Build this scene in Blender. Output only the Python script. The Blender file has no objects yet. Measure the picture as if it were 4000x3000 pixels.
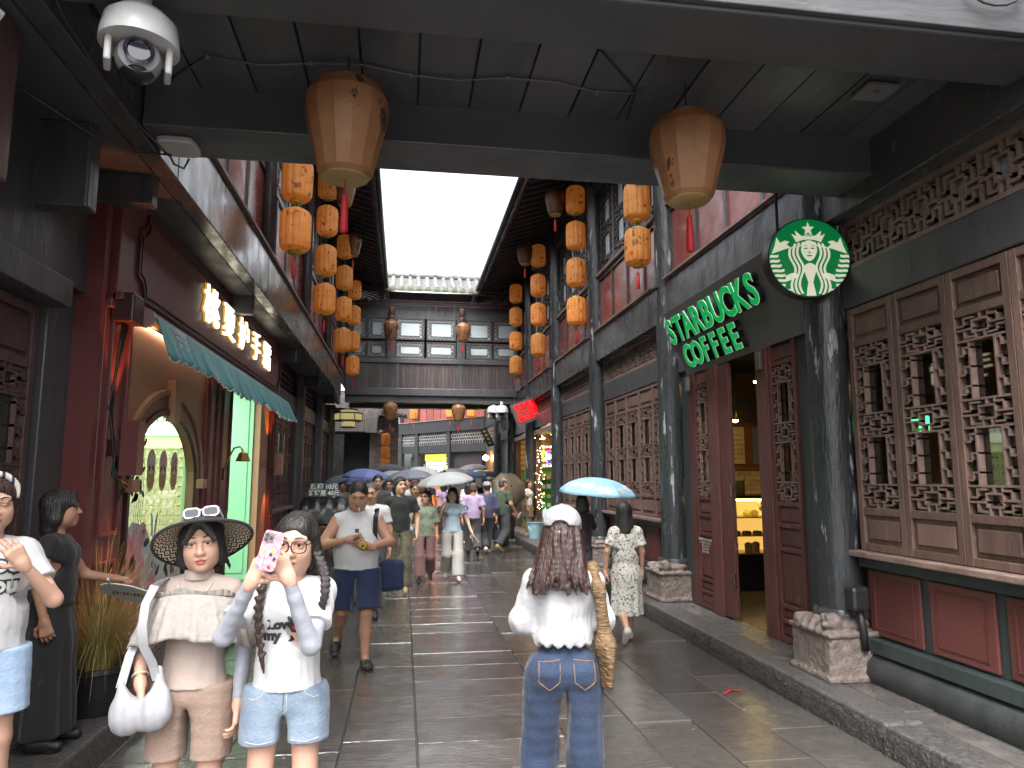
import bpy, bmesh, math, random
import numpy as np
from mathutils import Matrix, Vector
random.seed(7); RNG = np.random.default_rng(5)
SC = bpy.context.scene
COL = SC.collection
R = math.radians
# ---------------------------------------------------------------- camera
cam_d = bpy.data.cameras.new('camera'); cam = bpy.data.objects.new('camera', cam_d); COL.objects.link(cam)
cam_d.sensor_width = 36; cam_d.lens = 25.2; cam_d.clip_start = 0.05; cam_d.clip_end = 2000
PITCH, YAW = R(7.487), R(8.558)
cam.location = (0, 0, 1.7)
cam.rotation_euler = (R(90) + PITCH, 0, -YAW)
SC.camera = cam
# ---------------------------------------------------------------- sky, sun, exposure (white overcast)
SUN_EL, SUN_AZ = R(58), R(200)
w = bpy.data.worlds.new('World'); SC.world = w; w.use_nodes = True
nt = w.node_tree; nt.nodes.clear()
sky = nt.nodes.new('ShaderNodeTexSky'); sky.sky_type = 'NISHITA'; sky.sun_disc = False
sky.sun_elevation = SUN_EL; sky.sun_rotation = SUN_AZ; sky.air_density = 1.2; sky.dust_density = 6.0; sky.ozone_density = 1.0
hs = nt.nodes.new('ShaderNodeHueSaturation'); hs.inputs['Saturation'].default_value = 0.22; hs.inputs['Value'].default_value = 1.0
bg = nt.nodes.new('ShaderNodeBackground'); bg.inputs['Strength'].default_value = 0.13
wo = nt.nodes.new('ShaderNodeOutputWorld')
nt.links.new(sky.outputs[0], hs.inputs['Color']); nt.links.new(hs.outputs[0], bg.inputs[0]); nt.links.new(bg.outputs[0], wo.inputs[0])
sd = bpy.data.lights.new('sun', 'SUN'); sd.energy = 1.0; sd.angle = R(40); sd.color = (1, .97, .93)
sun = bpy.data.objects.new('sun', sd); COL.objects.link(sun)
sun.rotation_euler = (R(90) - SUN_EL, 0, R(180) - SUN_AZ)
vs = SC.view_settings; vs.view_transform = 'Standard'; vs.look = 'None'; vs.exposure = 2.3; vs.gamma = 1.0; vs.use_curve_mapping = False
SC.cycles.max_bounces = 8; SC.cycles.diffuse_bounces = 4; SC.cycles.glossy_bounces = 3; SC.cycles.transmission_bounces = 4; SC.cycles.transparent_max_bounces = 10
SC.cycles.caustics_reflective = False; SC.cycles.caustics_refractive = False; SC.cycles.sample_clamp_indirect = 6
try:
    SC.cycles.use_denoising = True; SC.cycles.denoiser = 'OPENIMAGEDENOISE'
except Exception: pass

# ---------------------------------------------------------------- materials
MATS = {}
def mat(name, col, rough=.5, metal=0., col2=None, vscale=3., stretch=(1, 1, 1), bump=0., bscale=30., coat=0., rvar=0.,
        emis=None, estr=0., spec=.5, patch=None, trans=0., translucent=0., sheen=0., bstretch=None, detail=4., alpha=1., wave=None, orand=False):
    m = bpy.data.materials.new(name); m.use_nodes = True; n = m.node_tree.nodes; l = m.node_tree.links
    b = n['Principled BSDF']; out = n['Material Output']
    tc = n.new('ShaderNodeTexCoord'); mp = n.new('ShaderNodeMapping'); mp.inputs['Scale'].default_value = stretch
    oc = tc.outputs['Object']
    if orand:
        oi = n.new('ShaderNodeObjectInfo'); va = n.new('ShaderNodeVectorMath'); va.operation = 'MULTIPLY_ADD'; va.inputs[1].default_value = (17, 23, 31); l.new(oi.outputs['Random'], va.inputs[0]); l.new(oc, va.inputs[2]); oc = va.outputs[0]
    l.new(oc, mp.inputs[0])
    c2 = col2 if col2 else tuple(c * .72 for c in col)
    nz = n.new('ShaderNodeTexNoise'); nz.inputs['Scale'].default_value = vscale; nz.inputs['Detail'].default_value = detail; nz.inputs['Roughness'].default_value = .6
    l.new(mp.outputs[0], nz.inputs['Vector'])
    rp = n.new('ShaderNodeMapRange'); rp.inputs[1].default_value = .35; rp.inputs[2].default_value = .68; l.new(nz.outputs['Fac'], rp.inputs[0])
    mx = n.new('ShaderNodeMix'); mx.data_type = 'RGBA'; mx.inputs['A'].default_value = (*c2, 1); mx.inputs['B'].default_value = (*col, 1)
    l.new(rp.outputs[0], mx.inputs['Factor']); colout = mx.outputs['Result']
    height = None
    if patch:
        pc, th, ps, pst = patch
        mp2 = n.new('ShaderNodeMapping'); mp2.inputs['Scale'].default_value = pst; l.new(oc, mp2.inputs[0])
        pn = n.new('ShaderNodeTexNoise'); pn.inputs['Scale'].default_value = ps; pn.inputs['Detail'].default_value = 8; pn.inputs['Roughness'].default_value = .65
        l.new(mp2.outputs[0], pn.inputs['Vector'])
        pr = n.new('ShaderNodeMapRange'); pr.inputs[1].default_value = th; pr.inputs[2].default_value = th + .03; l.new(pn.outputs['Fac'], pr.inputs[0])
        m2 = n.new('ShaderNodeMix'); m2.data_type = 'RGBA'; m2.inputs['B'].default_value = (*pc, 1)
        l.new(pr.outputs[0], m2.inputs['Factor']); l.new(colout, m2.inputs['A']); colout = m2.outputs['Result']; height = pr.outputs[0]
    if wave:
        wc, wsc, wdir, wth = wave
        wv = n.new('ShaderNodeTexWave'); wv.inputs['Scale'].default_value = wsc; wv.bands_direction = wdir; wv.inputs['Distortion'].default_value = .5
        l.new(oc, wv.inputs['Vector'])
        wr = n.new('ShaderNodeMapRange'); wr.inputs[1].default_value = wth; wr.inputs[2].default_value = wth + .08; l.new(wv.outputs['Fac'], wr.inputs[0])
        m3 = n.new('ShaderNodeMix'); m3.data_type = 'RGBA'; m3.inputs['B'].default_value = (*wc, 1)
        l.new(wr.outputs[0], m3.inputs['Factor']); l.new(colout, m3.inputs['A']); colout = m3.outputs['Result']
    if orand:
        mr_ = n.new('ShaderNodeMapRange'); mr_.inputs[3].default_value = .74; mr_.inputs[4].default_value = 1.16; l.new(oi.outputs['Random'], mr_.inputs[0]); m4 = n.new('ShaderNodeMix'); m4.data_type = 'RGBA'; m4.blend_type = 'MULTIPLY'; m4.inputs['Factor'].default_value = 1; l.new(colout, m4.inputs['A']); l.new(mr_.outputs[0], m4.inputs['B']); colout = m4.outputs['Result']
    l.new(colout, b.inputs['Base Color'])
    b.inputs['Metallic'].default_value = metal; b.inputs['Specular IOR Level'].default_value = spec
    b.inputs['Coat Weight'].default_value = coat; b.inputs['Coat Roughness'].default_value = .08
    if sheen: b.inputs['Sheen Weight'].default_value = sheen
    if trans: b.inputs['Transmission Weight'].default_value = trans
    if alpha < 1: b.inputs['Alpha'].default_value = alpha
    if rvar:
        rr = n.new('ShaderNodeMapRange'); rr.inputs[1].default_value = .3; rr.inputs[2].default_value = .7
        rr.inputs[3].default_value = max(.02, rough - rvar); rr.inputs[4].default_value = min(1, rough + rvar)
        n2 = n.new('ShaderNodeTexNoise'); n2.inputs['Scale'].default_value = vscale * 2.3; n2.inputs['Detail'].default_value = 5; l.new(mp.outputs[0], n2.inputs['Vector'])
        l.new(n2.outputs['Fac'], rr.inputs[0]); l.new(rr.outputs[0], b.inputs['Roughness'])
    else: b.inputs['Roughness'].default_value = rough
    if bump:
        bn = n.new('ShaderNodeTexNoise'); bn.inputs['Scale'].default_value = bscale; bn.inputs['Detail'].default_value = 5
        if bstretch:
            mp3 = n.new('ShaderNodeMapping'); mp3.inputs['Scale'].default_value = bstretch; l.new(oc, mp3.inputs[0]); l.new(mp3.outputs[0], bn.inputs['Vector'])
        else: l.new(mp.outputs[0], bn.inputs['Vector'])
        bp = n.new('ShaderNodeBump'); bp.inputs['Strength'].default_value = bump; bp.inputs['Distance'].default_value = .02
        hsrc = bn.outputs['Fac']
        if height is not None:
            ad = n.new('ShaderNodeMath'); ad.operation = 'MULTIPLY_ADD'; ad.inputs[1].default_value = -.6; l.new(height, ad.inputs[0]); l.new(bn.outputs['Fac'], ad.inputs[2]); hsrc = ad.outputs[0]
        l.new(hsrc, bp.inputs['Height']); l.new(bp.outputs[0], b.inputs['Normal'])
    if emis:
        b.inputs['Emission Color'].default_value = (*emis, 1); b.inputs['Emission Strength'].default_value = estr
    if translucent:
        t = n.new('ShaderNodeBsdfTranslucent'); ms = n.new('ShaderNodeMixShader'); ms.inputs[0].default_value = translucent
        l.new(colout, t.inputs['Color']); l.new(b.outputs[0], ms.inputs[1]); l.new(t.outputs[0], ms.inputs[2]); l.new(ms.outputs[0], out.inputs[0])
    MATS[name] = m
    return m
def M(n): return MATS[n]

PEEL = (.34, .33, .34)
mat('black_wood', (.048, .052, .06), .36, col2=(.07, .068, .07), vscale=2, stretch=(3, 3, .5), bump=.18, bscale=14, rvar=.14, patch=((.2, .2, .21), .73, 2.2, (2, 2, 1)), bstretch=(4, 4, .5))
mat('black_gloss', orand=True, col=(.045, .049, .058), rough=.24, col2=(.075, .073, .072), vscale=1.6, stretch=(2, 1, .6), bump=.22, bscale=6, rvar=.1, patch=((.17, .17, .18), .69, 1.6, (4, 4, .5)))
mat('soffit', (.058, .062, .073), .46, col2=(.082, .083, .088), vscale=1.5, bump=.12, bscale=20, rvar=.15)
mat('ceiling_plank', orand=True, col=(.072, .077, .088), rough=.42, col2=(.105, .106, .11), vscale=1.2, stretch=(3, .6, 1), bump=.15, bscale=20, rvar=.15)
mat('pillar_paint', (.036, .04, .042), .32, col2=(.026, .029, .034), vscale=3, stretch=(2, 2, .4), bump=.5, bscale=9, rvar=.12, patch=((.3, .31, .34), .6, 3.2, (3, 3, .5)), bstretch=(4, 4, .7))
mat('green_board', (.042, .056, .056), .4, col2=(.032, .04, .043), vscale=2, stretch=(3, 3, .5), bump=.15, bscale=10, rvar=.1, patch=((.25, .25, .25), .76, 5, (1, 1, 1)))
mat('red_panel', orand=True, col=(.25, .07, .062), rough=.28, col2=(.21, .058, .052), vscale=1.8, bump=.10, bscale=5, rvar=.1, patch=((.5, .42, .4), .765, 7, (1, 1, 1)))
mat('red_lower', orand=True, col=(.135, .042, .038), rough=.38, col2=(.118, .037, .034), vscale=2.5, bump=.1, bscale=26, rvar=.08, patch=((.5, .4, .38), .775, 9, (1, 1, 1)))
mat('window_wood', orand=True, col=(.17, .105, .084), rough=.46, col2=(.11, .068, .057), vscale=3, stretch=(4, 4, .8), bump=.35, bscale=24, rvar=.12, patch=((.27, .19, .15), .66, 6, (3, 3, .7)), bstretch=(5, 5, 1))
mat('dark_window_wood', orand=True, col=(.1, .054, .048), rough=.45, col2=(.065, .036, .034), vscale=3, stretch=(4, 4, .8), bump=.3, bscale=24, rvar=.12)
mat('lattice_wood', (.22, .15, .128), .45, col2=(.14, .095, .08), vscale=6, bump=.2, bscale=30)
mat('upper_lattice', orand=True, col=(.07, .062, .063), rough=.4, col2=(.045, .04, .042), vscale=5, bump=.2, bscale=30)
mat('door_red', orand=True, col=(.135, .045, .038), rough=.42, col2=(.09, .032, .028), vscale=3, stretch=(5, 5, .6), bump=.4, bscale=20, rvar=.12, patch=((.3, .22, .19), .665, 6, (5, 5, .9)), bstretch=(6, 6, .8))
mat('sill_wood', (.24, .17, .14), .6, col2=(.15, .1, .085), vscale=5, bump=.4, bscale=30)
mat('granite', orand=True, col=(.115, .108, .104), rough=.5, col2=(.05, .047, .046), vscale=26, detail=8, bump=.5, bscale=42, rvar=.15, patch=((.2, .19, .18), .66, 3, (1, 1, 1)))
mat('kerb_face', (.085, .078, .07), .68, col2=(.032, .03, .028), vscale=38, detail=8, bump=1.0, bscale=46)
mat('platform_stone', orand=True, col=(.15, .138, .13), rough=.36, col2=(.085, .08, .078), vscale=5, bump=.3, bscale=30, rvar=.16)
mat('carved_stone', (.23, .185, .165), .75, col2=(.14, .112, .1), vscale=9, bump=.7, bscale=40)
mat('grey_skirt', (.045, .048, .048), .5, col2=(.025, .028, .03), vscale=4, bump=.35, bscale=16, rvar=.15, patch=((.25, .24, .23), .71, 5, (1, 1, 1)))
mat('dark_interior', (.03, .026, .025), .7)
mat('dark_metal', (.03, .03, .032), .4, metal=.3)
mat('cable', (.05, .05, .055), .5)
mat('pale_cable', (.13, .13, .13), .5)
mat('steel', (.5, .5, .5), .3, metal=1.)
mat('white_plastic', (.62, .63, .63), .35, col2=(.5, .5, .5), vscale=2)
mat('grey_plastic', (.2, .2, .21), .4)
mat('black_plastic', (.02, .02, .022), .3)
mat('lens_glass', (.03, .03, .05), .05, coat=1.)
mat('brass', (.6, .42, .14), .35, metal=.8)
# stone paving: wet, glossy where water stands
def wet_stone(name, col, col2, seed):
    m = bpy.data.materials.new(name); m.use_nodes = True; n = m.node_tree.nodes; l = m.node_tree.links; b = n['Principled BSDF']
    tc = n.new('ShaderNodeTexCoord'); geo = n.new('ShaderNodeNewGeometry')
    nz = n.new('ShaderNodeTexNoise'); nz.inputs['Scale'].default_value = 9; nz.inputs['Detail'].default_value = 8; l.new(geo.outputs['Position'], nz.inputs['Vector'])
    mx = n.new('ShaderNodeMix'); mx.data_type = 'RGBA'; mx.inputs['A'].default_value = (*col, 1); mx.inputs['B'].default_value = (*col2, 1); l.new(nz.outputs['Fac'], mx.inputs['Factor'])
    oi = n.new('ShaderNodeObjectInfo'); mr0 = n.new('ShaderNodeMapRange'); mr0.inputs[3].default_value = .75; mr0.inputs[4].default_value = 1.25; l.new(oi.outputs['Random'], mr0.inputs[0])
    mu = n.new('ShaderNodeMix'); mu.data_type = 'RGBA'; mu.blend_type = 'MULTIPLY'; mu.inputs['Factor'].default_value = 1; l.new(mx.outputs['Result'], mu.inputs['A']); l.new(mr0.outputs[0], mu.inputs['B'])
    l.new(mu.outputs['Result'], b.inputs['Base Color'])
    pn = n.new('ShaderNodeTexNoise'); pn.inputs['Scale'].default_value = 1.1; pn.inputs['Detail'].default_value = 4; l.new(geo.outputs['Position'], pn.inputs['Vector'])
    pr = n.new('ShaderNodeMapRange'); pr.inputs[1].default_value = .36; pr.inputs[2].default_value = .54; pr.inputs[3].default_value = .15; pr.inputs[4].default_value = .03; l.new(pn.outputs['Fac'], pr.inputs[0])
    l.new(pr.outputs[0], b.inputs['Roughness']); b.inputs['Specular IOR Level'].default_value = .5; b.inputs['Coat Weight'].default_value = 1.; b.inputs['Coat Roughness'].default_value = .04
    mp = n.new('ShaderNodeMapping'); mp.inputs['Scale'].default_value = (7, 34, 7); l.new(geo.outputs['Position'], mp.inputs[0])
    b1 = n.new('ShaderNodeTexNoise'); b1.inputs['Scale'].default_value = 1; b1.inputs['Detail'].default_value = 6; b1.inputs['Roughness'].default_value = .62; l.new(mp.outputs[0], b1.inputs['Vector'])
    b2 = n.new('ShaderNodeTexNoise'); b2.inputs['Scale'].default_value = 2.6; b2.inputs['Detail'].default_value = 2; l.new(geo.outputs['Position'], b2.inputs['Vector'])
    ad = n.new('ShaderNodeMath'); ad.operation = 'MULTIPLY_ADD'; ad.inputs[1].default_value = 4.; l.new(b2.outputs['Fac'], ad.inputs[0]); l.new(b1.outputs['Fac'], ad.inputs[2])
    bp = n.new('ShaderNodeBump'); bp.inputs['Strength'].default_value = .4; bp.inputs['Distance'].default_value = .013; l.new(ad.outputs[0], bp.inputs['Height'])
    l.new(bp.outputs[0], b.inputs['Normal']); l.new(bp.outputs[0], b.inputs['Coat Normal'])
    MATS[name] = m
wet_stone('wet_slab', (.125, .115, .107), (.055, .052, .05), 0)
wet_stone('wet_joint', (.2, .198, .195), (.1, .098, .096), 0)
# thin window glass: mirror layer over clear
def glass(name, tint, refl, rough=.02):
    m = bpy.data.materials.new(name); m.use_nodes = True; n = m.node_tree.nodes; l = m.node_tree.links; n.remove(n['Principled BSDF']); out = n['Material Output']
    t = n.new('ShaderNodeBsdfTransparent'); t.inputs[0].default_value = (*tint, 1); g = n.new('ShaderNodeBsdfGlossy'); g.inputs['Roughness'].default_value = rough
    fr = n.new('ShaderNodeFresnel'); fr.inputs['IOR'].default_value = 1.5; mr = n.new('ShaderNodeMapRange'); mr.inputs[3].default_value = refl; mr.inputs[4].default_value = 1
    ge = n.new('ShaderNodeNewGeometry'); iv = n.new('ShaderNodeMath'); iv.operation = 'SUBTRACT'; iv.inputs[0].default_value = 1; l.new(ge.outputs['Backfacing'], iv.inputs[1]); mu = n.new('ShaderNodeMath'); mu.operation = 'MULTIPLY'
    l.new(fr.outputs[0], mr.inputs[0]); ms = n.new('ShaderNodeMixShader'); l.new(mr.outputs[0], mu.inputs[0]); l.new(iv.outputs[0], mu.inputs[1]); l.new(mu.outputs[0], ms.inputs[0]); l.new(t.outputs[0], ms.inputs[1]); l.new(g.outputs[0], ms.inputs[2]); l.new(ms.outputs[0], out.inputs[0])
    MATS[name] = m
glass('pane_glass', (.75, .78, .76), .07)
glass('clear_glass', (.95, .97, .95), .03)
mat('paper_pane', (.55, .6, .62), .3, col2=(.5, .55, .57), vscale=1)
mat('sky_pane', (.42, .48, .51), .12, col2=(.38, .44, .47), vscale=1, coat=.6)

# ---------------------------------------------------------------- mesh helpers
def link(o, parent=None, world=True):
    COL.objects.link(o)
    if parent is not None:
        o.parent = parent
        if world and parent.parent is None: o.matrix_parent_inverse = Matrix.LocRotScale(parent.location, parent.rotation_euler, parent.scale).inverted()
    return o
class MB:
    def __init__(s): s.v = []; s.f = []; s.mi = []
    def add(s, vs, fs, mi=0):
        o = len(s.v); s.v += [tuple(map(float, q)) for q in vs]; s.f += [tuple(o + i for i in q) for q in fs]; s.mi += [mi] * len(fs); return s
    def box(s, x0, x1, y0, y1, z0, z1, mi=0):
        return s.add([(x0, y0, z0), (x1, y0, z0), (x1, y1, z0), (x0, y1, z0), (x0, y0, z1), (x1, y0, z1), (x1, y1, z1), (x0, y1, z1)],
                     [(0, 3, 2, 1), (4, 5, 6, 7), (0, 1, 5, 4), (1, 2, 6, 5), (2, 3, 7, 6), (3, 0, 4, 7)], mi)
    def fbox(s, F, u0, u1, v0, v1, w0, w1, mi=0):
        P = [F(a, b, c) for a, b, c in [(u0, v0, w0), (u1, v0, w0), (u1, v1, w0), (u0, v1, w0), (u0, v0, w1), (u1, v0, w1), (u1, v1, w1), (u0, v1, w1)]]
        return s.add(P, [(0, 3, 2, 1), (4, 5, 6, 7), (0, 1, 5, 4), (1, 2, 6, 5), (2, 3, 7, 6), (3, 0, 4, 7)], mi)
    def tube(s, pts, r, n=8, cap=True, mi=0):
        pts = [Vector(p) for p in pts]; rs = r if isinstance(r, (list, tuple)) else [r] * len(pts); vs = []; fs = []; prev = None
        for i, p in enumerate(pts):
            d = (pts[min(i + 1, len(pts) - 1)] - pts[max(i - 1, 0)]).normalized()
            a = prev if prev is not None else (Vector((0, 0, 1)) if abs(d.z) < .9 else Vector((1, 0, 0)))
            a = (a - d * a.dot(d)).normalized(); prev = a; b = d.cross(a)
            for k in range(n): t = 2 * math.pi * k / n; vs.append(p + (a * math.cos(t) + b * math.sin(t)) * rs[i])
        for i in range(len(pts) - 1):
            for k in range(n): k2 = (k + 1) % n; fs.append((i * n + k, i * n + k2, (i + 1) * n + k2, (i + 1) * n + k))
        if cap: fs.append(tuple(range(n))[::-1]); fs.append(tuple((len(pts) - 1) * n + k for k in range(n)))
        return s.add(vs, fs, mi)
    def lathe(s, prof, n=24, c=(0, 0, 0), cap=True, ripple=None, mi=0, axis='z'):
        vs = []; fs = []
        for (r, z) in prof:
            for k in range(n):
                t = 2 * math.pi * k / n; q = r * (ripple(t, z) if ripple else 1)
                p = (q * math.cos(t), q * math.sin(t), z)
                if axis == 'y': p = (p[0], -p[2], p[1])
                if axis == 'x': p = (p[2], p[0], p[1])
                vs.append((c[0] + p[0], c[1] + p[1], c[2] + p[2]))
        for i in range(len(prof) - 1):
            for k in range(n): k2 = (k + 1) % n; fs.append((i * n + k, i * n + k2, (i + 1) * n + k2, (i + 1) * n + k))
        if cap: fs.append(tuple(range(n))[::-1]); fs.append(tuple((len(prof) - 1) * n + k for k in range(n)))
        return s.add(vs, fs, mi)
    def prism(s, poly, F, w0, w1, mi=0):
        n = len(poly)
        vs = [F(u, v, w0) for u, v in poly] + [F(u, v, w1) for u, v in poly]
        fs = [tuple(range(n))[::-1], tuple(range(n, 2 * n))] + [(i, (i + 1) % n, n + (i + 1) % n, n + i) for i in range(n)]
        return s.add(vs, fs, mi)
    def mesh(s, name, mats):
        me = bpy.data.meshes.new(name); me.from_pydata(s.v, [], s.f); me.update()
        for m in (mats if isinstance(mats, (list, tuple)) else [mats]): me.materials.append(M(m) if isinstance(m, str) else m)
        if len(me.materials) > 1: me.polygons.foreach_set('material_index', s.mi)
        bm = bmesh.new(); bm.from_mesh(me); bmesh.ops.recalc_face_normals(bm, faces=bm.faces); bm.to_mesh(me); bm.free()
        return me
    def build(s, name, mats, parent=None, world=True, smooth=False, bevel=0):
        me = s.mesh(name, mats); o = bpy.data.objects.new(name, me)
        if smooth is True: me.polygons.foreach_set('use_smooth', [True] * len(me.polygons))
        elif smooth: 
            me.polygons.foreach_set('use_smooth', [True] * len(me.polygons)); me.set_sharp_from_angle(angle=R(smooth))
        if bevel:
            b = o.modifiers.new('bevel', 'BEVEL'); b.width = bevel; b.segments = 2; b.limit_method = 'ANGLE'
        return link(o, parent, world)
def box(name, m, parent, *a, bevel=0): return MB().box(*a).build(name, m, parent, bevel=bevel)
def tag(o, label=None, cat=None, group=None, kind=None):
    if label: o['label'] = label
    if cat: o['category'] = cat
    if group: o['group'] = group
    if kind: o['kind'] = kind
    return o
def thing(name, label=None, cat=None, loc=(0, 0, 0), rz=0., group=None, kind=None):
    o = bpy.data.objects.new(name, None); COL.objects.link(o); o.location = loc; o.rotation_euler = (0, 0, rz); o.empty_display_size = .1
    return tag(o, label, cat, group, kind)
def copy_tree(o, parent=None):
    c = o.copy(); COL.objects.link(c); c.parent = parent
    for ch in o.children: copy_tree(ch, c)
    return c
def FR(xp): return lambda u, v, w: (xp - w, u, v)      # right-hand facade, w towards the street
def FL(xp): return lambda u, v, w: (xp + w, u, v)      # left-hand facade
def FF(yp): return lambda u, v, w: (u, yp - w, v)      # facing the camera
def text(name, body, m, parent, size, mtx, depth=.0, bold=0., align='CENTER', sx=1., spacing=1., world=True):
    cu = bpy.data.curves.new(name, 'FONT'); cu.body = body; cu.size = size; cu.extrude = depth; cu.offset = bold; cu.align_x = align; cu.align_y = 'CENTER'; cu.space_character = spacing; cu.resolution_u = 3
    o = bpy.data.objects.new(name, cu); me = bpy.data.meshes.new_from_object(o); bpy.data.objects.remove(o)
    me.materials.clear(); me.materials.append(M(m)); me.transform(mtx @ Matrix.Diagonal((sx, 1, 1, 1)))
    o = bpy.data.objects.new(name, me); return link(o, parent, world)
def basis(o, ux, uy):          # text plane: x axis ux, y axis uy, origin o
    ux = Vector(ux).normalized(); uy = Vector(uy).normalized(); n = ux.cross(uy)
    return Matrix(((ux.x, uy.x, n.x, o[0]), (ux.y, uy.y, n.y, o[1]), (ux.z, uy.z, n.z, o[2]), (0, 0, 0, 1)))
# ================================================================ SETTING
# ---- street paving: every slab its own stone over a bedding sheet
ground = MB().box(-60, 60, -12, 120, -.3, -.035).build('street_ground', 'wet_joint'); tag(ground, kind='structure')
pave = thing('street_pavement', kind='structure')
def slab_mesh(w, l):
    b = .006; j = .004
    m = MB(); x0, x1, y0, y1 = j, w - j, j, l - j
    m.add([(x0, y0, -.04), (x1, y0, -.04), (x1, y1, -.04), (x0, y1, -.04), (x0, y0, -b), (x1, y0, -b), (x1, y1, -b), (x0, y1, -b),
           (x0 + b, y0 + b, 0), (x1 - b, y0 + b, 0), (x1 - b, y1 - b, 0), (x0 + b, y1 - b, 0)],
          [(0, 1, 5, 4), (1, 2, 6, 5), (2, 3, 7, 6), (3, 0, 4, 7), (4, 5, 9, 8), (5, 6, 10, 9), (6, 7, 11, 10), (7, 4, 8, 11), (8, 9, 10, 11)])
    return m
LANES = [(-3.2, -1.74, 1.3, .2), (-1.74, -1.05, 1.25, .6), (-1.05, -.36, 1.35, .1), (-.36, .12, .94, .43), (.12, 1.10, .48, .2), (1.10, 1.62, .96, .55), (1.62, 2.06, 1.36, .3), (2.06, 2.52, 1.36, .9), (2.52, 3.0, 1.33, .2)]
far = MB(); nst = 0
for x0, x1, l, off in LANES:
    me = slab_mesh(x1 - x0, l).mesh('paving_stone', 'wet_slab'); y = -2 + off
    while y < 46:
        if y < 17 and not (x0 < -3) and nst < 290 and y > 1.0:
            o = bpy.data.objects.new('paving_stone', me); COL.objects.link(o); o.parent = pave; nst += 1
            o.location = (x0, y, random.uniform(-.0035, .0035)); o.rotation_euler = (random.uniform(-.0035, .0035), random.uniform(-.004, .004), 0)
        else:
            q = slab_mesh(x1 - x0, l); dz = random.uniform(-.003, .003); far.add([(a + x0, b + y, c + dz) for a, b, c in q.v], q.f)
        y += l
tag(far.build('far_paving', 'wet_slab', pave), kind='stuff')
# ---- kerbs
def kerb(name, xa, xb, z, lens, face, y0):
    k = thing(name, kind='structure'); y = y0; i = 0
    while y < 26:
        l = lens[i % len(lens)]; i += 1; d = random.uniform(-.008, .008)
        m = MB().box(min(xa, xb) + (d if face < 0 else 0), max(xa, xb) + (d if face > 0 else 0), y + .006, y + l - .006, -.03, z + random.uniform(-.006, .004))
        o = m.build('kerb_stone', 'granite', k, bevel=.018); y += l
    return k
kr = kerb('right_kerb', 3.0, 3.28, .18, [1.9, 2.3, 1.6, 2.6], -1, -1.5)
for c in list(kr.children):     # rough chiselled street face
    x0 = min(v.co.x for v in c.data.vertices); ys = [v.co.y for v in c.data.vertices]; ya, yb = min(ys) + .01, max(ys) - .01; n = int((yb - ya) / .03); m = MB(); vs = []; fs = []
    for i in range(n + 1):
        for j in range(6): vs.append((x0 - .004 - .016 * random.random() * (0 < j < 5), ya + (yb - ya) * i / n, -.02 + .172 * j / 5))
    for i in range(n):
        for j in range(5): a = i * 6 + j; fs.append((a, a + 1, a + 7, a + 6))
    m.add(vs, fs).build('chiselled_face', 'kerb_face', c, smooth=True)
kl = kerb('left_kerb', -1.76, -2.12, .2, [1.7, 2.4, 2.0], 1, -.8)
plat = thing('right_platform', kind='structure')
y = -1.0; i = 0
while y < 30:
    l = [1.15, .95, 1.3][i % 3]; i += 1
    MB().box(3.285, 3.64, y + .004, y + l - .004, -.03, .18 + random.uniform(-.006, .003)).build('platform_slab', 'platform_stone', plat, bevel=.008); y += l
platl = thing('left_platform', kind='structure')
y = -1.0
while y < 26:
    MB().box(-3.4, -2.125, y + .004, y + 1.2 - .004, -.03, .2 + random.uniform(-.006, .003)).build('platform_slab', 'granite', platl, bevel=.008); y += 1.2

# ---- lattice patterns (unit square segments)
def motif(u0, u1, v0, v1, S):
    U = lambda a: u0 + (u1 - u0) * a; V = lambda a: v0 + (v1 - v0) * a
    def h(a, b, v): S.append((U(a), V(v), U(b), V(v)))
    def w(u, a, b): S.append((U(u), V(a), U(u), V(b)))
    h(.34, .66, .28); h(.34, .66, .74); w(.34, .28, .74); w(.66, .28, .74); w(.5, .74, 1); w(.42, 0, .28); w(.6, 0, .28)
    h(0, .34, .52); h(.66, 1, .44); w(.17, .52, .85); h(.17, .34, .85); w(.34, .85, 1.); w(.83, .12, .44); h(.66, .83, .12); w(.83, .6, .88); h(.83, 1, .6); h(.66, .83, .88); w(.17, .15, .36); h(0, .17, .36); h(.17, .34, .15)
def ladder(u0, u1, v0, v1, S):
    U = lambda a: u0 + (u1 - u0) * a; V = lambda a: v0 + (v1 - v0) * a
    for m_ in (0, 1):
        f = (lambda a: U(a)) if m_ == 0 else (lambda a: U(1 - a)); off = .0 if m_ == 0 else .07
        S.append((f(.24), V(0), f(.24), V(1)))
        for a in (.17, .5, .83):
            S.append((f(0), V(a - off), f(.12), V(a - off))); S.append((f(.12), V(a + .13 - off), f(.24), V(a + .13 - off))); S.append((f(.12), V(a - off), f(.12), V(a + .13 - off)))
def sash_pattern(u0, u1, v0, v1):
    S = []; H = v1 - v0; fr = [.14, .29, .14, .30, .13]; v = v0
    for i, f in enumerate(fr):
        a, b = v, v + H * f
        (motif if i % 2 == 0 else ladder)(u0, u1, a, b, S)
        if i: S.append((u0, a, u1, a))
        v = b
    return S
def row_pattern(u0, u1, v0, v1, cell):
    n = max(1, round((u1 - u0) / cell)); S = []
    for i in range(n):
        a = u0 + (u1 - u0) * i / n; b = u0 + (u1 - u0) * (i + 1) / n; motif(a, b, v0 + .0, v1, S)
        if i: S.append((a, v0, a, v0 + .3 * (v1 - v0))); S.append((a, v0 + .62 * (v1 - v0), a, v1))
    return S
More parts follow.
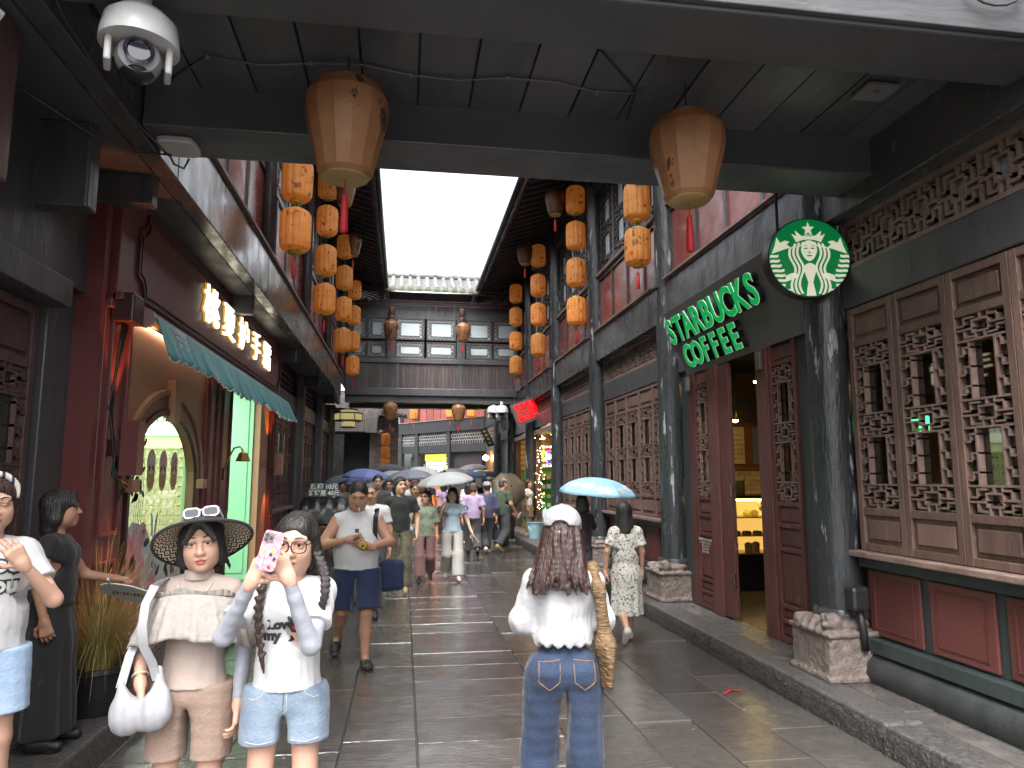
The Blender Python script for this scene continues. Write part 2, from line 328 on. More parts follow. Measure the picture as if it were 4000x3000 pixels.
def small_pattern(u0, u1, v0, v1, cell):     # coarse bricks of bars for distant transoms
    S = []; r = 4
    for j in range(1, r): S.append((u0, v0 + (v1 - v0) * j / r, u1, v0 + (v1 - v0) * j / r))
    n = max(2, round((u1 - u0) / cell))
    for j in range(r):
        for i in range(n):
            for q in (.2, .7): x = u0 + (u1 - u0) * (i + q + (.25 if j % 2 else 0)) / n; S.append((min(x, u1), v0 + (v1 - v0) * j / r, min(x, u1), v0 + (v1 - v0) * (j + 1) / r))
    return S
def bars(m, F, S, t, w0, w1):
    for (a, b, c, d) in S:
        m.fbox(F, min(a, c) - t / 2, max(a, c) + t / 2, min(b, d) - t / 2, max(b, d) + t / 2, w0 + random.uniform(0, .002), w1 + random.uniform(0, .003))
def frame(m, F, u0, u1, v0, v1, t, w0, w1, tb=None):
    tb = tb or t
    m.fbox(F, u0, u0 + t, v0, v1, w0, w1); m.fbox(F, u1 - t, u1, v0, v1, w0, w1); m.fbox(F, u0 + t, u1 - t, v0, v0 + tb, w0, w1 - .002); m.fbox(F, u0 + t, u1 - t, v1 - tb, v1, w0, w1 - .002)
def sash(root, F, u0, u1, v0, v1, wood='window_wood', lat='lattice_wood', top=.3, bot=.28, t=.05, bt=.016, glassm='pane_glass', w=.05, name='window_sash', pane=True, bd=.03):
    u0 += .003; u1 -= .003
    m = MB(); frame(m, F, u0, u1, v0, v1, t, 0, w)
    a, b = v0 + t, v1 - t
    if bot: m.fbox(F, u0 + t, u1 - t, v0 + bot, v0 + bot + t, 0, w - .002); a = v0 + bot + t
    if top: m.fbox(F, u0 + t, u1 - t, v1 - top - t, v1 - top, 0, w - .002); b = v1 - top - t
    s = m.build(name, wood, root, bevel=.004)
    for p0, p1 in (([(v0 + t, v0 + bot)] if bot else []) + ([(v1 - top, v1 - t)] if top else [])):
        q = MB().fbox(F, u0 + t, u1 - t, p0, p1, .004, w - .03)
        g = .035; q.fbox(F, u0 + t + g, u1 - t - g, p0 + g, p1 - g, w - .031, w - .012); q.build('panel', wood, s, bevel=.006)
    l = MB(); bars(l, F, sash_pattern(u0 + t, u1 - t, a, b), bt, w - .008 - bd, w - .008); l.build('lattice', lat, s)
    if pane: MB().fbox(F, u0 + t, u1 - t, a, b, .004, .008).build('pane', glassm, s)
    return s
PIL = [1.88, 5.43, 9.0, 12.55, 16.0, 19.53, 23.1, 26.6]
# ================================================================ RIGHT BUILDING
rb = thing('timber_shophouse', 'long two-storey black timber shophouse with red panels and lattice windows along the right', 'building', (3.6, 6, 0))
F = FR(3.6)
for i, y in enumerate(PIL):
    r = .165
    m = MB().lathe([(r * 1.02, .62 if i in (1, 2, 3, 4) else .18), (r, 1.2), (r * .97, 3.2), (r * .95, 7.4)], 24, (3.47, y, 0)); m.build('pillar', 'pillar_paint', rb, smooth=40)
    MB().lathe([(.2, .60), (.215, .63), (.215, .66), (.2, .69)], 24, (3.47, y, 0)).build('pillar_ring', 'black_gloss', rb, smooth=40)
    if i: MB().box(3.27, 3.36, y - .07, y + .07, 4.22, 4.4).build('beam_end', 'black_wood', rb, bevel=.012)
# upper storey
for i in range(len(PIL) - 1):
    a, b = PIL[i] + .15, PIL[i + 1] - .15
    MB().box(3.39, 3.56, a - .0, b + .0, 3.78, 4.3).build('fascia_beam', 'black_gloss', rb, bevel=.008)
    MB().box(3.34, 3.40, PIL[i] + .17, PIL[i + 1] - .17, 4.305, 4.335).build('cable_rail', 'sill_wood', rb)
    n = 4; m = MB()
    for k in range(n):
        u0 = a + (b - a) * k / n; u1 = a + (b - a) * (k + 1) / n
        MB().box(3.5, 3.56, u0 + .03, u1 - .03, 4.36, 5.26).build('red_board', 'red_panel', rb)
        m.box(3.475, 3.56, u0 - .03, u0 + .028, 4.34, 5.28)
    m.box(3.475, 3.56, b - .028, b + .03, 4.34, 5.28); m.box(3.47, 3.56, a, b, 4.30, 4.355); m.box(3.465, 3.56, a, b, 5.265, 5.33); m.build('panel_frame', 'black_wood', rb)
    MB().box(3.41, 3.56, a, b, 5.335, 5.385).build('upper_sill', 'sill_wood', rb)
    if i < 6:
        for k in range(n):
            u0 = a + (b - a) * k / n; u1 = a + (b - a) * (k + 1) / n
            sash(rb, FR(3.56), u0, u1, 5.39, 6.95, 'upper_lattice', 'upper_lattice', 0, 0, .05, .024, 'paper_pane', name='upper_window')
    MB().box(3.42, 3.58, a, b, 6.96, 7.75).build('wall_head', 'black_wood', rb)
# eaves and roof
def eave(root, xw, xe, y0, y1, ze, zw, sgn):
    m = MB(); m.add([(xw, y0, zw), (xe, y0, ze), (xe, y1, ze), (xw, y1, zw), (xw, y0, zw + .1), (xe, y0, ze + .1), (xe, y1, ze + .1), (xw, y1, zw + .1)], [(0, 1, 2, 3), (4, 7, 6, 5), (0, 4, 5, 1), (1, 5, 6, 2), (2, 6, 7, 3), (3, 7, 4, 0)])
    m.build('eave_soffit', 'black_wood', root)
    for k in range(int((y1 - y0) / .32)):
        y = y0 + .1 + k * .32; q = MB(); d = -.07
        q.add([(xw, y, zw + d), (xe + .06 * sgn, y, ze + d), (xe + .06 * sgn, y + .08, ze + d), (xw, y + .08, zw + d), (xw, y, zw + .002), (xe + .06 * sgn, y, ze + .002), (xe + .06 * sgn, y + .08, ze + .002), (xw, y + .08, zw + .002)], [(0, 1, 2, 3), (0, 4, 5, 1), (1, 5, 6, 2), (2, 6, 7, 3), (3, 7, 4, 0)]); q.build('rafter', 'black_wood', root)
    MB().box(min(xe, xe - .05 * sgn), max(xe, xe - .05 * sgn), y0, y1, ze - .06, ze + .14).build('eave_board', 'black_gloss', root)
    MB().tube([(xe - .09 * sgn, y0, ze + .06), (xe - .09 * sgn, y1, ze + .06)], .06, 10).build('gutter', 'dark_metal', root, smooth=True)
    MB().add([(xe - .05 * sgn, y0, ze + .15), (xw + 2.6 * sgn, y0, zw + 2.0), (xw + 2.6 * sgn, y1, zw + 2.0), (xe - .05 * sgn, y1, ze + .15)], [(0, 1, 2, 3)]).build('roof_slope', 'tile_grey', root)
mat('tile_grey', (.13, .135, .14), .6, col2=(.06, .062, .065), vscale=8, bump=.5, bscale=12)
eave(rb, 3.6, 2.2, 5.2, 26, 7.3, 7.75, 1)
# ground floor: lintels, transoms
for i in range(len(PIL) - 1):
    a, b = PIL[i] + .15, PIL[i + 1] - .15
    MB().box(3.53, 3.70, a, b, 3.06, 3.37).build('lintel', 'black_wood', rb, bevel=.01)
    if i < 6:
        m = MB(); frame(m, F, a, b, 3.375, 3.775, .035, -.02, .06); m.build('transom_frame', 'lattice_wood', rb)
        S = row_pattern(a + .035, b - .035, 3.41, 3.74, .36) if i < 3 else small_pattern(a + .035, b - .035, 3.41, 3.74, .3)
        m = MB(); bars(m, F, S, .02, .0, .04); m.build('transom_lattice', 'lattice_wood', rb)
        MB().box(3.63, 3.64, a, b, 3.38, 3.77).build('transom_pane', 'paper_pane' if i else 'sky_pane', rb)
# window bays: 0, 2, 3
def window_bay(i, edges, dark=False):
    a, b = PIL[i] + .16, PIL[i + 1] - .16
    m = MB(); m.fbox(F, a, b, .5, 1.10, -.03, 0.0); m.fbox(F, a, b, 1.02, 1.10, 0.001, .07); m.fbox(F, a, b, .40, .50, -.03, .09)
    m.fbox(F, a, a + .2, 1.1, 3.06, -.02, .04); m.fbox(F, edges[-1], b, 1.1, 3.06, -.02, .04)
    m.build('window_apron', 'green_board', rb, bevel=.006)
    MB().fbox(F, a - .02, b + .02, 1.10, 1.145, .0, .15).build('window_sill', 'sill_wood', rb, bevel=.008)
    n = 5 if i else 5; q = (b - a) / n
    for k in range(n):
        u0, u1 = a + q * k + .045, a + q * (k + 1) - .045
        m = MB(); m.fbox(F, u0, u1, .52, 1.00, .0005, .022); p = m.build('apron_panel', 'red_lower', rb, bevel=.006)
        m = MB(); frame(m, F, u0 + .06, u1 - .06, .57, .95, .012, .02, .03); m.build('moulding', 'red_lower', p)
    m = MB(); S = []
    prof = [(.02, .17), (.10, .17), (.135, .25), (.12, .33), (.06, .385), (.02, .40)]
    vs = [F(u, v, w_) for u in (a, b) for (w_, v) in prof]; n_ = len(prof)
    m.add(vs, [(k, k + 1, n_ + k + 1, n_ + k) for k in range(n_ - 1)] + [tuple(range(n_)), tuple(range(n_, 2 * n_))]); m.build('plinth', 'grey_skirt', rb, smooth=50)
    for k in range(len(edges) - 1): sash(rb, F, edges[k], edges[k + 1], 1.15, 3.05, top=.26, bot=.27, t=.055 if i == 0 else .045, bt=.0135 if i == 0 else .0145, w=.06, bd=.045 if i == 0 else .03)
window_bay(0, [2.04, 2.58, 3.12, 3.66, 4.17, 4.71, 5.24])
window_bay(2, [9.3, 9.9, 10.53, 11.15, 11.78, 12.38])
window_bay(3, [12.85, 13.45, 14.06, 14.66, 15.27, 15.84])
# stone pedestals carved with crouching lions come later (they need the sdf mesher)
# ---- entrance bay
MB().fbox(F, 5.58, 6.06, .18, 3.06, -.03, .03).build('door_jamb_board', 'green_board', rb, bevel=.006)
MB().fbox(F, 8.62, 8.86, .18, 3.06, -.03, .03).build('door_jamb_board', 'green_board', rb, bevel=.006)
def door_leaf(F, u0, u1, name, pane=True):
    m = MB(); t = .05; frame(m, F, u0, u1, .19, 3.05, t, .0, .055)
    for v in (.36, .5, 1.02, 1.24, 1.44, 2.78): m.fbox(F, u0 + t, u1 - t, v, v + .04, 0, .052)
    d = m.build(name, 'door_red', rb, bevel=.004)
    for v0, v1 in ((.24, .36), (.4, .5), (.54, 1.02), (1.06, 1.24), (1.28, 1.44), (2.82, 3.0)):
        q = MB().fbox(F, u0 + t, u1 - t, v0, v1, .006, .022); q.fbox(F, u0 + t + .02, u1 - t - .02, v0 + .02, v1 - .02, .0225, .036); q.build('panel', 'door_red', d, bevel=.004)
    l = MB(); bars(l, F, sash_pattern(u0 + t, u1 - t, 1.48, 2.78), .014, .015, .045); l.build('lattice', 'lattice_wood', d)
    if pane: MB().fbox(F, u0 + t, u1 - t, 1.48, 2.78, .004, .008).build('pane', 'pane_glass', d)
    return d
door_leaf(F, 6.07, 6.55, 'door_leaf'); door_leaf(F, 7.98, 8.42, 'door_leaf')
MB().fbox(F, 6.56, 6.79, .18, 3.06, -.06, .07).build('door_post', 'door_red', rb, bevel=.01)
MB().fbox(F, 8.43, 8.61, .18, 3.06, -.04, .05).build('door_post', 'door_red', rb, bevel=.01)
MB().fbox(F, 7.74, 7.97, .18, 3.06, -.06, .07).build('door_post', 'door_red', rb, bevel=.01)
# folded leaf at the left jamb
MB().box(3.55, 3.6, 7.47, 7.735, .2, 2.98).build('folded_leaf', 'door_red', rb, bevel=.006)
for z in (.55, 1.5): MB().box(3.54, 3.56, 7.455, 7.472, z, z + .13).build('hinge', 'steel', rb)
for v in (8.5, 6.67): MB().fbox(F, v - .045, v + .045, 2.78, 2.96, .071, .11).build('carved_block', 'platform_stone', rb, bevel=.01)
# interior shell of the coffee shop
mat('tile_floor', (.17, .12, .075), .25, col2=(.1, .075, .05), vscale=3, bump=.2, bscale=9, wave=((.05, .04, .03), 1.4, 'Y', .9))
MB().box(3.641, 7.4, -1, 15.9, .05, .181).build('interior_floor', 'tile_floor', rb)
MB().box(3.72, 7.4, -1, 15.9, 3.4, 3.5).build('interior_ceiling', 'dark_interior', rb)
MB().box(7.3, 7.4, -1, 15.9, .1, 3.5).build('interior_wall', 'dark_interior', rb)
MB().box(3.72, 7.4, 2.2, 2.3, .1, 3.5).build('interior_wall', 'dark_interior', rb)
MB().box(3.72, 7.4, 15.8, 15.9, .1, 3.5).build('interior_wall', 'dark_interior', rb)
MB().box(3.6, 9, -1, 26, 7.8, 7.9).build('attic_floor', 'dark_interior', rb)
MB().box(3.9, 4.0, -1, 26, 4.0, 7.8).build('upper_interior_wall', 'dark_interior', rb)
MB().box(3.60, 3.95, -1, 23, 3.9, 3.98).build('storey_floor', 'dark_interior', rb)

# ================================================================ LEFT BUILDING
lb = thing('jettied_house', 'two-storey black timber house on the left whose upper floor juts over the pavement', 'building', (-2.4, 8, 0))
LP = [1.85, 5.40, 8.95, 12.5, 16.03, 19.6, 23.05]
for i in range(len(LP) - 1):
    a, b = LP[i], LP[i + 1]
    if b < 20.5:
        MB().box(-1.84, -1.70, a + .004, b - .004, 3.9, 4.46).build('jetty_fascia', 'black_gloss', lb, bevel=.008)
        MB().box(-1.72, -1.66, a, b, 4.465, 4.5).build('cable_rail', 'sill_wood', lb)
    n = 4
    if b > 4:
        m = MB()
        for k in range(n):
            u0, u1 = a + (b - a) * k / n, a + (b - a) * (k + 1) / n
            MB().box(-1.86, -1.80, u0 + .03, u1 - .03, 4.52, 5.5).build('red_board', 'red_panel', lb)
            m.box(-1.86, -1.775, u0 - .03, u0 + .028, 4.5, 5.52)
        m.box(-1.86, -1.77, a, b, 4.47, 4.518); m.box(-1.86, -1.765, a, b, 5.5, 5.57); m.build('panel_frame', 'black_wood', lb)
        for k in range(n):
            u0, u1 = a + (b - a) * k / n, a + (b - a) * (k + 1) / n
            sash(lb, FL(-1.86), u0, u1, 5.58, 6.95, 'upper_lattice', 'upper_lattice', 0, 0, .05, .024, 'paper_pane', name='upper_window')
        MB().tube([(-1.72, a, 4.5), (-1.72, a, 7.3)], .085, 12).build('upper_post', 'black_gloss', lb, smooth=True)
    MB().box(-1.9, -1.76, a, b, 6.96, 7.7).build('wall_head', 'black_wood', lb)
eave(lb, -1.85, -.68, 5.2, 24, 7.3, 7.65, -1)
MB().box(-3.4, -1.842, -1, 20.4, 3.98, 4.06).build('jetty_soffit', 'soffit', lb)
MB().box(-2.3, -1.845, -1, 20.4, 3.901, 3.97).build('jetty_joist_plate', 'soffit', lb)
for i, y in enumerate(LP):
    if y < 5 or y > 12:
        MB().lathe([(.17, .2), (.165, 2), (.16, 3.98)], 20, (-2.3, y, 0)).build('pillar', 'black_wood', lb, smooth=40)
    MB().box(-2.4, -1.85, y - .06, y + .06, 3.68, 3.9).build('bracket_beam', 'black_wood', lb, bevel=.01)
MB().box(-2.0, -1.95, -.9, -.8, 3.8, 3.9).build('peg', 'black_wood', lb)
FLW = FL(-2.4)
def left_bay(y0, y1, n):
    MB().fbox(FLW, y0, y1, 3.05, 3.4, -.06, .1).build('lintel', 'black_wood', lb, bevel=.01); MB().fbox(FLW, y0, y1, .2, .32, -.06, .08).build('ground_beam', 'black_wood', lb, bevel=.01)
    m = MB(); bars(m, FLW, small_pattern(y0 + .05, y1 - .05, 3.42, 3.9, .34), .022, 0, .03); m.build('transom_lattice', 'dark_window_wood', lb)
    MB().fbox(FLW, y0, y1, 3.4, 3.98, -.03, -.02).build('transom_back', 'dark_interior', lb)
    for k in range(n):
        u0, u1 = y0 + (y1 - y0) * k / n, y0 + (y1 - y0) * (k + 1) / n
        sash(lb, FLW, u0, u1, 1.15, 3.04, 'dark_window_wood', 'dark_window_wood', .26, .27, .045, .018)
        MB().fbox(FLW, u0 + .03, u1 - .03, .34, 1.06, -.02, .02).build('apron_panel', 'red_lower', lb, bevel=.006)
    MB().fbox(FLW, y0, y1, 1.07, 1.14, -.06, .12).build('window_sill', 'sill_wood', lb, bevel=.008)
left_bay(12.72, 15.85, 5); left_bay(16.2, 19.42, 5); left_bay(19.78, 22.9, 5)
# the near bay: tall dark lattice doors under a broad lintel
m = MB(); m.fbox(FLW, 1.4, 5.55, 3.0, 3.98, -.06, .14); m.build('door_head', 'black_wood', lb, bevel=.01)
MB().fbox(FLW, 1.5, 5.05, 2.82, 3.0, -.06, .2).build('lintel', 'black_wood', lb, bevel=.01)
MB().fbox(FLW, 5.0, 5.56, .2, 3.0, -.06, .08).build('wall_board', 'black_wood', lb, bevel=.01)
for k in range(5):
    u0 = 2.22 + .55 * k; sash(lb, FLW, u0, u0 + .53, .22, 2.8, 'dark_window_wood', 'dark_window_wood', .35, .7, .06, .018, name='door_leaf')
MB().box(-2.26, -2.2, 3.6, 3.75, 3.05, 3.3).build('notice_plate', 'platform_stone', lb)
MB().box(-2.3, -1.9, 3.35, 3.6, 3.1, 3.9).build('corbel', 'dark_window_wood', lb, bevel=.015)
MB().box(-2.28, -1.95, 4.55, 4.7, 3.35, 3.9).build('corbel', 'black_wood', lb, bevel=.015)
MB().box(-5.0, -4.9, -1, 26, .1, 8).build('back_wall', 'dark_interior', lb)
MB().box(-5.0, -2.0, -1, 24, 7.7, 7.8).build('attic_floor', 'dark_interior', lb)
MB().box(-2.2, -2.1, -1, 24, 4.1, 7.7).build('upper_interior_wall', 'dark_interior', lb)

# ================================================================ NEAR COVERED BRIDGE (overhead)
nb = thing('timber_footbridge', 'dark timber footbridge crossing overhead close to the camera, planked underside', 'bridge', (.9, 4, 3.93))
XA, XB = -1.698, 3.60
MB().box(-1.69, 3.52, 3.0, 3.40, 3.93, 4.45).build('bridge_beam', 'soffit', nb, bevel=.012)
MB().box(-1.69, 3.52, 4.61, 5.06, 3.93, 4.5).build('bridge_beam', 'soffit', nb, bevel=.012)
n = 15
for k in range(n):
    u0 = -1.69 + 5.21 * k / n; u1 = -1.69 + 5.21 * (k + 1) / n
    MB().box(u0 + .006, u1 - .006, 3.38, 4.63, 4.2 + random.uniform(0, .008), 4.24).build('ceiling_plank', 'ceiling_plank', nb, bevel=.006)
MB().box(-1.69, 3.52, 3.39, 4.62, 4.245, 4.3).build('deck', 'soffit', nb)
mat('skylit_fascia', (.1, .105, .115), .4, col2=(.06, .063, .068), vscale=3, stretch=(.6, 3, 3), bump=.2, bscale=12, patch=((.1, .1, .1), .62, 2.2, (.7, 3, 3))); MB().box(-1.69, 3.52, 2.965, 2.998, 3.95, 4.16).build('bridge_fascia', 'skylit_fascia', nb, bevel=.006)  # dark fascia timber; skylight on its front is put into the lighter base colour
for k in range(22):
    u0 = -1.69 + 5.21 * k / 22; MB().box(u0 + .004, u0 + .233, 3.03, 3.06, 4.46, 5.5).build('parapet_board', 'red_panel', nb)
MB().tube([(-1.69, 2.95, 4.28), (3.52, 2.95, 4.27)], .022, 8).build('conduit', 'dark_metal', nb, smooth=True)
MB().box(-1.69, 3.52, 2.99, 3.028, 4.225, 4.45).build('ledge_board', 'black_wood', nb)
MB().box(-1.69, 3.52, 5.0, 5.05, 4.5, 5.6).build('parapet', 'black_wood', nb)
for xx in (1.5, 2.9):
    MB().tube([(xx + .16 * math.cos(t), 2.93, 4.17 + .11 * math.sin(t)) for t in [k * math.pi / 8 + math.pi for k in range(9)]], .007, 6).build('cable_loop', 'cable', nb, smooth=True)
# cables clipped under the deck
pts = [(-1.5, 4.5, 4.19)] + [(-1.2 + .3 * k, 4.2 + .05 * math.sin(k * 1.7), 4.19) for k in range(10)]
MB().tube(pts, .007, 6).build('cable', 'pale_cable', nb, smooth=True)
for p in pts[1::2]: MB().box(p[0] - .01, p[0] + .01, p[1] - .015, p[1] + .015, p[2] - .012, p[2] + .008).build('cable_clip', 'grey_plastic', nb)
MB().tube([(1.5, 4.55, 4.19), (1.45, 4.2, 4.19), (1.1, 3.8, 4.19), (1.2, 3.42, 4.19)], .006, 6).build('cable', 'cable', nb, smooth=True)

# ================================================================ FAR COVERED BRIDGE
fb = thing('roofed_corridor_bridge', 'roofed timber corridor bridge across the street with white-paned fretwork windows', 'bridge', (.9, 21.5, 3.95))
FB = FF(21.5)
MB().box(-1.75, 3.5, 21.42, 22.0, 4.14, 4.36).build('bridge_beam', 'black_wood', fb, bevel=.012)
MB().box(-1.75, 3.5, 21.52, 21.9, 3.95, 4.138).build('bridge_beam', 'soffit', fb)
MB().box(-1.75, 3.5, 23.3, 23.7, 3.95, 4.3).build('bridge_beam', 'soffit', fb)
MB().box(-1.75, 3.5, 21.9, 23.4, 4.2, 4.3).build('deck', 'soffit', fb)
mat('bridge_board', (.095, .074, .072), .4, orand=True, col2=(.045, .036, .036), vscale=3, stretch=(6, 6, .5), bump=.3, bscale=20, rvar=.12)
for p0, p1 in ((-1.7, -.27), (-.2, 1.61), (1.7, 3.45)):
    n = round((p1 - p0) / .105)
    for k in range(n):
        u = p0 + (p1 - p0) * k / n; MB().fbox(FB, u + .003, u + (p1 - p0) / n - .003, 4.365, 5.12, -.05, random.uniform(-.004, .004)).build('wall_board', 'bridge_board', fb)
m = MB(); m.fbox(FB, -1.75, 3.5, 5.12, 5.27, -.05, .06); m.build('rail', 'black_wood', fb, bevel=.01)
for u in (-1.72, -.235, 1.655, 3.46): MB().fbox(FB, u - .05, u + .05, 4.36, 5.12, -.05, .03).build('post', 'black_wood', fb, bevel=.008)
for u in (-.43, 1.66): MB().fbox(FB, u - .13, u + .13, 5.27, 7.0, -.05, .05).build('post', 'black_wood', fb, bevel=.01)
def fret_pattern(u0, u1, v0, v1, b):
    S = []; c = .062
    for (a0, a1, b0, b1) in ((u0, u1, v0, v0 + b), (u0, u1, v1 - b, v1), (u0, u0 + b, v0 + b, v1 - b), (u1 - b, u1, v0 + b, v1 - b)):
        nu = max(1, round((a1 - a0) / c)); nv = max(1, round((b1 - b0) / c))
        for i in range(nu):
            for j in range(nv):
                x0, x1, y0, y1 = a0 + (a1 - a0) * i / nu, a0 + (a1 - a0) * (i + 1) / nu, b0 + (b1 - b0) * j / nv, b0 + (b1 - b0) * (j + 1) / nv
                S.append((x0, y0, x1, y1) if (i + j) % 2 else (x0, y1, x1, y0)); S.append(((x0 + x1) / 2, y0, x1, (y0 + y1) / 2))
    return S
def diag(m, F, S, t, w0, w1):
    for (a, b, c, d) in S:
        L = math.hypot(c - a, d - b); nx, ny = -(d - b) / L * t / 2, (c - a) / L * t / 2
        m.prism([(a + nx, b + ny), (c + nx, d + ny), (c - nx, d - ny), (a - nx, b - ny)], F, w0, w1)
for (u0, u1) in ((-1.7, -1.15), (-1.14, -.58), (-.29, .55), (.62, 1.5), (1.82, 2.62), (2.66, 3.42)):
    for v0, v1 in ((5.29, 5.78), (5.84, 6.5)):
        m = MB(); frame(m, FB, u0, u1, v0, v1, .035, -.03, .02); s = m.build('window_frame', 'bridge_board', fb)
        m = MB(); frame(m, FB, u0 + .13, u1 - .13, v0 + .115, v1 - .115, .015, -.015, .005); diag(m, FB, fret_pattern(u0 + .035, u1 - .035, v0 + .035, v1 - .035, .09), .012, -.012, .004)
        m.build('fretwork', 'black_wood', s)
        MB().fbox(FB, u0 + .03, u1 - .03, v0 + .03, v1 - .03, -.028, -.022).build('pane', 'sky_pane', s)
MB().fbox(FB, -1.75, 3.5, 6.5, 7.0, -.05, .02).build('head_board', 'black_wood', fb)
m = MB()
for k in range(46): u = -1.7 + 5.15 * k / 46; S = [(u, 6.86, u + .055, 6.97), (u + .055, 6.97, u + .11, 6.86)]; diag(m, FF(21.47), S, .014, .2, .22)
m.fbox(FF(21.47), -1.72, 3.47, 6.97, 7.0, .19, .23); m.fbox(FF(21.47), -1.72, 3.47, 6.84, 6.86, .19, .23); m.build('eave_fretwork', 'dark_window_wood', fb)
MB().box(-1.75, 3.5, 23.4, 23.45, 4.3, 7.0).build('rear_wall', 'black_wood', fb)
for u in (-.43, 1.66): MB().lathe([(.03, 0), (.07, .03), (.05, .08), (.085, .14), (.085, .2), (.04, .24), (.09, .3), (.1, .45), (.06, .5)], 14, (u, 21.2, 6.28)).build('hanging_column', 'dark_window_wood', fb, smooth=40)
# roof: barrel tiles with end discs, drip tiles
ye, ze, yr, zr = 20.95, 7.26, 22.35, 8.02
MB().add([(-1.75, ye, ze - .08), (3.5, ye, ze - .08), (3.5, yr, zr - .08), (-1.75, yr, zr - .08), (-1.75, ye, ze - .02), (3.5, ye, ze - .02), (3.5, yr, zr - .02), (-1.75, yr, zr - .02)], [(0, 1, 2, 3), (4, 7, 6, 5), (0, 4, 5, 1), (2, 6, 7, 3), (1, 5, 6, 2), (0, 3, 7, 4)]).build('roof_deck', 'black_wood', fb)
MB().add([(-1.75, yr, zr), (3.5, yr, zr), (3.5, 23.8, ze), (-1.75, 23.8, ze)], [(0, 1, 2, 3)]).build('roof_back', 'tile_grey', fb)
mat('barrel_tile', (.24, .25, .255), .5, orand=True, col2=(.09, .09, .09), vscale=7, bump=.4, bscale=30, patch=((.05, .045, .04), .6, 5, (1, 1, 1)))
mat('pan_tile', (.12, .12, .115), .6, col2=(.06, .062, .058), vscale=9, bump=.5, bscale=40)
mat('mossy_tile', (.15, .15, .14), .6, col2=(.09, .12, .05), vscale=12, bump=.5, bscale=40)
nt_ = 20; seg = 5
dy, dz = (yr - ye) / seg, (zr - ze) / seg
tilem = None
for k in range(nt_ + 1):
    u = -1.72 + 5.2 * k / nt_
    for s in range(seg):
        y0, z0 = ye + dy * s, ze + dz * s
        if tilem is None:
            q = MB(); n = 10; vs = []; fs = []
            for j, (tt, rr) in enumerate(((-.01, .066), (1.02, .058))):
                for i in range(n + 1): a = math.pi * i / n; vs.append((rr * math.cos(a), dy * tt, dz * tt + rr * math.sin(a) * 1.05))
            for i in range(n): fs.append((i, i + 1, n + 2 + i, n + 1 + i))
            fs.append(tuple(range(n + 1))); q.add(vs, fs); tilem = q.mesh('barrel_tile', 'barrel_tile'); tilem.polygons.foreach_set('use_smooth', [len(p.vertices) == 4 for p in tilem.polygons])
        o = bpy.data.objects.new('barrel_tile', tilem); COL.objects.link(o); o.parent = fb; o.matrix_parent_inverse = Matrix.Translation(-fb.location); o.location = (u, y0, z0 + random.uniform(-.004, .006)); o.rotation_euler = (0, 0, random.uniform(-.03, .03))
    MB().lathe([(.0, 0), (.06, 0), (.074, .006), (.074, .03), (.055, .032), (.05, .024), (.03, .03), (0, .034)], 14, (u, ye + .0, ze + .03), axis='y').build('end_tile', 'mossy_tile', fb, smooth=40)
    if k < nt_:
        uc = u + 2.6 / nt_
        m = MB(); vs = []; fs = []
        for s in range(seg * 4 + 1):
            t = s / (seg * 4); st = .012 * ((s % 2) == 0)
            for i in range(5): a = -1 + i / 2; vs.append((uc + a * .075, ye + (yr - ye) * t, ze + (zr - ze) * t + .022 * a * a + st - .015))
        for s in range(seg * 4):
            for i in range(4): fs.append((s * 5 + i, s * 5 + i + 1, s * 5 + i + 6, s * 5 + i + 5))
        m.add(vs, fs).build('pan_tiles', 'pan_tile', fb)
        m = MB(); m.prism([(uc - .075, ze + .02), (uc + .075, ze + .02), (uc + .06, ze - .05), (uc, ze - .1), (uc - .06, ze - .05)], FF(ye + .01), 0, .02); m.build('drip_tile', 'mossy_tile', fb)
MB().tube([(-1.75, ye - .05, ze - .1), (3.5, ye - .05, ze - .1)], .03, 10).build('gutter', 'steel', fb, smooth=True)
MB().lathe([(.12, -1.75), (.12, 3.5)], 12, (0, yr, zr + .06), axis='x').build('ridge', 'barrel_tile', fb, smooth=40)
# ================================================================ LEFT: HAND CREAM SHOP FRONT
mat('maroon', (.15, .04, .04), .36, col2=(.13, .034, .034), vscale=2, bump=.05, bscale=30)
mat('maroon_dark', (.06, .017, .02), .35)
mat('tan_wall', (.42, .22, .14), .45, col2=(.39, .2, .13), vscale=2, bump=.08, bscale=60)
mat('mint', (.34, .68, .46), .35, col2=(.32, .65, .44), vscale=1)
mat('mint_dark', (.2, .45, .25), .4)
mat('cream_shelf', (.72, .74, .5), .4)
mat('tin_gold', (.55, .4, .16), .35, col2=(.6, .5, .3), vscale=8)
mat('tin_lid', (.78, .72, .5), .4, col2=(.7, .45, .35), vscale=14)
mat('lightbox', (.9, .9, .8), .5, emis=(1, .97, .82), estr=.4)
mat('shop_lamp', (.9, .9, .8), .5, emis=(.9, 1, .8), estr=3.4)
mat('neon_white', (1, .98, .9), .4, emis=(1, .94, .78), estr=.42)
mat('neon_edge', (1, .8, .3), .4, emis=(1, .55, .08), estr=.1)
mat('teal_cloth', (.01, .23, .235), .55, col2=(.008, .17, .18), vscale=4, bump=.35, bscale=7, sheen=.2, patch=((.09, .03, .035), .74, 2.5, (1, 1, 1)))
mat('white_trim', (.75, .75, .72), .6)
mat('alu', (.45, .45, .46), .35, metal=.7)
mat('print_white', (.72, .74, .72), .6)
mat('print_ink', (.03, .035, .03), .6)
mat('orange_lamp', (1, .35, .05), .4, emis=(1, .2, .02), estr=6)
FS = FL(-2.2)
sh = thing('hand_cream_shop_front', 'maroon shop front on the left with arched window, mint green doorway and glowing sign', 'shop front', (-2.2, 9, .2))
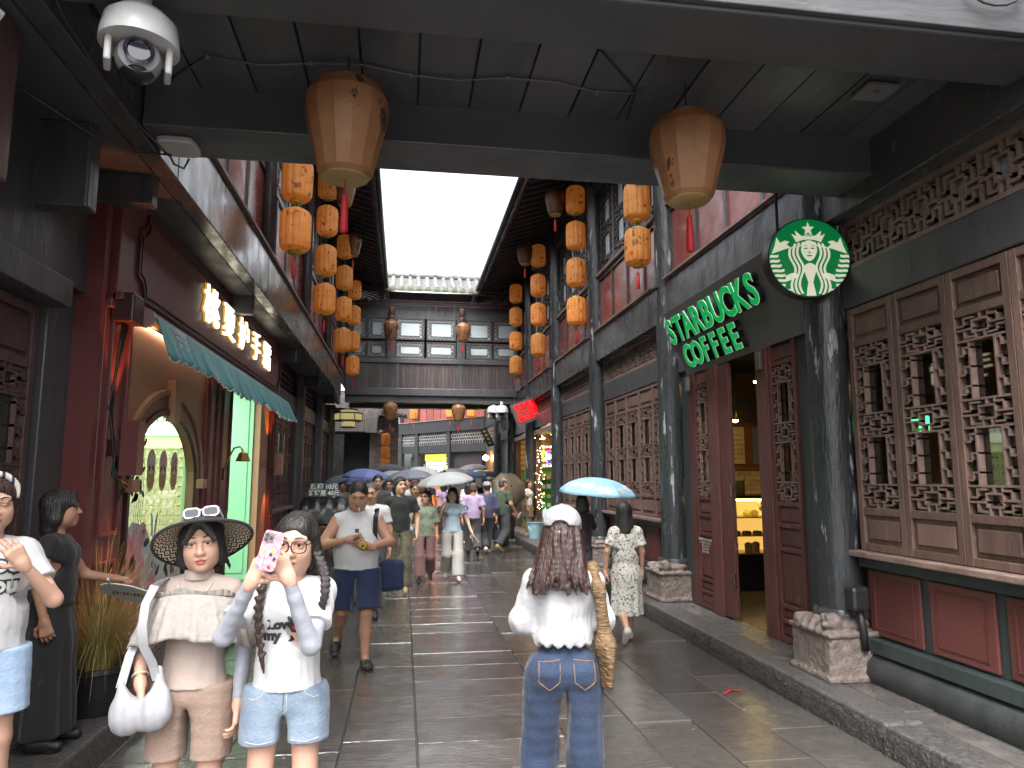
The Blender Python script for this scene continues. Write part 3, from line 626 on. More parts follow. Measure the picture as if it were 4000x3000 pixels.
b_ = MB(); b_.fbox(FS, 5.5, 12.55, 3.0, 3.895, -.1, .1); b_.build('sign_board', 'maroon', sh, bevel=.006)
mo = MB()
def polyline(m, F, pts, t, w0, w1, closed=True):
    n = len(pts)
    for i in range(n if closed else n - 1):
        a, b = pts[i], pts[(i + 1) % n]; diag(m, F, [(a[0], a[1], b[0], b[1])], t, w0, w1)
def cham(u0, u1, v0, v1, c):
    P = []
    for (cx, cy, a0) in ((u0, v0, 90), (u1, v0, 180), (u1, v1, 270), (u0, v1, 0)):
        for k in range(6):
            a = R(a0 - 18 * k); P.append((cx + c * math.cos(a), cy + c * math.sin(a)))
    return P
polyline(mo, FS, cham(5.85, 12.4, 3.12, 3.82, .16), .024, .1, .12); polyline(mo, FS, cham(5.91, 12.34, 3.17, 3.77, .15), .012, .1, .115)
mo.build('moulding', 'maroon_dark', sh)
MB().fbox(FS, 5.46, 12.6, 3.0, 3.05, .1, .15).build('cornice', 'maroon', sh, bevel=.006)
for i, ch in enumerate('桃夏护手霜'):
    y = 7.95 + .79 * i
    text('sign_character', ch, 'neon_edge', sh, .43, basis((-2.09, y, 3.5), (0, 1, 0), (0, 0, 1)), .012, .007, sx=1.45)
    text('sign_character', ch, 'neon_white', sh, .43, basis((-2.07, y, 3.5), (0, 1, 0), (0, 0, 1)), .012, .0, sx=1.45)
def pilaster(u0, u1, m='maroon'):
    q = MB(); q.fbox(FS, u0, u1, .2, 3.0, -.1, .06); p = q.build('pilaster', m, sh, bevel=.008)
    for v0, v1 in ((.5, 1.1), (1.28, 2.9)):
        q = MB(); g = .09; frame(q, FS, u0 + g, u1 - g, v0, v1, .03, .055, .085); q.build('panel_moulding', m, p, bevel=.006)
    MB().fbox(FS, u0 - .02, u1 + .02, .2, .4, .055, .1).build('plinth_block', m, p, bevel=.008)
    MB().fbox(FS, u0 - .02, u1 + .02, 2.93, 3.0, .055, .1).build('capital', m, p, bevel=.008)
MB().box(-2.6, -2.145, 5.36, 5.44, .2, 3.9).build('side_return', 'maroon', sh); pilaster(5.445, 5.98); pilaster(8.25, 8.75); pilaster(8.8, 9.42); pilaster(12.12, 12.5)
# warm strip lamp under the cornice washes the wall
mat('wash_lamp', (1, .85, .6), .4, emis=(1, .68, .42), estr=2.6); MB().fbox(FS, 6.05, 8.2, 2.962, 2.985, .03, .06).build('wash_lamp_strip', 'wash_lamp', sh)
# arched window wall
CY, HW, SP, RI = 7.09, .93, 1.66, .62
def arch(hw, ri, n=18): return [(CY - hw * math.cos(math.pi * k / n), SP + ri * math.sin(math.pi * k / n)) for k in range(n + 1)]
A = arch(HW, RI); q = MB()
q.fbox(FS, 5.985, CY - HW, .2, SP, -.06, .02); q.fbox(FS, CY + HW, 8.24, .2, SP, -.06, .02); q.fbox(FS, CY - HW, CY + HW, .2, .42, -.06, .02)
for k in range(len(A) - 1):
    q.prism([A[k], A[k + 1], (A[k + 1][0], 3.0), (A[k][0], 3.0)], FS, -.06, .02)
q.prism([(5.985, SP), (CY - HW, SP), (CY - HW, 3.0), (5.985, 3.0)], FS, -.06, .02); q.prism([(CY + HW, SP), (8.24, SP), (8.24, 3.0), (CY + HW, 3.0)], FS, -.06, .02)
q.build('arched_wall', 'tan_wall', sh)
for (hw0, ri0, hw1, ri1, w0, w1, nm, mm) in ((.93, .62, .985, .675, .02, .055, 'arch_inner_trim', 'maroon_dark'), (.985, .675, 1.1, .8, .02, .04, 'arch_band', 'maroon'), (1.1, .8, 1.14, .85, .02, .06, 'arch_outer_trim', 'cream_trim')):
    if 'cream_trim' not in MATS: mat('cream_trim', (.4, .27, .17), .5)
    q = MB(); a, b = arch(hw0, ri0), arch(hw1, ri1)
    for k in range(len(a) - 1): q.prism([a[k], a[k + 1], b[k + 1], b[k]], FS, w0, w1)
    if hw1 < 1.0:
        for s in (-1, 1): q.fbox(FS, min(CY + s * hw0, CY + s * hw1), max(CY + s * hw0, CY + s * hw1), .42, SP, w0, w1)
    q.build(nm, mm, sh, smooth=30)
MB().prism([(CY - .08, SP + .56), (CY + .08, SP + .56), (CY + .11, SP + .94), (CY - .11, SP + .94)], FS, .02, .1).build('keystone', 'tan_wall', sh, bevel=.006)
for s in (-1, 1): MB().fbox(FS, CY + s * 1.0 - .08, CY + s * 1.0 + .08, SP - .07, SP + .03, .05, .12).build('impost', 'tan_wall', sh, bevel=.006)
q = MB(); P = arch(HW - .002, RI - .002) + [(CY + HW - .002, .43), (CY - HW + .002, .43)]; q.prism(P[::-1], FS, -.03, -.024); q.build('window_pane', 'clear_glass', sh)
# interior: end wall with lit shelf of tins, mint walls, lamp
MB().box(-5.0, -2.26, 12.3, 12.4, .2, 3.3).build('interior_end_wall', 'mint', sh)
MB().box(-4.9, -4.8, 5.6, 12.3, .2, 3.3).build('interior_back_wall', 'mint', sh)
MB().box(-4.95, -2.26, 5.5, 5.58, .2, 3.3).build('party_wall', 'dark_interior', sh); MB().box(-4.8, -2.3, 5.6, 5.7, .2, 3.3).build('interior_side_wall', 'mint_dark', sh)
MB().box(-4.8, -2.26, 5.6, 12.3, .15, .21).build('interior_floor', 'platform_stone', sh)
MB().box(-4.8, -2.26, 5.6, 12.3, 3.2, 3.3).build('interior_ceiling', 'mint', sh)
MB().box(-4.2, -2.9, 7.0, 11.0, 3.14, 3.19).build('ceiling_lamp', 'shop_lamp', sh)
MB().box(-2.72, -2.28, 11.42, 11.6, .2, 3.0).build('door_reveal', 'mint', sh)
MB().box(-2.66, -2.34, 11.405, 11.42, .3, 2.9).build('door_panel', 'mint', sh, bevel=.01)
MB().fbox(FS, 11.45, 12.1, .2, 3.0, -.08, .02).build('brown_reveal', 'tan_wall', sh)
SHX0, SHX1 = -4.45, -3.5
mat('lightbox_soft', (.8, .82, .5), .5, emis=(.95, .95, .5), estr=.12)
un = MB().box(SHX0, SHX1, 12.22, 12.3, .3, 2.35).build('shelf_unit', 'lightbox_soft', sh)
rows = 13
tins = MB(); lids = MB()
for j in range(rows):
    z = .38 + j * .15
    MB().box(SHX0, SHX1, 12.02, 12.22, z - .02, z).build('shelf', 'cream_shelf', un)
    if j < rows - 1:
        for i in range(9):
            x = SHX0 + .06 + i * .104
            for yy in (12.03,):
                tins.lathe([(.042, 0), (.042, .03)], 10, (x, yy, z + .055), axis='y'); lids.lathe([(.036, .031), (.0, .033)], 10, (x, yy, z + .055), axis='y', cap=False)
tag(tins.build('tins', 'tin_gold', un), kind='stuff'); tag(lids.build('tin_lids', 'tin_lid', un), kind='stuff')
hb = MB().box(SHX0, SHX1, 12.1, 12.22, 2.38, 2.72).build('shelf_header', 'lightbox', un)
text('header_text', '桃夏山茶诗语系列', 'print_ink', un, .12, basis(((SHX0 + SHX1) / 2, 12.09, 2.6), (1, 0, 0), (0, 0, 1)), 0, .001)
MB().box(-3.42, -2.8, 12.2, 12.3, .3, 2.6).build('cabinet', 'mint_dark', sh)
for z in (.5, 1.35): MB().box(-3.36, -2.86, 12.17, 12.2, z, z + .75).build('cabinet_door', 'mint', sh, bevel=.02)
q = MB()
for j in range(12):
    for i in range(3): q.lathe([(.04, 0), (.04, .03)], 10, (-2.4 - .1 * i - .45, 12.15, .6 + j * .17), axis='y')
tag(q.build('tins', 'tin_lid', sh), kind='stuff')
# printed stickers and peony poster on the glass
mat('sticker_cream', (.62, .55, .42), .5, col2=(.55, .47, .34), vscale=8)
mat('petal_pink', (.66, .2, .26), .5, col2=(.78, .45, .48), vscale=7)
mat('petal_light', (.8, .56, .56), .5, col2=(.7, .36, .4), vscale=7)
mat('petal_purple', (.4, .14, .4), .5, col2=(.62, .4, .6), vscale=9)
mat('petal_white', (.7, .7, .64), .5, col2=(.5, .52, .5), vscale=9)
mat('print_leaf', (.03, .05, .035), .5)
mat('poster_white', (.7, .72, .68), .5, col2=(.62, .66, .6), vscale=3)
mat('rib_gold', (.5, .3, .1), .45)
def ell(m, F, cu, cv, a, b, w0, w1, rot=0., n=16, pw=1.):
    P = []
    for k in range(n):
        t = 2 * math.pi * k / n; x, y = a * math.cos(t), b * math.sin(t); P.append((cu + x * math.cos(rot) - y * math.sin(rot), cv + x * math.sin(rot) + y * math.cos(rot)))
    m.prism(P, F, w0, w1)
for y, pm in ((6.83, 'petal_white'), (7.15, 'petal_pink'), (7.48, 'petal_purple')):
    st = thing_s = MB(); ell(st, FS, y, 1.84, .11, .12, -.022, -.02); ell(st, FS, y, 1.70, .1, .12, -.022, -.0205); so = st.build('round_sticker', 'sticker_cream', sh)
    q = MB()
    for k in range(4): ell(q, FS, y, 1.76 - .02 * k, .1, .09, -.0199 + .0002 * k, -.0195 + .0002 * k)
    q.build('tin_edge_print', 'rib_gold', so)
    q = MB(); ell(q, FS, y, 1.83, .09, .1, -.019, -.0185); q.build('label_disc', 'sticker_cream', so)
    q = MB(); rnd = random.Random(int(y * 100))
    for k in range(9): a = k * 2.4; r_ = .008 * k ** .8; ell(q, FS, y + r_ * math.cos(a), 1.86 + r_ * math.sin(a), .026, .02, -.0184 + .0003 * k, -.018 + .0003 * k, a)
    q.build('flower_print', pm, so)
    q = MB(); ell(q, FS, y - .045, 1.79, .035, .02, -.018, -.0175, .8); ell(q, FS, y + .045, 1.79, .035, .02, -.018, -.0175, -.8); q.build('leaf_print', 'print_leaf', so)
po = MB(); P = [(CY - HW + .01, .44), (CY + HW - .01, .44), (CY + HW - .01, .9), (CY + .4, 1.1), (CY, 1.0), (CY - .3, 1.28), (CY - .62, 1.34), (CY - HW + .01, 1.2)]; po.prism(P, FS, -.0225, -.0215); po = po.build('peony_poster', 'poster_white', sh)
def peony(cu, cv, r, m):
    q = MB()
    for ring in range(5):
        n = 9 - ring
        for k in range(n):
            a = 2 * math.pi * k / n + ring * .5; rr = r * (.82 - .19 * ring); ell(q, FS, cu + rr * math.cos(a), cv + rr * math.sin(a), r * .36, r * .27, -.021 + .0009 * (ring * 2 + k % 2), -.0202 + .0009 * (ring * 2 + k % 2), a, 10)
    q.build('peony_print', m, po)
peony(6.5, .98, .26, 'petal_pink'); peony(6.62, .62, .2, 'petal_light'); peony(7.0, .72, .14, 'petal_pink'); peony(7.35, .6, .16, 'petal_light'); peony(7.82, 1.0, .17, 'petal_pink'); peony(7.7, .62, .16, 'petal_light'); peony(6.72, 1.24, .08, 'petal_pink')
q = MB(); 
for k in range(16): ell(q, FS, 6.45 + 1.4 * RNG.random(), .48 + .75 * RNG.random() * (1 if k % 2 else .6), .07, .035, -.0213, -.0209, RNG.random() * 3)
for k in range(60): a = RNG.random() * 6.3; ell(q, FS, 6.52 + .16 * math.cos(a) * RNG.random(), 1.5 + .75 * RNG.random(), .045, .022, -.0213, -.0209, RNG.random() * 3, 8)
for k in range(5): polyline(q, FS, [(6.5 + .03 * k, 1.1), (6.48 + .05 * k, 1.5), (6.52 + .03 * k, 2.1)], .008, -.0213, -.0209, False)
tag(q.build('foliage_print', 'print_leaf', po), kind='stuff')
q = MB()
for s in (-1, 1): q.prism([(6.98, 1.16), (6.98 + s * .06, 1.2), (6.98 + s * .1, 1.42), (6.98 + s * .03, 1.34)], FS, -.016, -.0152); q.prism([(6.98, 1.16), (6.98 + s * .05, 1.12), (6.98 + s * .12, .78), (6.98 + s * .05, .84)], FS, -.016, -.0152)
q.build('ribbon_print', 'petal_white', po)
# sconces with lit lamps
def sconce(y, z0, z1):
    s = thing('wall_sconce', 'maroon box up-and-down wall light at the %s end of the hand cream shop' % ('near' if y < 8 else 'far'), 'wall light', (-1.98, y, z0), group='maroon up-and-down wall lights')
    q = MB(); w_ = .07; q.box(-2.034, -1.926, y - w_, y - w_ + .006, z0, z1); q.box(-2.034, -1.926, y + w_ - .006, y + w_, z0, z1); q.box(-2.04, -2.034, y - w_, y + w_, z0, z1); q.box(-1.926, -1.92, y - w_, y + w_, z0, z1); q.build('shade', 'maroon', s)
    MB().box(-2.14, -2.04, y - .04, y + .04, (z0 + z1) / 2 - .06, (z0 + z1) / 2 + .06).build('bracket', 'maroon_dark', s)
    MB().box(-2.03, -1.93, y - .05, y + .05, (z0 + z1) / 2 - .03, (z0 + z1) / 2 + .03).build('bulb', 'orange_lamp', s)
    for d in (1, -1):
        L = bpy.data.lights.new('sconce_beam', 'SPOT'); L.energy = 10; L.color = (1, .3, .07); L.spot_size = R(52); L.spot_blend = .35; L.shadow_soft_size = .02
        o = bpy.data.objects.new('sconce_beam', L); COL.objects.link(o); o.location = (-1.985, y, z1 - .02 if d > 0 else z0 + .02); o.rotation_euler = (R(180) if d > 0 else 0, R(9 if d > 0 else 9) * (1 if d < 0 else 1), 0); o.parent = s; o.matrix_parent_inverse = Matrix.Translation((1.98, -y, -z0))
        o.rotation_euler = Vector((-.12, 0, d)).to_track_quat('-Z', 'Y').to_euler()
sconce(5.66, 1.72, 2.12); sconce(12.0, 1.75, 2.1)
gl = thing('gooseneck_lamp', 'small brass gooseneck lamp on the pilaster beside the mint doorway', 'lamp', (-2.12, 9.1, 1.75))
MB().tube([(-2.14, 9.1, 1.78), (-2.08, 9.1, 1.95), (-2.03, 9.1, 2.06), (-1.96, 9.1, 2.08), (-1.92, 9.1, 2.02)], .012, 8).build('arm', 'brass', gl, smooth=True)
MB().lathe([(.09, 0), (.05, .1), (.02, .12)], 4, (-1.92, 9.1, 1.9)).build('shade', 'brass', gl)
MB().box(-2.15, -2.12, 9.05, 9.15, 1.68, 1.82).build('wall_plate', 'maroon_dark', gl)
# cable tangle at the near pilaster
cb = thing('cable_bundle', 'black cable bundle and junction box climbing the maroon pilaster', 'cables', (-2.1, 5.62, 1.5))
MB().box(-2.14, -1.98, 5.5, 5.72, 2.84, 3.06).build('junction_box', 'maroon_dark', cb, bevel=.015)
for k in range(4): MB().tube([(-2.06, 5.56 + .03 * k, 2.9), (-2.1, 5.6 + .01 * k, 2.6), (-2.12, 5.6 - .02 * k, 2.2), (-2.1, 5.62 + .02 * k, 1.9), (-2.06, 5.66 - .04 * k, 1.72), (-2.02, 5.58 + .05 * k, 1.55 + .03 * k)], .011, 6).build('cable', 'black_plastic', cb, smooth=True)
# ---- awning
aw = thing('roller_awning', 'teal roller awning with scalloped white-edged valance under the hand cream shop sign', 'awning', (-2.0, 9.9, 3.0))
MB().tube([(-1.98, 5.78, 2.92), (-1.98, 12.5, 2.92)], .05, 14).build('cassette_tube', 'alu', aw, smooth=True)
MB().lathe([(.075, 0), (.075, .05)], 16, (-1.98, 5.78, 2.92), axis='y').build('end_cap', 'grey_plastic', aw, smooth=40)
for y in (7.5, 9.8, 12.0): MB().box(-2.12, -1.98, y - .03, y + .03, 2.9, 2.96).build('bracket', 'dark_metal', aw)
y0, y1 = 5.82, 12.42; n = 300; q = MB(); vs = []; fs = []; edge = []
for i in range(n + 1):
    y = y0 + (y1 - y0) * i / n; sc = .035 * abs(math.sin(math.pi * (y - y0) / .165)); wob = .018 * math.sin(y * 7.3) + .012 * math.sin(y * 17 + 1)
    for j in range(7):
        t = j / 6; zb = 2.64 + .02 * math.sin(y * 2.1) - sc; x = -1.93 + .14 * t + wob * t; vs.append((x, y, 2.96 + (zb - 2.96) * t))
    edge.append(vs[-1])
for i in range(n):
    for j in range(6): a = i * 7 + j; fs.append((a, a + 1, a + 8, a + 7))
q.add(vs, fs); va = q.build('valance', 'teal_cloth', aw, smooth=True); so = va.modifiers.new('solid', 'SOLIDIFY'); so.thickness = .004
MB().tube(edge, .006, 4).build('edge_piping', 'white_trim', aw)
q = MB(); frame(q, lambda u, v, w: (-1.855 + (2.87 - v) * .34 - .03 + w, u, v), 6.1, 6.48, 2.68, 2.93, .008, .0, .002)
q.build('printed_border', 'print_white', aw)
for i, (tx, sz) in enumerate((('空调房遮阳棚', .052), ('空调房子  推拉蓬', .04), ('18080049556', .048), ('18940503389', .048))):
    z = 2.90 - .055 * i; text('printed_line', tx, 'print_white', aw, sz, basis((-1.872 + (2.87 - z) * .34, 6.29, z), (0, 1, 0), (-.34, 0, 1)), 0, .0012)

# ================================================================ LANTERNS
mat('lantern_cloth', (.84, .42, .125), .5, orand=True, col2=(.68, .28, .065), vscale=5, translucent=.45, emis=(1, .36, .06), estr=.03, patch=((.12, .055, .02), .595, 11, (1, 1, .8)))
mat('lantern_rib', (.62, .2, .04), .5)
mat('lantern_cap', (.62, .45, .06), .45)
mat('jar_silk', (.36, .17, .075), .42, orand=True, col2=(.2, .095, .05), vscale=4, translucent=.35, patch=((.05, .03, .028), .57, 6, (1, 1, .7)))
mat('jar_silk_pale', (.62, .33, .17), .34, col2=(.42, .2, .09), vscale=3, translucent=.45, patch=((.12, .07, .05), .6, 6, (1, 1, .7)))
mat('jar_base', (.48, .33, .12), .5)
mat('tassel_red', (.45, .012, .02), .6)
mat('seal_red', (.5, .03, .02), .6)
RIB = 12
def ribs(t, z): return 1 - .045 * (1 - abs(math.sin(t * RIB / 2))) ** 2 * 1.4
def make_lantern(name, loc, label, group, r=.185, h=.52, jar=False, pale=False, tassel=True, cord=.2, rot=0., s=1.):
    L = thing(name, label, 'lantern', loc, rot, group)
    if jar: prof = [(r * .52, -h / 2), (r * .66, -h / 2 + .03), (r * .8, -h * .2), (r * .93, 0), (r, h * .17), (r * .98, h * .3), (r * .82, h * .42), (r * .5, h * .49), (r * .38, h / 2)]
    else: prof = [(r * .42, -h / 2), (r * .74, -h * .475), (r * .92, -h * .42), (r * .985, -h * .34), (r, -h * .2), (r, h * .2), (r * .985, h * .34), (r * .92, h * .42), (r * .74, h * .475), (r * .42, h / 2)]
    (MB().lathe(prof, 14) if jar else MB().lathe(prof, 72, ripple=ribs)).build('body', ('jar_silk_pale' if pale else 'jar_silk') if jar else 'lantern_cloth', L, world=False, smooth=24 if jar else 25)
    if jar:
        MB().lathe([(0, -h / 2 - .008), (r * .52, -h / 2 - .008), (r * .56, -h / 2), (r * .52, -h / 2 + .008)], 32, cap=False).build('base_disc', 'jar_base', L, world=False, smooth=40)
        MB().lathe([(r * .4, h / 2 - .01), (r * .42, h / 2 + .01), (r * .3, h / 2 + .015)], 24).build('top_ring', 'jar_base', L, world=False)
    else:
        MB().lathe([(r * .44, -h / 2 + .004), (r * .4, -h / 2 - .025), (r * .3, -h / 2 - .025)], 24).build('bottom_cap', 'lantern_cap', L, world=False)
        MB().lathe([(r * .44, h / 2 - .004), (r * .4, h / 2 + .02), (r * .3, h / 2 + .02)], 24).build('top_cap', 'lantern_cap', L, world=False)
        a = 4.2 + rot; q = MB().lathe([(0, .0), (.026, .0), (.026, .004)], 12, axis='y'); q.v = [(x, y - r * 1.0, z - h * .22) for x, y, z in q.v]; q.build('seal', 'seal_red', L, world=False)
    if cord: MB().tube([(0, 0, h / 2), (0, 0, h / 2 + cord)], .005, 5).build('cord', 'black_plastic', L, world=False)
    if tassel:
        MB().tube([(0, 0, -h / 2), (0, 0, -h / 2 - .1)], .004, 5).build('tassel_cord', 'tassel_red', L, world=False)
        MB().lathe([(.012, 0), (.02, -.01), (.018, -.04), (.022, -.05), (.026, -.22), (.018, -.23)], 10, (0, 0, -h / 2 - .1)).build('tassel', 'tassel_red', L, world=False, smooth=40)
    L.scale = (s, s, s); return L
STR = [('left', -1.34, 8.6, [5.28, 4.65], 'first'), ('left', -1.41, 12.5, [6.87, 6.19, 5.47, 4.78], 'second'), ('left', -1.39, 16.0, [6.87, 6.15, 5.43, 4.73], 'third'), ('left', -1.43, 19.8, [6.87, 6.15, 5.43, 4.75], 'fourth'),
       ('right', 3.14, 9.2, [5.51, 4.86], 'first'), ('right', 3.15, 12.8, [6.97, 6.26, 5.54, 4.80], 'second'), ('right', 3.12, 16.5, [7.03, 6.29, 5.58, 4.84], 'third'), ('right', 3.12, 20.0, [7.00, 6.31, 5.60, 4.89], 'fourth')]
nth = {2: ['upper', 'bottom'], 4: ['topmost', 'second from top', 'third from top', 'bottom']}
pl = pt = None
for side, x, y, zs, od in STR:
    for k, z in enumerate(zs):
        last = k == len(zs) - 1
        lab = 'orange painted lantern, %s of the %s string along the %s eaves' % (nth[len(zs)][k], od if od != 'first' else 'nearest', side)
        src = pt if last else pl
        if src is None:
            o = make_lantern('orange_lantern', (x, y, z), lab, 'orange lanterns hung in strings', tassel=last, cord=.21)
            if last: pt = o
            else: pl = o
        else:
            o = copy_tree(src); o['label'] = lab; o.location = (x, y, z)
        o.rotation_euler = (random.uniform(-.02, .02), random.uniform(-.02, .02), random.uniform(0, 6.28) if k else .3)
    top = zs[0]
    if len(zs) > 2: MB().lathe([(.03, 0), (.07, .03), (.05, .08), (.085, .14), (.085, .2), (.04, .24), (.09, .3), (.1, .5), (.08, .7)], 14, (x + (.05 if side == 'left' else -.05), y + .25, 6.75)).build('hanging_column', 'dark_window_wood', lb if side == 'left' else rb, smooth=40)
J = 'brown silk jar lanterns'
make_lantern('jar_lantern', (-.37, 4.1, 3.74), 'big pale brown silk jar lantern under the near footbridge, left', J, .245, .6, True, True, True, .2)
make_lantern('jar_lantern', (1.74, 4.1, 3.71), 'big brown silk jar lantern with painted figures under the near footbridge, right', J, .24, .57, True, True, True, .22, rot=.9)
for (p, lab, rr, hh) in (((-1.12, 12.5, 6.74), 'brown jar lantern half hidden behind the nearest left orange strings', .19, .5), ((-1.22, 16, 6.91), 'brown jar lantern behind the third left orange string', .19, .5), ((2.80, 13, 6.99), 'brown jar lantern with red tassel under the right eaves, nearer one', .2, .52), ((2.8, 16.5, 7.05), 'brown jar lantern under the right eaves, farther one', .2, .5),
                         ((-.43, 20.75, 5.98), 'amber jar lantern before the corridor bridge windows, left', .22, .55), ((1.66, 20.75, 5.96), 'amber jar lantern before the corridor bridge windows, right', .22, .55), ((-.42, 21.5, 3.68), 'dark amber jar lantern hung below the corridor bridge, left', .22, .5), ((1.61, 21.5, 3.65), 'dark amber jar lantern hung below the corridor bridge, right', .22, .5)):
    make_lantern('jar_lantern', p, lab, J, rr, hh, True, False, True, .25, rot=random.uniform(0, 6))

# ================================================================ COFFEE SHOP SIGNS AND INTERIOR
mat('sign_grey', (.12, .113, .106), .42, col2=(.1, .095, .09), vscale=2, rvar=.08, bump=.04, bscale=30)
mat('letter_green', (.003, .2, .05), .35, emis=(.0, .2, .045), estr=.28)
mat('letter_edge', (.42, .66, .42), .4, emis=(.5, .8, .5), estr=.1)
mat('letter_side', (.02, .022, .025), .3)
mat('logo_green', (.003, .15, .042), .3, emis=(0, .2, .05), estr=.12)
mat('logo_cream', (.72, .72, .56), .4, emis=(.8, .8, .6), estr=.12)
sb = thing('coffee_sign_board', 'tilted dark grey board with green STARBUCKS COFFEE letters above the coffee shop door', 'sign', (3.3, 6.9, 2.95))
T0, T1 = Vector((3.12, 0, 3.70)), Vector((3.40, 0, 2.94)); up_ = (T0 - T1).normalized(); nrm = Vector((-up_.z, 0, up_.x))
def SBp(u, v, w): p = T1 + up_ * v + nrm * w; return (p.x, 8.25 - u, p.z)
H_ = (T0 - T1).length
MB().prism([(0, 0), (2.76, 0), (2.76, H_), (0, H_)], SBp, -.06, 0).build('board', 'sign_grey', sb, bevel=.004)
for yy in (5.7, 6.9, 8.0): MB().tube([(3.42, yy, 3.0), (3.55, yy, 3.0)], .012, 6).build('bracket', 'dark_metal', sb); MB().tube([(3.2, yy, 3.66), (3.5, yy, 3.7)], .012, 6).build('bracket', 'dark_metal', sb)
def sign_row(word, u0, pitch, v, size):
    for i, ch in enumerate(word):
        for k, (mn, dep, bold, w) in enumerate((('letter_side', .028, .014, .032), ('letter_edge', .003, .014, .064), ('letter_green', .003, .0095, .069))):
            text('letter', ch, mn, sb, size, basis(SBp(u0 + pitch * i, v, w), (0, -1, 0), tuple(up_)), dep, bold, sx=.93)
sign_row('STARBUCKS', .17, .252, .535, .41); sign_row('COFFEE', .4, .235, .195, .37)
lg = thing('round_emblem_sign', 'round green and cream emblem lightbox of a crowned long-haired woman hanging by the coffee shop', 'sign', (3.21, 5.2, 3.13))
def LG(u, v, w): c, s_ = math.cos(.16), math.sin(.16); return (3.215 + u * .322 * c - w * s_ * -1 * 0, 5.2 - w + u * .322 * s_ * -1, 3.47 + v * .322)
q = MB(); ell(q, LG, 0, 0, 1.03, 1.03, -.1, 0, 0, 64); q.build('drum', 'dark_metal', lg, smooth=30)
q = MB(); ell(q, LG, 0, 0, 1.0, 1.0, .0005, .004, 0, 64); q.build('green_face', 'logo_green', lg)
for xx in (2.98, 3.4): MB().tube([(xx, 5.25, 3.7), (xx, 5.25, 4.05)], .012, 8).build('hanger_rod', 'black_plastic', lg)
for xx in (2.98, 3.4): MB().box(xx - .02, xx + .02, 5.05, 5.27, 4.03, 4.06).build('hanger_bracket', 'black_plastic', lg)
em = MB(); W0, W1 = .004, .007
def clipc(P):       # keep inside the disc
    return [(u, v) if u * u + v * v < .995 else (u / math.hypot(u, v) * .997, v / math.hypot(u, v) * .997) for u, v in P]
def strip(L_, Rr, w=0): em.prism(clipc(L_ + Rr[::-1]), LG, W0 + w, W1 + w)
star = [(.16 * (1 if k % 2 == 0 else .42) * math.sin(k * math.pi / 5), .74 + .19 * (1 if k % 2 == 0 else .42) * math.cos(k * math.pi / 5)) for k in range(10)]
em.prism(star[::-1], LG, W0, W1)
crown = [(-.31, .40), (-.42, .62), (-.30, .55), (-.33, .70), (-.17, .56), (-.08, .57), (0, .62), (.08, .57), (.17, .56), (.33, .70), (.30, .55), (.42, .62), (.31, .40), (.16, .455), (0, .475), (-.16, .455)]
em.prism(crown, LG, W0, W1)
face = [(.2 * math.cos(t) * (1 - .22 * max(0, -math.sin(t))), .18 + .27 * math.sin(t)) for t in [k * math.pi / 12 for k in range(24)]]
em.prism(face, LG, W0, W1)
body = [(-.07, -.16), (-.13, -.2), (-.16, -.32), (-.1, -.5), (-.06, -.64), (-.1, -.85), (-.12, -.985), (.12, -.985), (.1, -.85), (.06, -.64), (.1, -.5), (.16, -.32), (.13, -.2), (.07, -.16), (0, -.14)]
em.prism(body[::-1], LG, W0, W1)
for s in (-1, 1):
    for (o, a) in ((.0, 0), (.1, 1), (.2, 2)):          # three wavy locks each side
        Lp = []; Rp = []
        for k in range(22):
            t = k / 21; v = .40 - .02 * a - t * 1.33; wv = .075 * math.sin(t * 8.6 + .6) * min(1, t * 2.5); u = .2 + o + .04 * math.sin(math.pi * min(1, t * 2)) + wv - .1 * max(0, t - .55) + (-.09 if t < .06 else 0)
            Lp.append((s * (u + .005), v)); Rp.append((s * (u + .06), v))
        strip(Lp, Rp)
    tail = [(.46, .26), (.6, .22), (.94, .10), (.86, .3), (.8, .52), (.72, .38), (.6, .44), (.48, .41), (.56, .34)]
    em.prism([(s * u, v) for u, v in tail][::1 if s < 0 else -1], LG, W0, W1)
    for k in range(9):
        v = .08 - k * .125; uo = math.sqrt(max(0.01, 1 - v * v)) - .01; ui = max(.48 - .035 * max(0, 4 - k) * 0, uo - .3 + .03 * abs(k - 3)) if k < 6 else uo - .1
        strip([(s * (ui + (uo - ui) * j / 4), v - .012 * math.sin(j * 1.5) - .03 * j / 4) for j in range(5)], [(s * (ui + (uo - ui) * j / 4), v - .065 - .012 * math.sin(j * 1.5) - .03 * j / 4) for j in range(5)])
    strip([(s * .3, -.42), (s * .45, -.40), (s * .62, -.47)], [(s * .3, -.5), (s * .45, -.56), (s * .6, -.62)])
em.build('cream_emblem', 'logo_cream', lg)
gm = MB(); W0, W1 = .0072, .009
for s in (-1, 1):
    ell(gm, LG, s * .085, .235, .055, .016, W0, W1, s * -.1, 10); gm.prism([(s * .03, .28), (s * .09, .32), (s * .16, .29), (s * .09, .305)][::s], LG, W0, W1); ell(gm, LG, s * .02, .115, .02, .01, W0, W1)
ell(gm, LG, 0, .045, .07, .018, W0, W1); gm.prism([(.0, .19), (.025, .13), (-.005, .13)][::-1], LG, W0, W1)
gm.prism([(-.09, .53), (0, .565), (.09, .53), (0, .6)], LG, W0, W1)
gm.build('green_features', 'logo_green', lg)
np_ = thing('door_number_plate', 'small blue house number plate beside the coffee shop door', 'number plate', (3.56, 5.72, 2.64))
mat('plate_blue', (.02, .12, .5), .4); MB().box(3.555, 3.568, 5.62, 5.82, 2.64, 2.84).build('plate', 'plate_blue', np_)
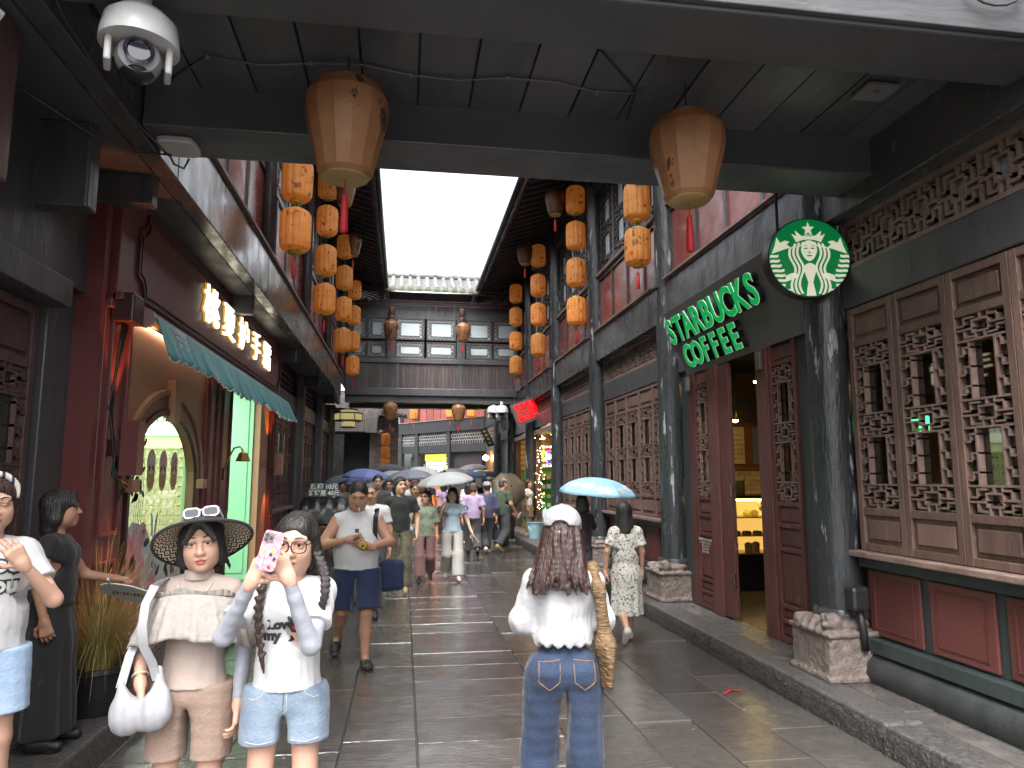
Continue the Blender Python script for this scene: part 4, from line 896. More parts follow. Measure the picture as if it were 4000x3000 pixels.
text('plate_text', '锦里', 'print_white', np_, .07, basis((3.553, 5.72, 2.79), (0, -1, 0), (0, 0, 1)), 0, .001); text('plate_text', '8', 'print_white', np_, .09, basis((3.553, 5.72, 2.70), (0, -1, 0), (0, 0, 1)), 0, .001)
hp = thing('opening_hours_notice', 'white opening hours lettering on the left red door leaf', 'notice', (3.54, 8.2, .9))
text('notice_text', '营业时间 OPEN HOURS', 'print_white', hp, .036, basis((3.542, 8.2, .98), (0, -1, 0), (0, 0, 1)), 0, .0006)
for i in range(4): text('notice_text', ['周一至周四  7:30 - 22:00', '周五  7:30 - 22:30', '周六  8:00 - 22:30', '周日  8:00 - 22:00'][i], 'print_white', hp, .026, basis((3.542, 8.2, .94 - .034 * i), (0, -1, 0), (0, 0, 1)), 0, .0004)
# interior
mat('brick_cream', (.42, .35, .26), .6, orand=True, col2=(.33, .27, .2), vscale=9, bump=.3, bscale=40)
mat('wood_brown', (.2, .085, .035), .45, col2=(.14, .06, .025), vscale=3)
mat('warm_lamp', (1, .8, .4), .4, emis=(1, .66, .22), estr=16)
mat('warm_strip', (1, .9, .3), .4, emis=(1, .8, .15), estr=3)
mat('case_glow', (.75, .5, .2), .5, emis=(1, .55, .12), estr=.22)
mat('cake', (.5, .3, .08), .6, col2=(.6, .45, .2), vscale=20)
ic = thing('coffee_counter', 'lit glass pastry display case on a black counter inside the coffee shop doorway', 'display case', (4.9, 9.5, .18))
MB().box(4.0, 6.3, 9.45, 10.1, .182, .66).build('counter_base', 'black_plastic', ic)
MB().box(4.0, 6.3, 9.98, 10.02, .66, 1.42).build('case_back', 'case_glow', ic)
for z in (.66, .9, 1.15): MB().box(4.05, 5.6, 9.5, 9.97, z, z + .015).build('glass_shelf', 'brass', ic)
MB().box(4.0, 5.65, 9.44, 9.5, 1.39, 1.415).build('lamp_strip', 'warm_strip', ic); MB().box(4.0, 5.65, 9.42, 10.1, 1.42, 1.46).build('case_top', 'dark_metal', ic)
MB().box(4.02, 5.64, 9.455, 9.46, .68, 1.39).build('case_glass', 'clear_glass', ic)
rnd = random.Random(3)
for j, z in enumerate((.676, .916, 1.166)):
    for i in range(9):
        x = 4.15 + i * .16; rr = .05
        q = MB()
        if j == 1: q.lathe([(rr * 1.3, 0), (rr * 1.4, .02), (rr * 1.1, .05), (0, .055)], 12, (x, 9.66, z), cap=False)
        else: q.lathe([(rr, 0), (rr * 1.1, .06 + .05 * (j == 0)), (rr * .7, .08 + .05 * (j == 0)), (0, .09 + .05 * (j == 0))], 10, (x, 9.62 + .1 * (i % 2), z), cap=False)
        q.build('pastry', 'cake', ic, smooth=True)
MB().box(4.2, 4.5, 9.6, 9.7, 1.46, 1.72).build('coffee_grinder', 'dark_metal', ic, bevel=.02); MB().box(4.62, 4.82, 9.7, 9.8, 1.46, 1.68).build('coffee_machine', 'steel', ic, bevel=.02)
bw = thing('coffee_back_wall', 'interior end wall of the coffee shop with pale brick tiles and menu posters', 'wall', (5.3, 10.9, .18))
MB().box(3.75, 7.3, 10.9, 11.0, .182, 3.4).build('wall', 'wood_brown', bw)
for r in range(8):
    for c in range(16):
        x = 3.8 + .2 * c + (.1 if r % 2 else 0); MB().box(x + .003, x + .197, 10.885, 10.9, 1.22 + r * .075 + .003, 1.22 + r * .075 + .072).build('brick', 'brick_cream', bw)
MB().box(3.75, 7.3, 10.86, 10.9, 1.84, 1.88).build('shelf', 'wood_brown', bw); MB().box(3.75, 7.3, 10.6, 10.9, 2.6, 2.95).build('bulkhead', 'dark_interior', bw)
mat('menu_blue', (.16, .18, .3), .5); mat('menu_cream', (.62, .5, .34), .5); mat('drink_green', (.25, .3, .04), .4)
for x0, x1, mm in ((4.85, 5.17, 'menu_blue'), (5.18, 5.42, 'menu_cream'), (5.56, 5.95, 'menu_blue')):
    p = MB().box(x0, x1, 10.88, 10.89, 1.93, 2.52).build('menu_poster', mm, bw)
    if mm == 'menu_cream':
        for i in range(3):
            for j in range(6): MB().box(x0 + .05 + .06 * i, x0 + .08 + .06 * i, 10.876, 10.88, 2.0 + j * .075, 2.02 + j * .075).build('menu_dash', 'wood_brown', p)
    if x0 > 5.5: MB().lathe([(.07, 0), (.09, .25), (.095, .26), (.06, .31)], 16, (5.74, 10.87, 1.98)).build('drink_print', 'drink_green', p); text('poster_text', '软雪\n星冰', 'print_white', p, .09, basis((5.74, 10.874, 2.42), (1, 0, 0), (0, 0, 1)), 0, .002)
for i, (x, y, z) in enumerate(((4.7, 9.0, 3.0), (5.4, 9.1, 3.0), (4.6, 4.6, 2.55), (5.6, 6.6, 2.7), (5.0, 10.3, 2.58))):
    l = thing('pendant_lamp', 'warm pendant lamp inside the coffee shop, ' + ['over the pastry case', 'over the counter end', 'seen through the nearest right windows', 'deep inside behind the door', 'by the menu posters'][i], 'lamp', (x, y, z), group='coffee shop pendant lamps')
    MB().lathe([(.045, 0), (.06, .1), (.03, .16)], 14).build('shade', 'brass', l, world=False, smooth=40); MB().lathe([(.0, -.04), (.04, -.02), (.045, .01)], 12, cap=False).build('bulb', 'warm_lamp', l, world=False, smooth=True)
    MB().tube([(0, 0, .16), (0, 0, 3.4 - z)], .005, 5).build('cord', 'black_plastic', l, world=False)
ex = thing('exit_sign', 'small green lit exit sign inside behind the near right window', 'exit sign', (5.4, 6.9, 2.2)); mat('exit_green', (.02, .5, .1), .4, emis=(.05, 1, .2), estr=1.6)
MB().box(5.3, 5.55, 6.9, 6.93, 2.2, 2.36).build('panel', 'exit_green', ex)

# ================================================================ SMALL FITTINGS
mat('head_grey', (.33, .33, .35), .4)
def ptz(name, label, c, s, rz):
    t = thing(name, label, 'camera', c, rz, 'white dome security cameras'); t.scale = (s, s, s)
    MB().lathe([(.04, .34), (.04, .25), (.1, .235), (.155, .18), (.17, .1), (.172, .06), (.16, .06)], 32).build('hood', 'white_plastic', t, world=False, smooth=50)
    for sx in (-1, 1): MB().box(sx * .125 - .015, sx * .125 + .015, -.06, .06, -.06, .09).build('yoke', 'white_plastic', t, world=False, bevel=.01)
    MB().lathe([(.02, -.06), (.07, -.055), (.098, -.02), (.1, .02), (.085, .06), (.05, .075), (.01, .08)], 24, axis='y').build('camera_head', 'head_grey', t, world=False, smooth=40)
    MB().lathe([(.06, .075), (.065, .09), (.05, .1), (.045, .085), (.0, .085)], 24, axis='y').build('lens', 'lens_glass', t, world=False, smooth=40)
    MB().lathe([(.02, -.1), (.05, -.095), (.075, -.07), (.06, -.04)], 20).build('lower_cup', 'black_plastic', t, world=False, smooth=40)
    return t
ptz('dome_camera', 'large white pan-tilt dome security camera under the near footbridge, top left', (-1.25, 3.32, 3.62), 1., .35)
ptz('dome_camera', 'white dome security camera under the corridor bridge beside the red LED sign', (2.85, 21.0, 3.55), 1.2, 0)
ptz('dome_camera', 'second dome security camera half hidden behind the one near the red LED sign', (2.68, 21.6, 3.6), 1.2, 0)
ap = thing('wireless_access_point', 'round-cornered white wireless access point where the footbridge meets the left jetty', 'access point', (-1.53, 4.86, 3.88))
q = MB(); P = [(-1.53 + .125 * math.copysign(abs(math.cos(t)) ** .5, math.cos(t)), 4.84 + .125 * math.copysign(abs(math.sin(t)) ** .5, math.sin(t))) for t in [k * math.pi / 20 for k in range(40)]]
q.prism(P, lambda u, v, w: (u, v, w), 3.88, 3.925); q.build('housing', 'white_plastic', ap, bevel=.012); MB().tube([(-1.62, 4.9, 3.9), (-1.6, 4.98, 3.84), (-1.54, 5.0, 3.82), (-1.5, 4.97, 3.88)], .008, 6).build('cable', 'black_plastic', ap, smooth=True)
ad = thing('diagonal_cable', 'thin black cable running along the left jetty edge to the access point', 'cable', (-1.6, 4.5, 3.9))
MB().tube([(-1.62, 4.95, 3.88), (-1.66, 4.5, 3.87), (-1.68, 4.0, 3.88), (-1.66, 3.5, 3.9), (-1.6, 3.0, 3.92), (-1.5, 2.4, 3.95)], .007, 6).build('strand', 'cable', ad, smooth=True)
MB().tube([(-1.6, 4.92, 3.88), (-1.75, 4.7, 3.78), (-1.9, 4.4, 3.75), (-2.1, 4.0, 3.8)], .007, 6).build('strand', 'cable', ad, smooth=True)
bc = thing('bullet_camera', 'white bullet security camera cut off at the top left corner', 'camera', (-1.62, 2.65, 3.45))
MB().tube([(-1.68, 2.62, 3.5), (-1.56, 2.78, 3.42)], .045, 16).build('barrel', 'white_plastic', bc, smooth=True); MB().box(-1.66, -1.58, 2.62, 2.8, 3.47, 3.485).build('sun_shield', 'white_plastic', bc); MB().tube([(-1.6, 2.7, 3.43), (-1.7, 2.85, 3.4), (-1.75, 2.9, 3.5)], .012, 8).build('arm', 'grey_plastic', bc, smooth=True)
wp = thing('ceiling_warning_plate', 'grey rectangular plate fixed under the right end of the footbridge', 'plate', (3.0, 4.0, 4.19)); MB().box(2.86, 3.08, 3.85, 4.05, 4.17, 4.185).build('plate', 'grey_plastic', wp); MB().box(2.95, 2.99, 3.92, 3.95, 4.166, 4.17).build('yellow_mark', 'brass', wp)
sk = thing('outdoor_spotlight', 'small black floodlight clamped low on the near right pillar', 'floodlight', (3.25, 5.15, .75))
MB().box(3.3, 3.45, 5.02, 5.14, .72, .9).build('head', 'dark_metal', sk, bevel=.03); MB().tube([(3.4, 5.1, .72), (3.44, 5.12, .55), (3.46, 5.14, .42)], .03, 8).build('arm', 'dark_metal', sk, smooth=True)
rt = thing('red_ribbon_scrap', 'scrap of bright red ribbon lying on the wet paving near the kerb', 'litter', (2.6, 5.6, .01)); mat('ribbon_red', (.6, .01, .03), .4)
MB().add([(2.52, 5.62, .012), (2.63, 5.72, .014), (2.64, 5.68, .02), (2.56, 5.62, .012), (2.72, 5.72, .012), (2.73, 5.68, .012)], [(0, 1, 2, 3), (1, 4, 5, 2)]).build('ribbon', 'ribbon_red', rt)
# ================================================================ RECORD SHOP (right, open bays 4 and 5)
rs = thing('souvenir_shop', 'brightly lit souvenir and record shop with green shelves in the far right bays', 'shop', (4.5, 19, .18))
mat('glow_brick', (.55, .3, .1), .6, col2=(.42, .22, .07), vscale=8, bump=.3, bscale=40)
mat('brick_mortar', (.75, .55, .25), .7)
mat('shelf_green', (.09, .42, .05), .4)
mat('yellow_board', (.6, .42, .06), .45)
mat('shop_spot', (1, .9, .7), .4, emis=(1, .72, .32), estr=12)
mat('neon_yellow', (1, .9, .1), .4, emis=(1, .85, .05), estr=1)
mat('neon_violet', (.4, .1, .9), .4, emis=(.3, .1, 1), estr=1)
mat('neon_red', (.9, .02, .03), .4, emis=(1, .0, .004), estr=.45)
mat('neon_cold', (1, 1, 1), .4, emis=(.9, .95, 1), estr=1.5)
mat('ice_panel', (.3, .8, .8), .4, emis=(.3, .9, .95), estr=.4)
MB().box(3.641, 7, 15.95, 23.2, .05, .181).build('floor', 'tile_floor', rs)
MB().box(3.72, 7, 16, 23.2, 2.98, 3.06).build('ceiling', 'tan_wall', rs)
MB().box(3.72, 7, 23.1, 23.2, .18, 3).build('end_wall', 'brick_mortar', rs)
MB().box(6.0, 6.1, 16, 23.1, .18, 3).build('back_wall', 'glow_brick', rs)
for r in range(12):
    for c in range(7):
        x = 3.75 + .31 * c + (.15 if r % 2 else 0); MB().box(x + .012, x + .298, 23.07, 23.1, 1.9 + r * .085 + .01, 1.9 + r * .085 + .078).build('brick', 'glow_brick', rs)
for i, y in enumerate((16.9, 18.0, 19.0, 20.6, 21.6, 22.5)): MB().lathe([(.09, 0), (.1, .02)], 16, (4.1 + .25 * (i % 2), y, 2.95)).build('ceiling_spot', 'shop_spot', rs)
for (y, x0, x1) in ((20.4, 3.74, 4.35), (22.6, 3.8, 5.2)):
    MB().box(x0, x1, y, y + .3, .2, 1.95).build('shelf_rack', 'shelf_green', rs)
    for k in range(6):
        z = .35 + .26 * k; sh_ = MB().box(x0 - .01, x1, y - .12, y, z, z + .02).build('shelf', 'shelf_green', rs)
        for i in range(int((x1 - x0) / .15)):
            mm = random.choice(['menu_cream', 'print_white', 'sticker_cream', 'petal_pink', 'yellow_board']); MB().box(x0 + .02 + .15 * i, x0 + .13 + .15 * i, y - .1, y - .02, z + .02, z + random.uniform(.1, .18)).build('souvenir', mm, sh_)
MB().box(3.74, 4.6, 20.28, 20.3, 2.02, 2.62).build('sign_panel', 'menu_blue', rs)
for i in range(9): MB().lathe([(0, 0), (.02, .0), (.014, .02)], 8, (3.77 + .1 * i, 20.27, 2.05), axis='y', cap=False).build('marquee_bulb', 'warm_lamp', rs); MB().lathe([(0, 0), (.02, .0), (.014, .02)], 8, (3.77 + .1 * i, 20.27, 2.59), axis='y', cap=False).build('marquee_bulb', 'warm_lamp', rs)
text('sign_text', '边走', 'neon_yellow', rs, .34, basis((4.1, 20.26, 2.32), (1, 0, 0), (0, 0, 1)), .01, .006)
MB().box(3.74, 4.1, 18.7, 18.73, 2.05, 2.5).build('led_sign', 'menu_blue', rs); text('led_text', '照相馆', 'neon_cold', rs, .15, basis((3.92, 18.69, 2.26), (1, 0, 0), (0, 0, 1)), .005, .004)
q = MB(); frame(q, FF(18.7), 3.74, 4.1, 2.07, 2.42, .02, .0, .02); q.build('led_border', 'neon_violet', rs); MB().box(3.75, 4.09, 18.68, 18.7, 2.45, 2.5).build('led_header', 'neon_red', rs)
MB().box(3.8, 4.6, 19.5, 19.56, .2, .85).build('light_panel', 'ice_panel', rs)
for (y0, y1) in ((15.0, 15.1),): pass
for y in (16.17, 19.36, 19.7, 22.93): MB().box(3.56, 3.72, y - .08, y + .08, .18, 3.06).build('door_post', 'dark_window_wood', rs)
for y0, y1 in ((16.15, 19.38), (19.68, 22.95)): MB().box(3.5, 3.66, y0, y1, 2.86, 2.98).build('door_head', 'sill_wood', rs)
lt = MB()
for k in range(60): a = random.random(); lt.lathe([(0, -.008), (.008, 0), (0, .008)], 5, (3.6 + random.uniform(-.05, .1), 19.0 + random.uniform(-.4, .4), .9 + 1.9 * a), cap=False)
tag(lt.build('fairy_lights', 'warm_lamp', rs), kind='stuff')
# shelter wall between the coffee shop and the record shop, plain far bay
MB().fbox(F, 23.26, 26.45, .18, 3.06, -.05, -.01).build('shutter', 'black_wood', rb)
mat('pale_wall', (.6, .57, .53), .7, col2=(.52, .5, .47), vscale=2)
MB().fbox(F, 23.4, 25.0, .18, 2.9, -.008, .03).build('pale_door', 'pale_wall', rb)
MB().fbox(F, 23.9, 24.6, .5, 2.2, .031, .05).build('notice_board', 'dark_window_wood', rb)
MB().box(3.42, 3.7, 26.5, 30.2, .18, 7.7).build('far_wall', 'black_wood', rb); MB().box(3.38, 3.44, 26.6, 30.1, 3.78, 4.3).build('fascia_beam', 'black_gloss', rb)
m = MB(); bars(m, FR(3.42), small_pattern(26.7, 30.0, 3.2, 3.7, .35), .03, 0, .03); m.build('transom_lattice', 'lattice_wood', rb)
MB().box(3.40, 3.42, 27.4, 29.4, .4, 2.8).build('pale_door', 'wood_brown', rb)
wl = thing('glowing_wall_lamp', 'small lit globe lamp on the brown wall at the far bend', 'lamp', (3.2, 28.2, 2.5)); MB().lathe([(0, -.12), (.1, -.06), (.12, 0), (.1, .06), (0, .12)], 14, cap=False).build('globe', 'warm_lamp', wl, world=False, smooth=True); MB().tube([(0, 0, 0), (.2, 0, .05)], .015, 6).build('arm', 'dark_metal', wl, world=False)

# ================================================================ CORNER HOUSE closing the view (oblique)
B0, B1 = Vector((-1.2, 36.8, 0)), Vector((3.42, 30.2, 0)); du = (B1 - B0).normalized(); dn = Vector((-du.y * -1, -du.x, 0)); dn = Vector((du.y, -du.x, 0)); LEN = (B1 - B0).length
def FC(u, v, w): p = B0 + du * u + dn * w; return (p.x, p.y, v)
mat('soffit_dark', (.022, .024, .028), .5)
ch = thing('corner_house', 'black timber house with red panels and small food counters closing the end of the street', 'building', (1.5, 33, 0))
U = [0., 1.9, 3.2, 5.6, LEN]
MB().fbox(FC, 0, LEN, 5.5, 8.2, -.1, 0).build('upper_wall', 'soffit_dark', ch)
MB().fbox(FC, 0, LEN, 2.85, 3.2, -.1, .02).build('lintel', 'soffit_dark', ch)
MB().fbox(FC, 0, LEN, 3.78, 4.3, -.1, .1).build('fascia_beam', 'soffit_dark', ch)
MB().fbox(FC, 0, LEN, 4.3, 4.34, .02, .14).build('cable_rail', 'sill_wood', ch)
MB().fbox(FC, 0, LEN, 0, 8, -2.2, -2.0).build('rear_wall', 'dark_interior', ch)
mat('grey_lattice', (.2, .195, .19), .5)
for i in range(4):
    a, b = U[i] + .12, U[i + 1] - .12
    MB().fbox(FC, U[i] - .12, U[i] + .12, 0, 5.5, -.1, .08).build('pillar', 'soffit_dark', ch)
    m = MB(); bars(m, FC, small_pattern(a, b, 3.22, 3.76, .3), .045, -.02, .02); m.build('transom_lattice', 'grey_lattice', ch); MB().fbox(FC, a, b, 3.2, 3.78, -.08, -.04).build('transom_back', 'dark_interior', ch)
    n = 4
    if i == 0: MB().fbox(FC, a, b, 4.34, 5.5, -.06, 0).build('white_panel', 'pale_wall', ch)
    else:
        for k in range(n): MB().fbox(FC, a + (b - a) * k / n + .02, a + (b - a) * (k + 1) / n - .02, 4.36, 5.48, -.06, 0).build('red_board', 'red_panel', ch)
mat('counter_orange', (.55, .13, .02), .4, emis=(1, .2, .02), estr=.04); mat('menu_lit', (.45, .7, .5), .4, emis=(.5, .9, .65), estr=.12); mat('menu_yellow', (.75, .75, .08), .4, emis=(.9, .95, .1), estr=.2); mat('menu_dark', (.02, .09, .05), .5)
for (a, b, m0) in ((.1, 1.8, 'menu_dark'), (2.0, 3.1, 'menu_dark'), (3.35, 5.4, 'menu_lit')):
    MB().fbox(FC, a, b, .2, 1.75, -.5, -.4).build('counter', 'counter_orange', ch)
    if m0 == 'menu_lit':
        MB().fbox(FC, a + .1, b - .1, 2.5, 2.8, -.3, -.27).build('menu_header', 'menu_yellow', ch)
        for k in range(3): mb = MB().fbox(FC, a + .15 + .6 * k, a + .7 + .6 * k, 1.85, 2.48, -.32, -.28).build('menu_board', 'menu_lit', ch); [MB().fbox(FC, a + .22 + .6 * k, a + .5 + .6 * k, 1.95 + .1 * j, 1.98 + .1 * j, -.28, -.275).build('menu_line', 'print_leaf', mb) for j in range(4)]
    else: MB().fbox(FC, a + .2, b - .2, 1.9, 2.7, -.4, -.35).build('menu_board', 'menu_dark', ch)
MB().fbox(FC, 5.72, 7.6, .2, 2.85, -.2, -.15).build('dark_doorway', 'dark_interior', ch)
text('couplet', '三\n国\n王', 'neon_edge', ch, .34, basis(FC(5.45, 2.1, .1), tuple(du), (0, 0, 1)), .01)
for (p, lab) in (((.42, 32, 4.53), 'small orange lantern before the white panel of the corner house'), ((1.96, 31.2, 4.58), 'orange lantern before the red panels of the corner house, left'), ((2.8, 30, 4.51), 'orange lantern before the red panels of the corner house, right')):
    o = copy_tree(pt); o['label'] = lab; o['group'] = 'orange lanterns beyond the corridor bridge'; o.location = p; o.scale = (1.05, 1.05, 1.05)

# ================================================================ BRICK GATEHOUSE (left, beyond the corridor bridge)
gh = thing('brick_gatehouse', 'pale grey brick gate wall with dark doorway and arched corbel at far left', 'wall', (-1.4, 26, 0))
mat('grey_brick', (.5, .47, .45), .8, orand=True, col2=(.36, .34, .33), vscale=6, bump=.4, bscale=40); mat('dark_brick', (.17, .165, .17), .8, col2=(.1, .1, .1), vscale=6); mat('door_grey', (.075, .085, .08), .6, col2=(.055, .062, .06), vscale=3)
MB().box(-1.2, -.2, 26.02, 26.6, 0, 4.8).build('pier', 'dark_brick', gh); MB().box(-3.4, -1.2, 26.03, 26.6, 3.3, 4.8).build('wall_over_door', 'dark_brick', gh); MB().box(-3.4, -2.1, 26.05, 26.6, 0, 3.3).build('left_wall', 'dark_brick', gh); MB().box(-2.1, -1.2, 26.4, 26.6, 0, 3.3).build('door_leaf', 'door_grey', gh)
me1 = MB().box(.004, .216, -.02, .0, .004, .066).mesh('brick', 'grey_brick'); rnd = random.Random(5)
far_b = MB(); nb_ = 0
for r in range(46):
    for c in range(5):
        x = -1.2 + .22 * c - (.11 if r % 2 else 0); x0, x1 = max(x + .004, -1.198), min(x + .216, -.202)
        if x1 - x0 < .03: continue
        if .6 + r * .07 > 1.5 and nb_ < 160 and x1 - x0 > .2:
            o = bpy.data.objects.new('brick', me1); COL.objects.link(o); o.parent = gh; o.matrix_parent_inverse = Matrix.Translation(-gh.location); o.location = (x, 26.018 + rnd.uniform(-.008, .006), .6 + r * .07); nb_ += 1
        elif rnd.random() > .06: far_b.box(x0, x1, 26.0, 26.018, .6 + r * .07 + .004, .6 + r * .07 + .066)
for r in range(20):
    for c in range(10): far_b.box(-3.3 + .21 * c, -3.1 + .21 * c - .004, 26.01, 26.028, 3.35 + r * .07, 3.35 + r * .07 + .064)
tag(far_b.build('bricks', 'grey_brick', gh), kind='stuff')
q = MB(); P = [(-1.35, 3.3), (-.95, 3.3), (-.95, 3.75), (-.88, 3.95), (-.78, 4.12), (-.6, 4.3), (-1.1, 4.3), (-1.28, 4.05), (-1.35, 3.8)]; q.prism(P, FF(26.0), .0, .18); q.build('corbel', 'grey_brick', gh)
q = MB()
for k in range(7): q.lathe([(.06, -.2), (.06, .3)], 8, (-.75 + .13 * k, 25.75, 4.0 - .02 * k), axis='y')
q2 = MB().add([(-.9, 25.4, 3.9), (.15, 25.4, 3.75), (.15, 26.1, 4.2), (-.9, 26.1, 4.35)], [(0, 1, 2, 3)]); q2.build('porch_roof', 'dark_window_wood', gh)
tag(q.build('porch_tiles', 'barrel_tile', gh, smooth=40), kind='stuff')
for i, z in enumerate((3.05, 2.6, 2.16)):
    o = copy_tree(pl); o['label'] = 'orange lantern against the brick gate pier, ' + ['upper', 'middle', 'lower'][i] + ' of three'; o['group'] = 'orange lanterns on the brick pier'; o.location = (-.63, 25.6, z); o.scale = (.85, .85, .82); o.rotation_euler = (0, 0, i * 2.)
for i, (x, z) in enumerate(((-.8, 3.3), (-.45, 3.42))):
    l = thing('globe_light', 'white globe lamp on the brick gate pier, ' + ['left', 'right'][i] + ' one', 'lamp', (x, 25.75, z), group='white globe lamps on the pier'); MB().lathe([(0, -.1), (.08, -.06), (.1, 0), (.08, .06), (0, .1)], 14, cap=False).build('globe', 'white_plastic', l, world=False, smooth=True); MB().lathe([(.104, -.006), (.104, .006)], 16).build('band', 'dark_metal', l, world=False)
pl_ = thing('palace_lantern', 'hexagonal wooden palace lantern with yellow painted panels at far left', 'lantern', (-1.72, 22.7, 3.35)); mat('palace_paper', (.75, .7, .3), .5, col2=(.6, .68, .3), vscale=6, emis=(1, .85, .35), estr=.08); mat('palace_wood', (.25, .06, .02), .5)
for (r0, r1, z0, z1) in ((.42, .42, .12, .34), (.2, .2, -.08, .1), (.24, .24, .36, .46)):
    MB().lathe([(r0, z0), (r1, z1)], 6).build('paper_panels', 'palace_paper', pl_, world=False); MB().lathe([(r0 + .03, z0 - .02), (r0 + .03, z0 + .015)], 6).build('frame_ring', 'palace_wood', pl_, world=False); MB().lathe([(r1 + .03, z1 - .015), (r1 + .03, z1 + .02)], 6).build('frame_ring', 'palace_wood', pl_, world=False)
for k in range(6): a = k * math.pi / 3; MB().tube([(.43 * math.cos(a), .43 * math.sin(a), .1), (.43 * math.cos(a), .43 * math.sin(a), .36)], .014, 6).build('corner_post', 'palace_wood', pl_, world=False)
MB().tube([(0, 0, .46), (0, 0, 1.)], .01, 5).build('cord', 'black_plastic', pl_, world=False)

# ================================================================ HANGING SIGNS, FAR RIGHT
led = thing('red_led_sign', 'tilted grey signboard with glowing red LED characters by the far right pillar', 'sign', (3.3, 19.1, 3.2))
Lm = Matrix.Translation((3.27, 19.0, 3.5)) @ Matrix.Rotation(R(-22), 4, 'Y') @ Matrix.Rotation(R(10), 4, 'Z')
def LF(u, v, w): p = Lm @ Vector((u, -w, v)); return (p.x, p.y, p.z)
MB().prism([(-.4, -.31), (.4, -.31), (.4, .31), (-.4, .31)], LF, -.07, 0).build('board', 'sign_grey', led)
for r, tx in enumerate(('锦里老店', '三大炮铺', '糖油果子')):
    for c, chh in enumerate(tx): p = LF(-.245 + .16 * c, .17 - .17 * r, .012); mtx = Lm @ basis((-.245 + .16 * c, -.012, .17 - .17 * r), (1, 0, 0), (0, 0, 1)); text('led_character', chh, 'neon_red', led, .165, mtx, .004, .001)
MB().tube([LF(.3, .3, -.03), (3.5, 19.3, 4.0)], .012, 6).build('hanger', 'dark_metal', led); MB().tube([LF(-.3, .3, -.03), (3.1, 19.3, 4.3)], .01, 6).build('hanger', 'dark_metal', led)
hs_ = thing('hanging_gilt_sign', 'narrow black hanging signboard with gilt lettering slanting beside the far lamp', 'sign', (3.05, 26.4, 2.9))
Hm = Matrix.Translation((3.05, 26.4, 3.2)) @ Matrix.Rotation(R(24), 4, 'Y') @ Matrix.Rotation(0, 4, 'Z')
mat('gilt', (.6, .42, .1), .35, metal=.6)
def HF(u, v, w): p = Hm @ Vector((u, -w, -v * -1)); return (p.x, p.y, p.z)
HmR = Matrix.Rotation(R(0), 4, 'Y')
def HF(u, v, w): a = R(-27); return (3.05 + u * math.cos(a) * 1 + v * math.sin(a), 26.4 - w, 3.2 - u * math.sin(a) * .5 + v * math.cos(a))
MB().prism([(-.14, -.36), (.14, -.36), (.14, .36), (-.14, .36)], HF, -.05, 0).build('board', 'black_plastic', hs_)
for k in range(4): q = MB(); ell(q, HF, 0, .25 - .16 * k, .06, .05, .0, .006, 0, 8); q.build('gilt_character', 'gilt', hs_)
MB().tube([HF(0, .36, -.02), (3.4, 26.4, 3.75)], .015, 6).build('hanger', 'dark_metal', hs_)
sp = thing('utility_box', 'small pale grey utility box on the wall where the corridor bridge meets the right house', 'box', (3.3, 20.7, 4.3)); MB().box(3.24, 3.36, 20.65, 20.75, 4.25, 4.6).build('housing', 'grey_plastic', sp, bevel=.01)

# ================================================================ RICKSHAW
rk = thing('sightseeing_rickshaw', 'rickshaw with folded black hood and price sign parked at the left kerb', 'rickshaw', (-1.32, 13.2, 0)); mat('hood_vinyl', (.012, .012, .014), .32, bump=.5, bscale=6)
vs = []; fs = []; nu, nv = 18, 14; q = MB()
for i in range(nu + 1):
    a = math.pi * i / nu
    for j in range(nv + 1):
        x = -.42 + .84 * j / nv; bul = 1 + .04 * math.sin(j * 1.9) + .03 * math.sin(i * 2.3 + j); vs.append((-1.32 + x, 13.1 - .36 * math.cos(a) * bul, .93 + .44 * math.sin(a) ** .55 * bul * (1 - .1 * (abs(x) / .42) ** 6)))
for i in range(nu):
    for j in range(nv): a = i * (nv + 1) + j; fs.append((a, a + 1, a + nv + 2, a + nv + 1))
fs.append(tuple(i * (nv + 1) for i in range(nu + 1))); fs.append(tuple(i * (nv + 1) + nv for i in range(nu + 1))[::-1])
q.add(vs, fs).build('hood', 'hood_vinyl', rk, smooth=50)
MB().box(-1.72, -.92, 12.9, 13.5, .45, .95).build('body_tub', 'black_plastic', rk, bevel=.05); MB().box(-1.68, -.96, 12.55, 12.9, .42, .5).build('footboard', 'dark_window_wood', rk, bevel=.01)
for x in (-1.78, -.86):
    wv = MB(); 
    for k in range(28):
        pass
    MB().lathe([(.28, -.02), (.31, -.025), (.33, 0), (.31, .025), (.28, .02), (.28, -.02)], 32, (x, 13.2, .33), axis='x', cap=False).build('wheel', 'black_plastic', rk, smooth=40); sp_ = MB()
    for k in range(16): a = k * math.pi / 8; sp_.tube([(x, 13.2, .33), (x, 13.2 + .28 * math.cos(a), .33 + .28 * math.sin(a))], .003, 4)
    sp_.lathe([(.03, -.04), (.03, .04)], 10, (x, 13.2, .33), axis='x'); sp_.build('spokes', 'steel', rk)
for x in (-1.66, -.98): MB().tube([(x, 12.95, .5), (x, 12.2, .52), (x, 11.7, .62)], .016, 8).build('shaft_pole', 'dark_metal', rk, smooth=True)
mat('sign_green', (.012, .06, .06), .4); MB().prism([(-1.62, 1.38), (-1.1, 1.38), (-1.1, 1.56), (-1.17, 1.62), (-1.55, 1.62), (-1.62, 1.56)], FF(13.0), 0, .02).build('price_board', 'sign_green', rk)
text('price_text', '照相 10元', 'print_white', rk, .11, basis((-1.36, 12.977, 1.55), (1, 0, 0), (0, 0, 1)), 0, .003); text('price_text', '游锦里 40元', 'print_white', rk, .1, basis((-1.36, 12.977, 1.44), (1, 0, 0), (0, 0, 1)), 0, .003)
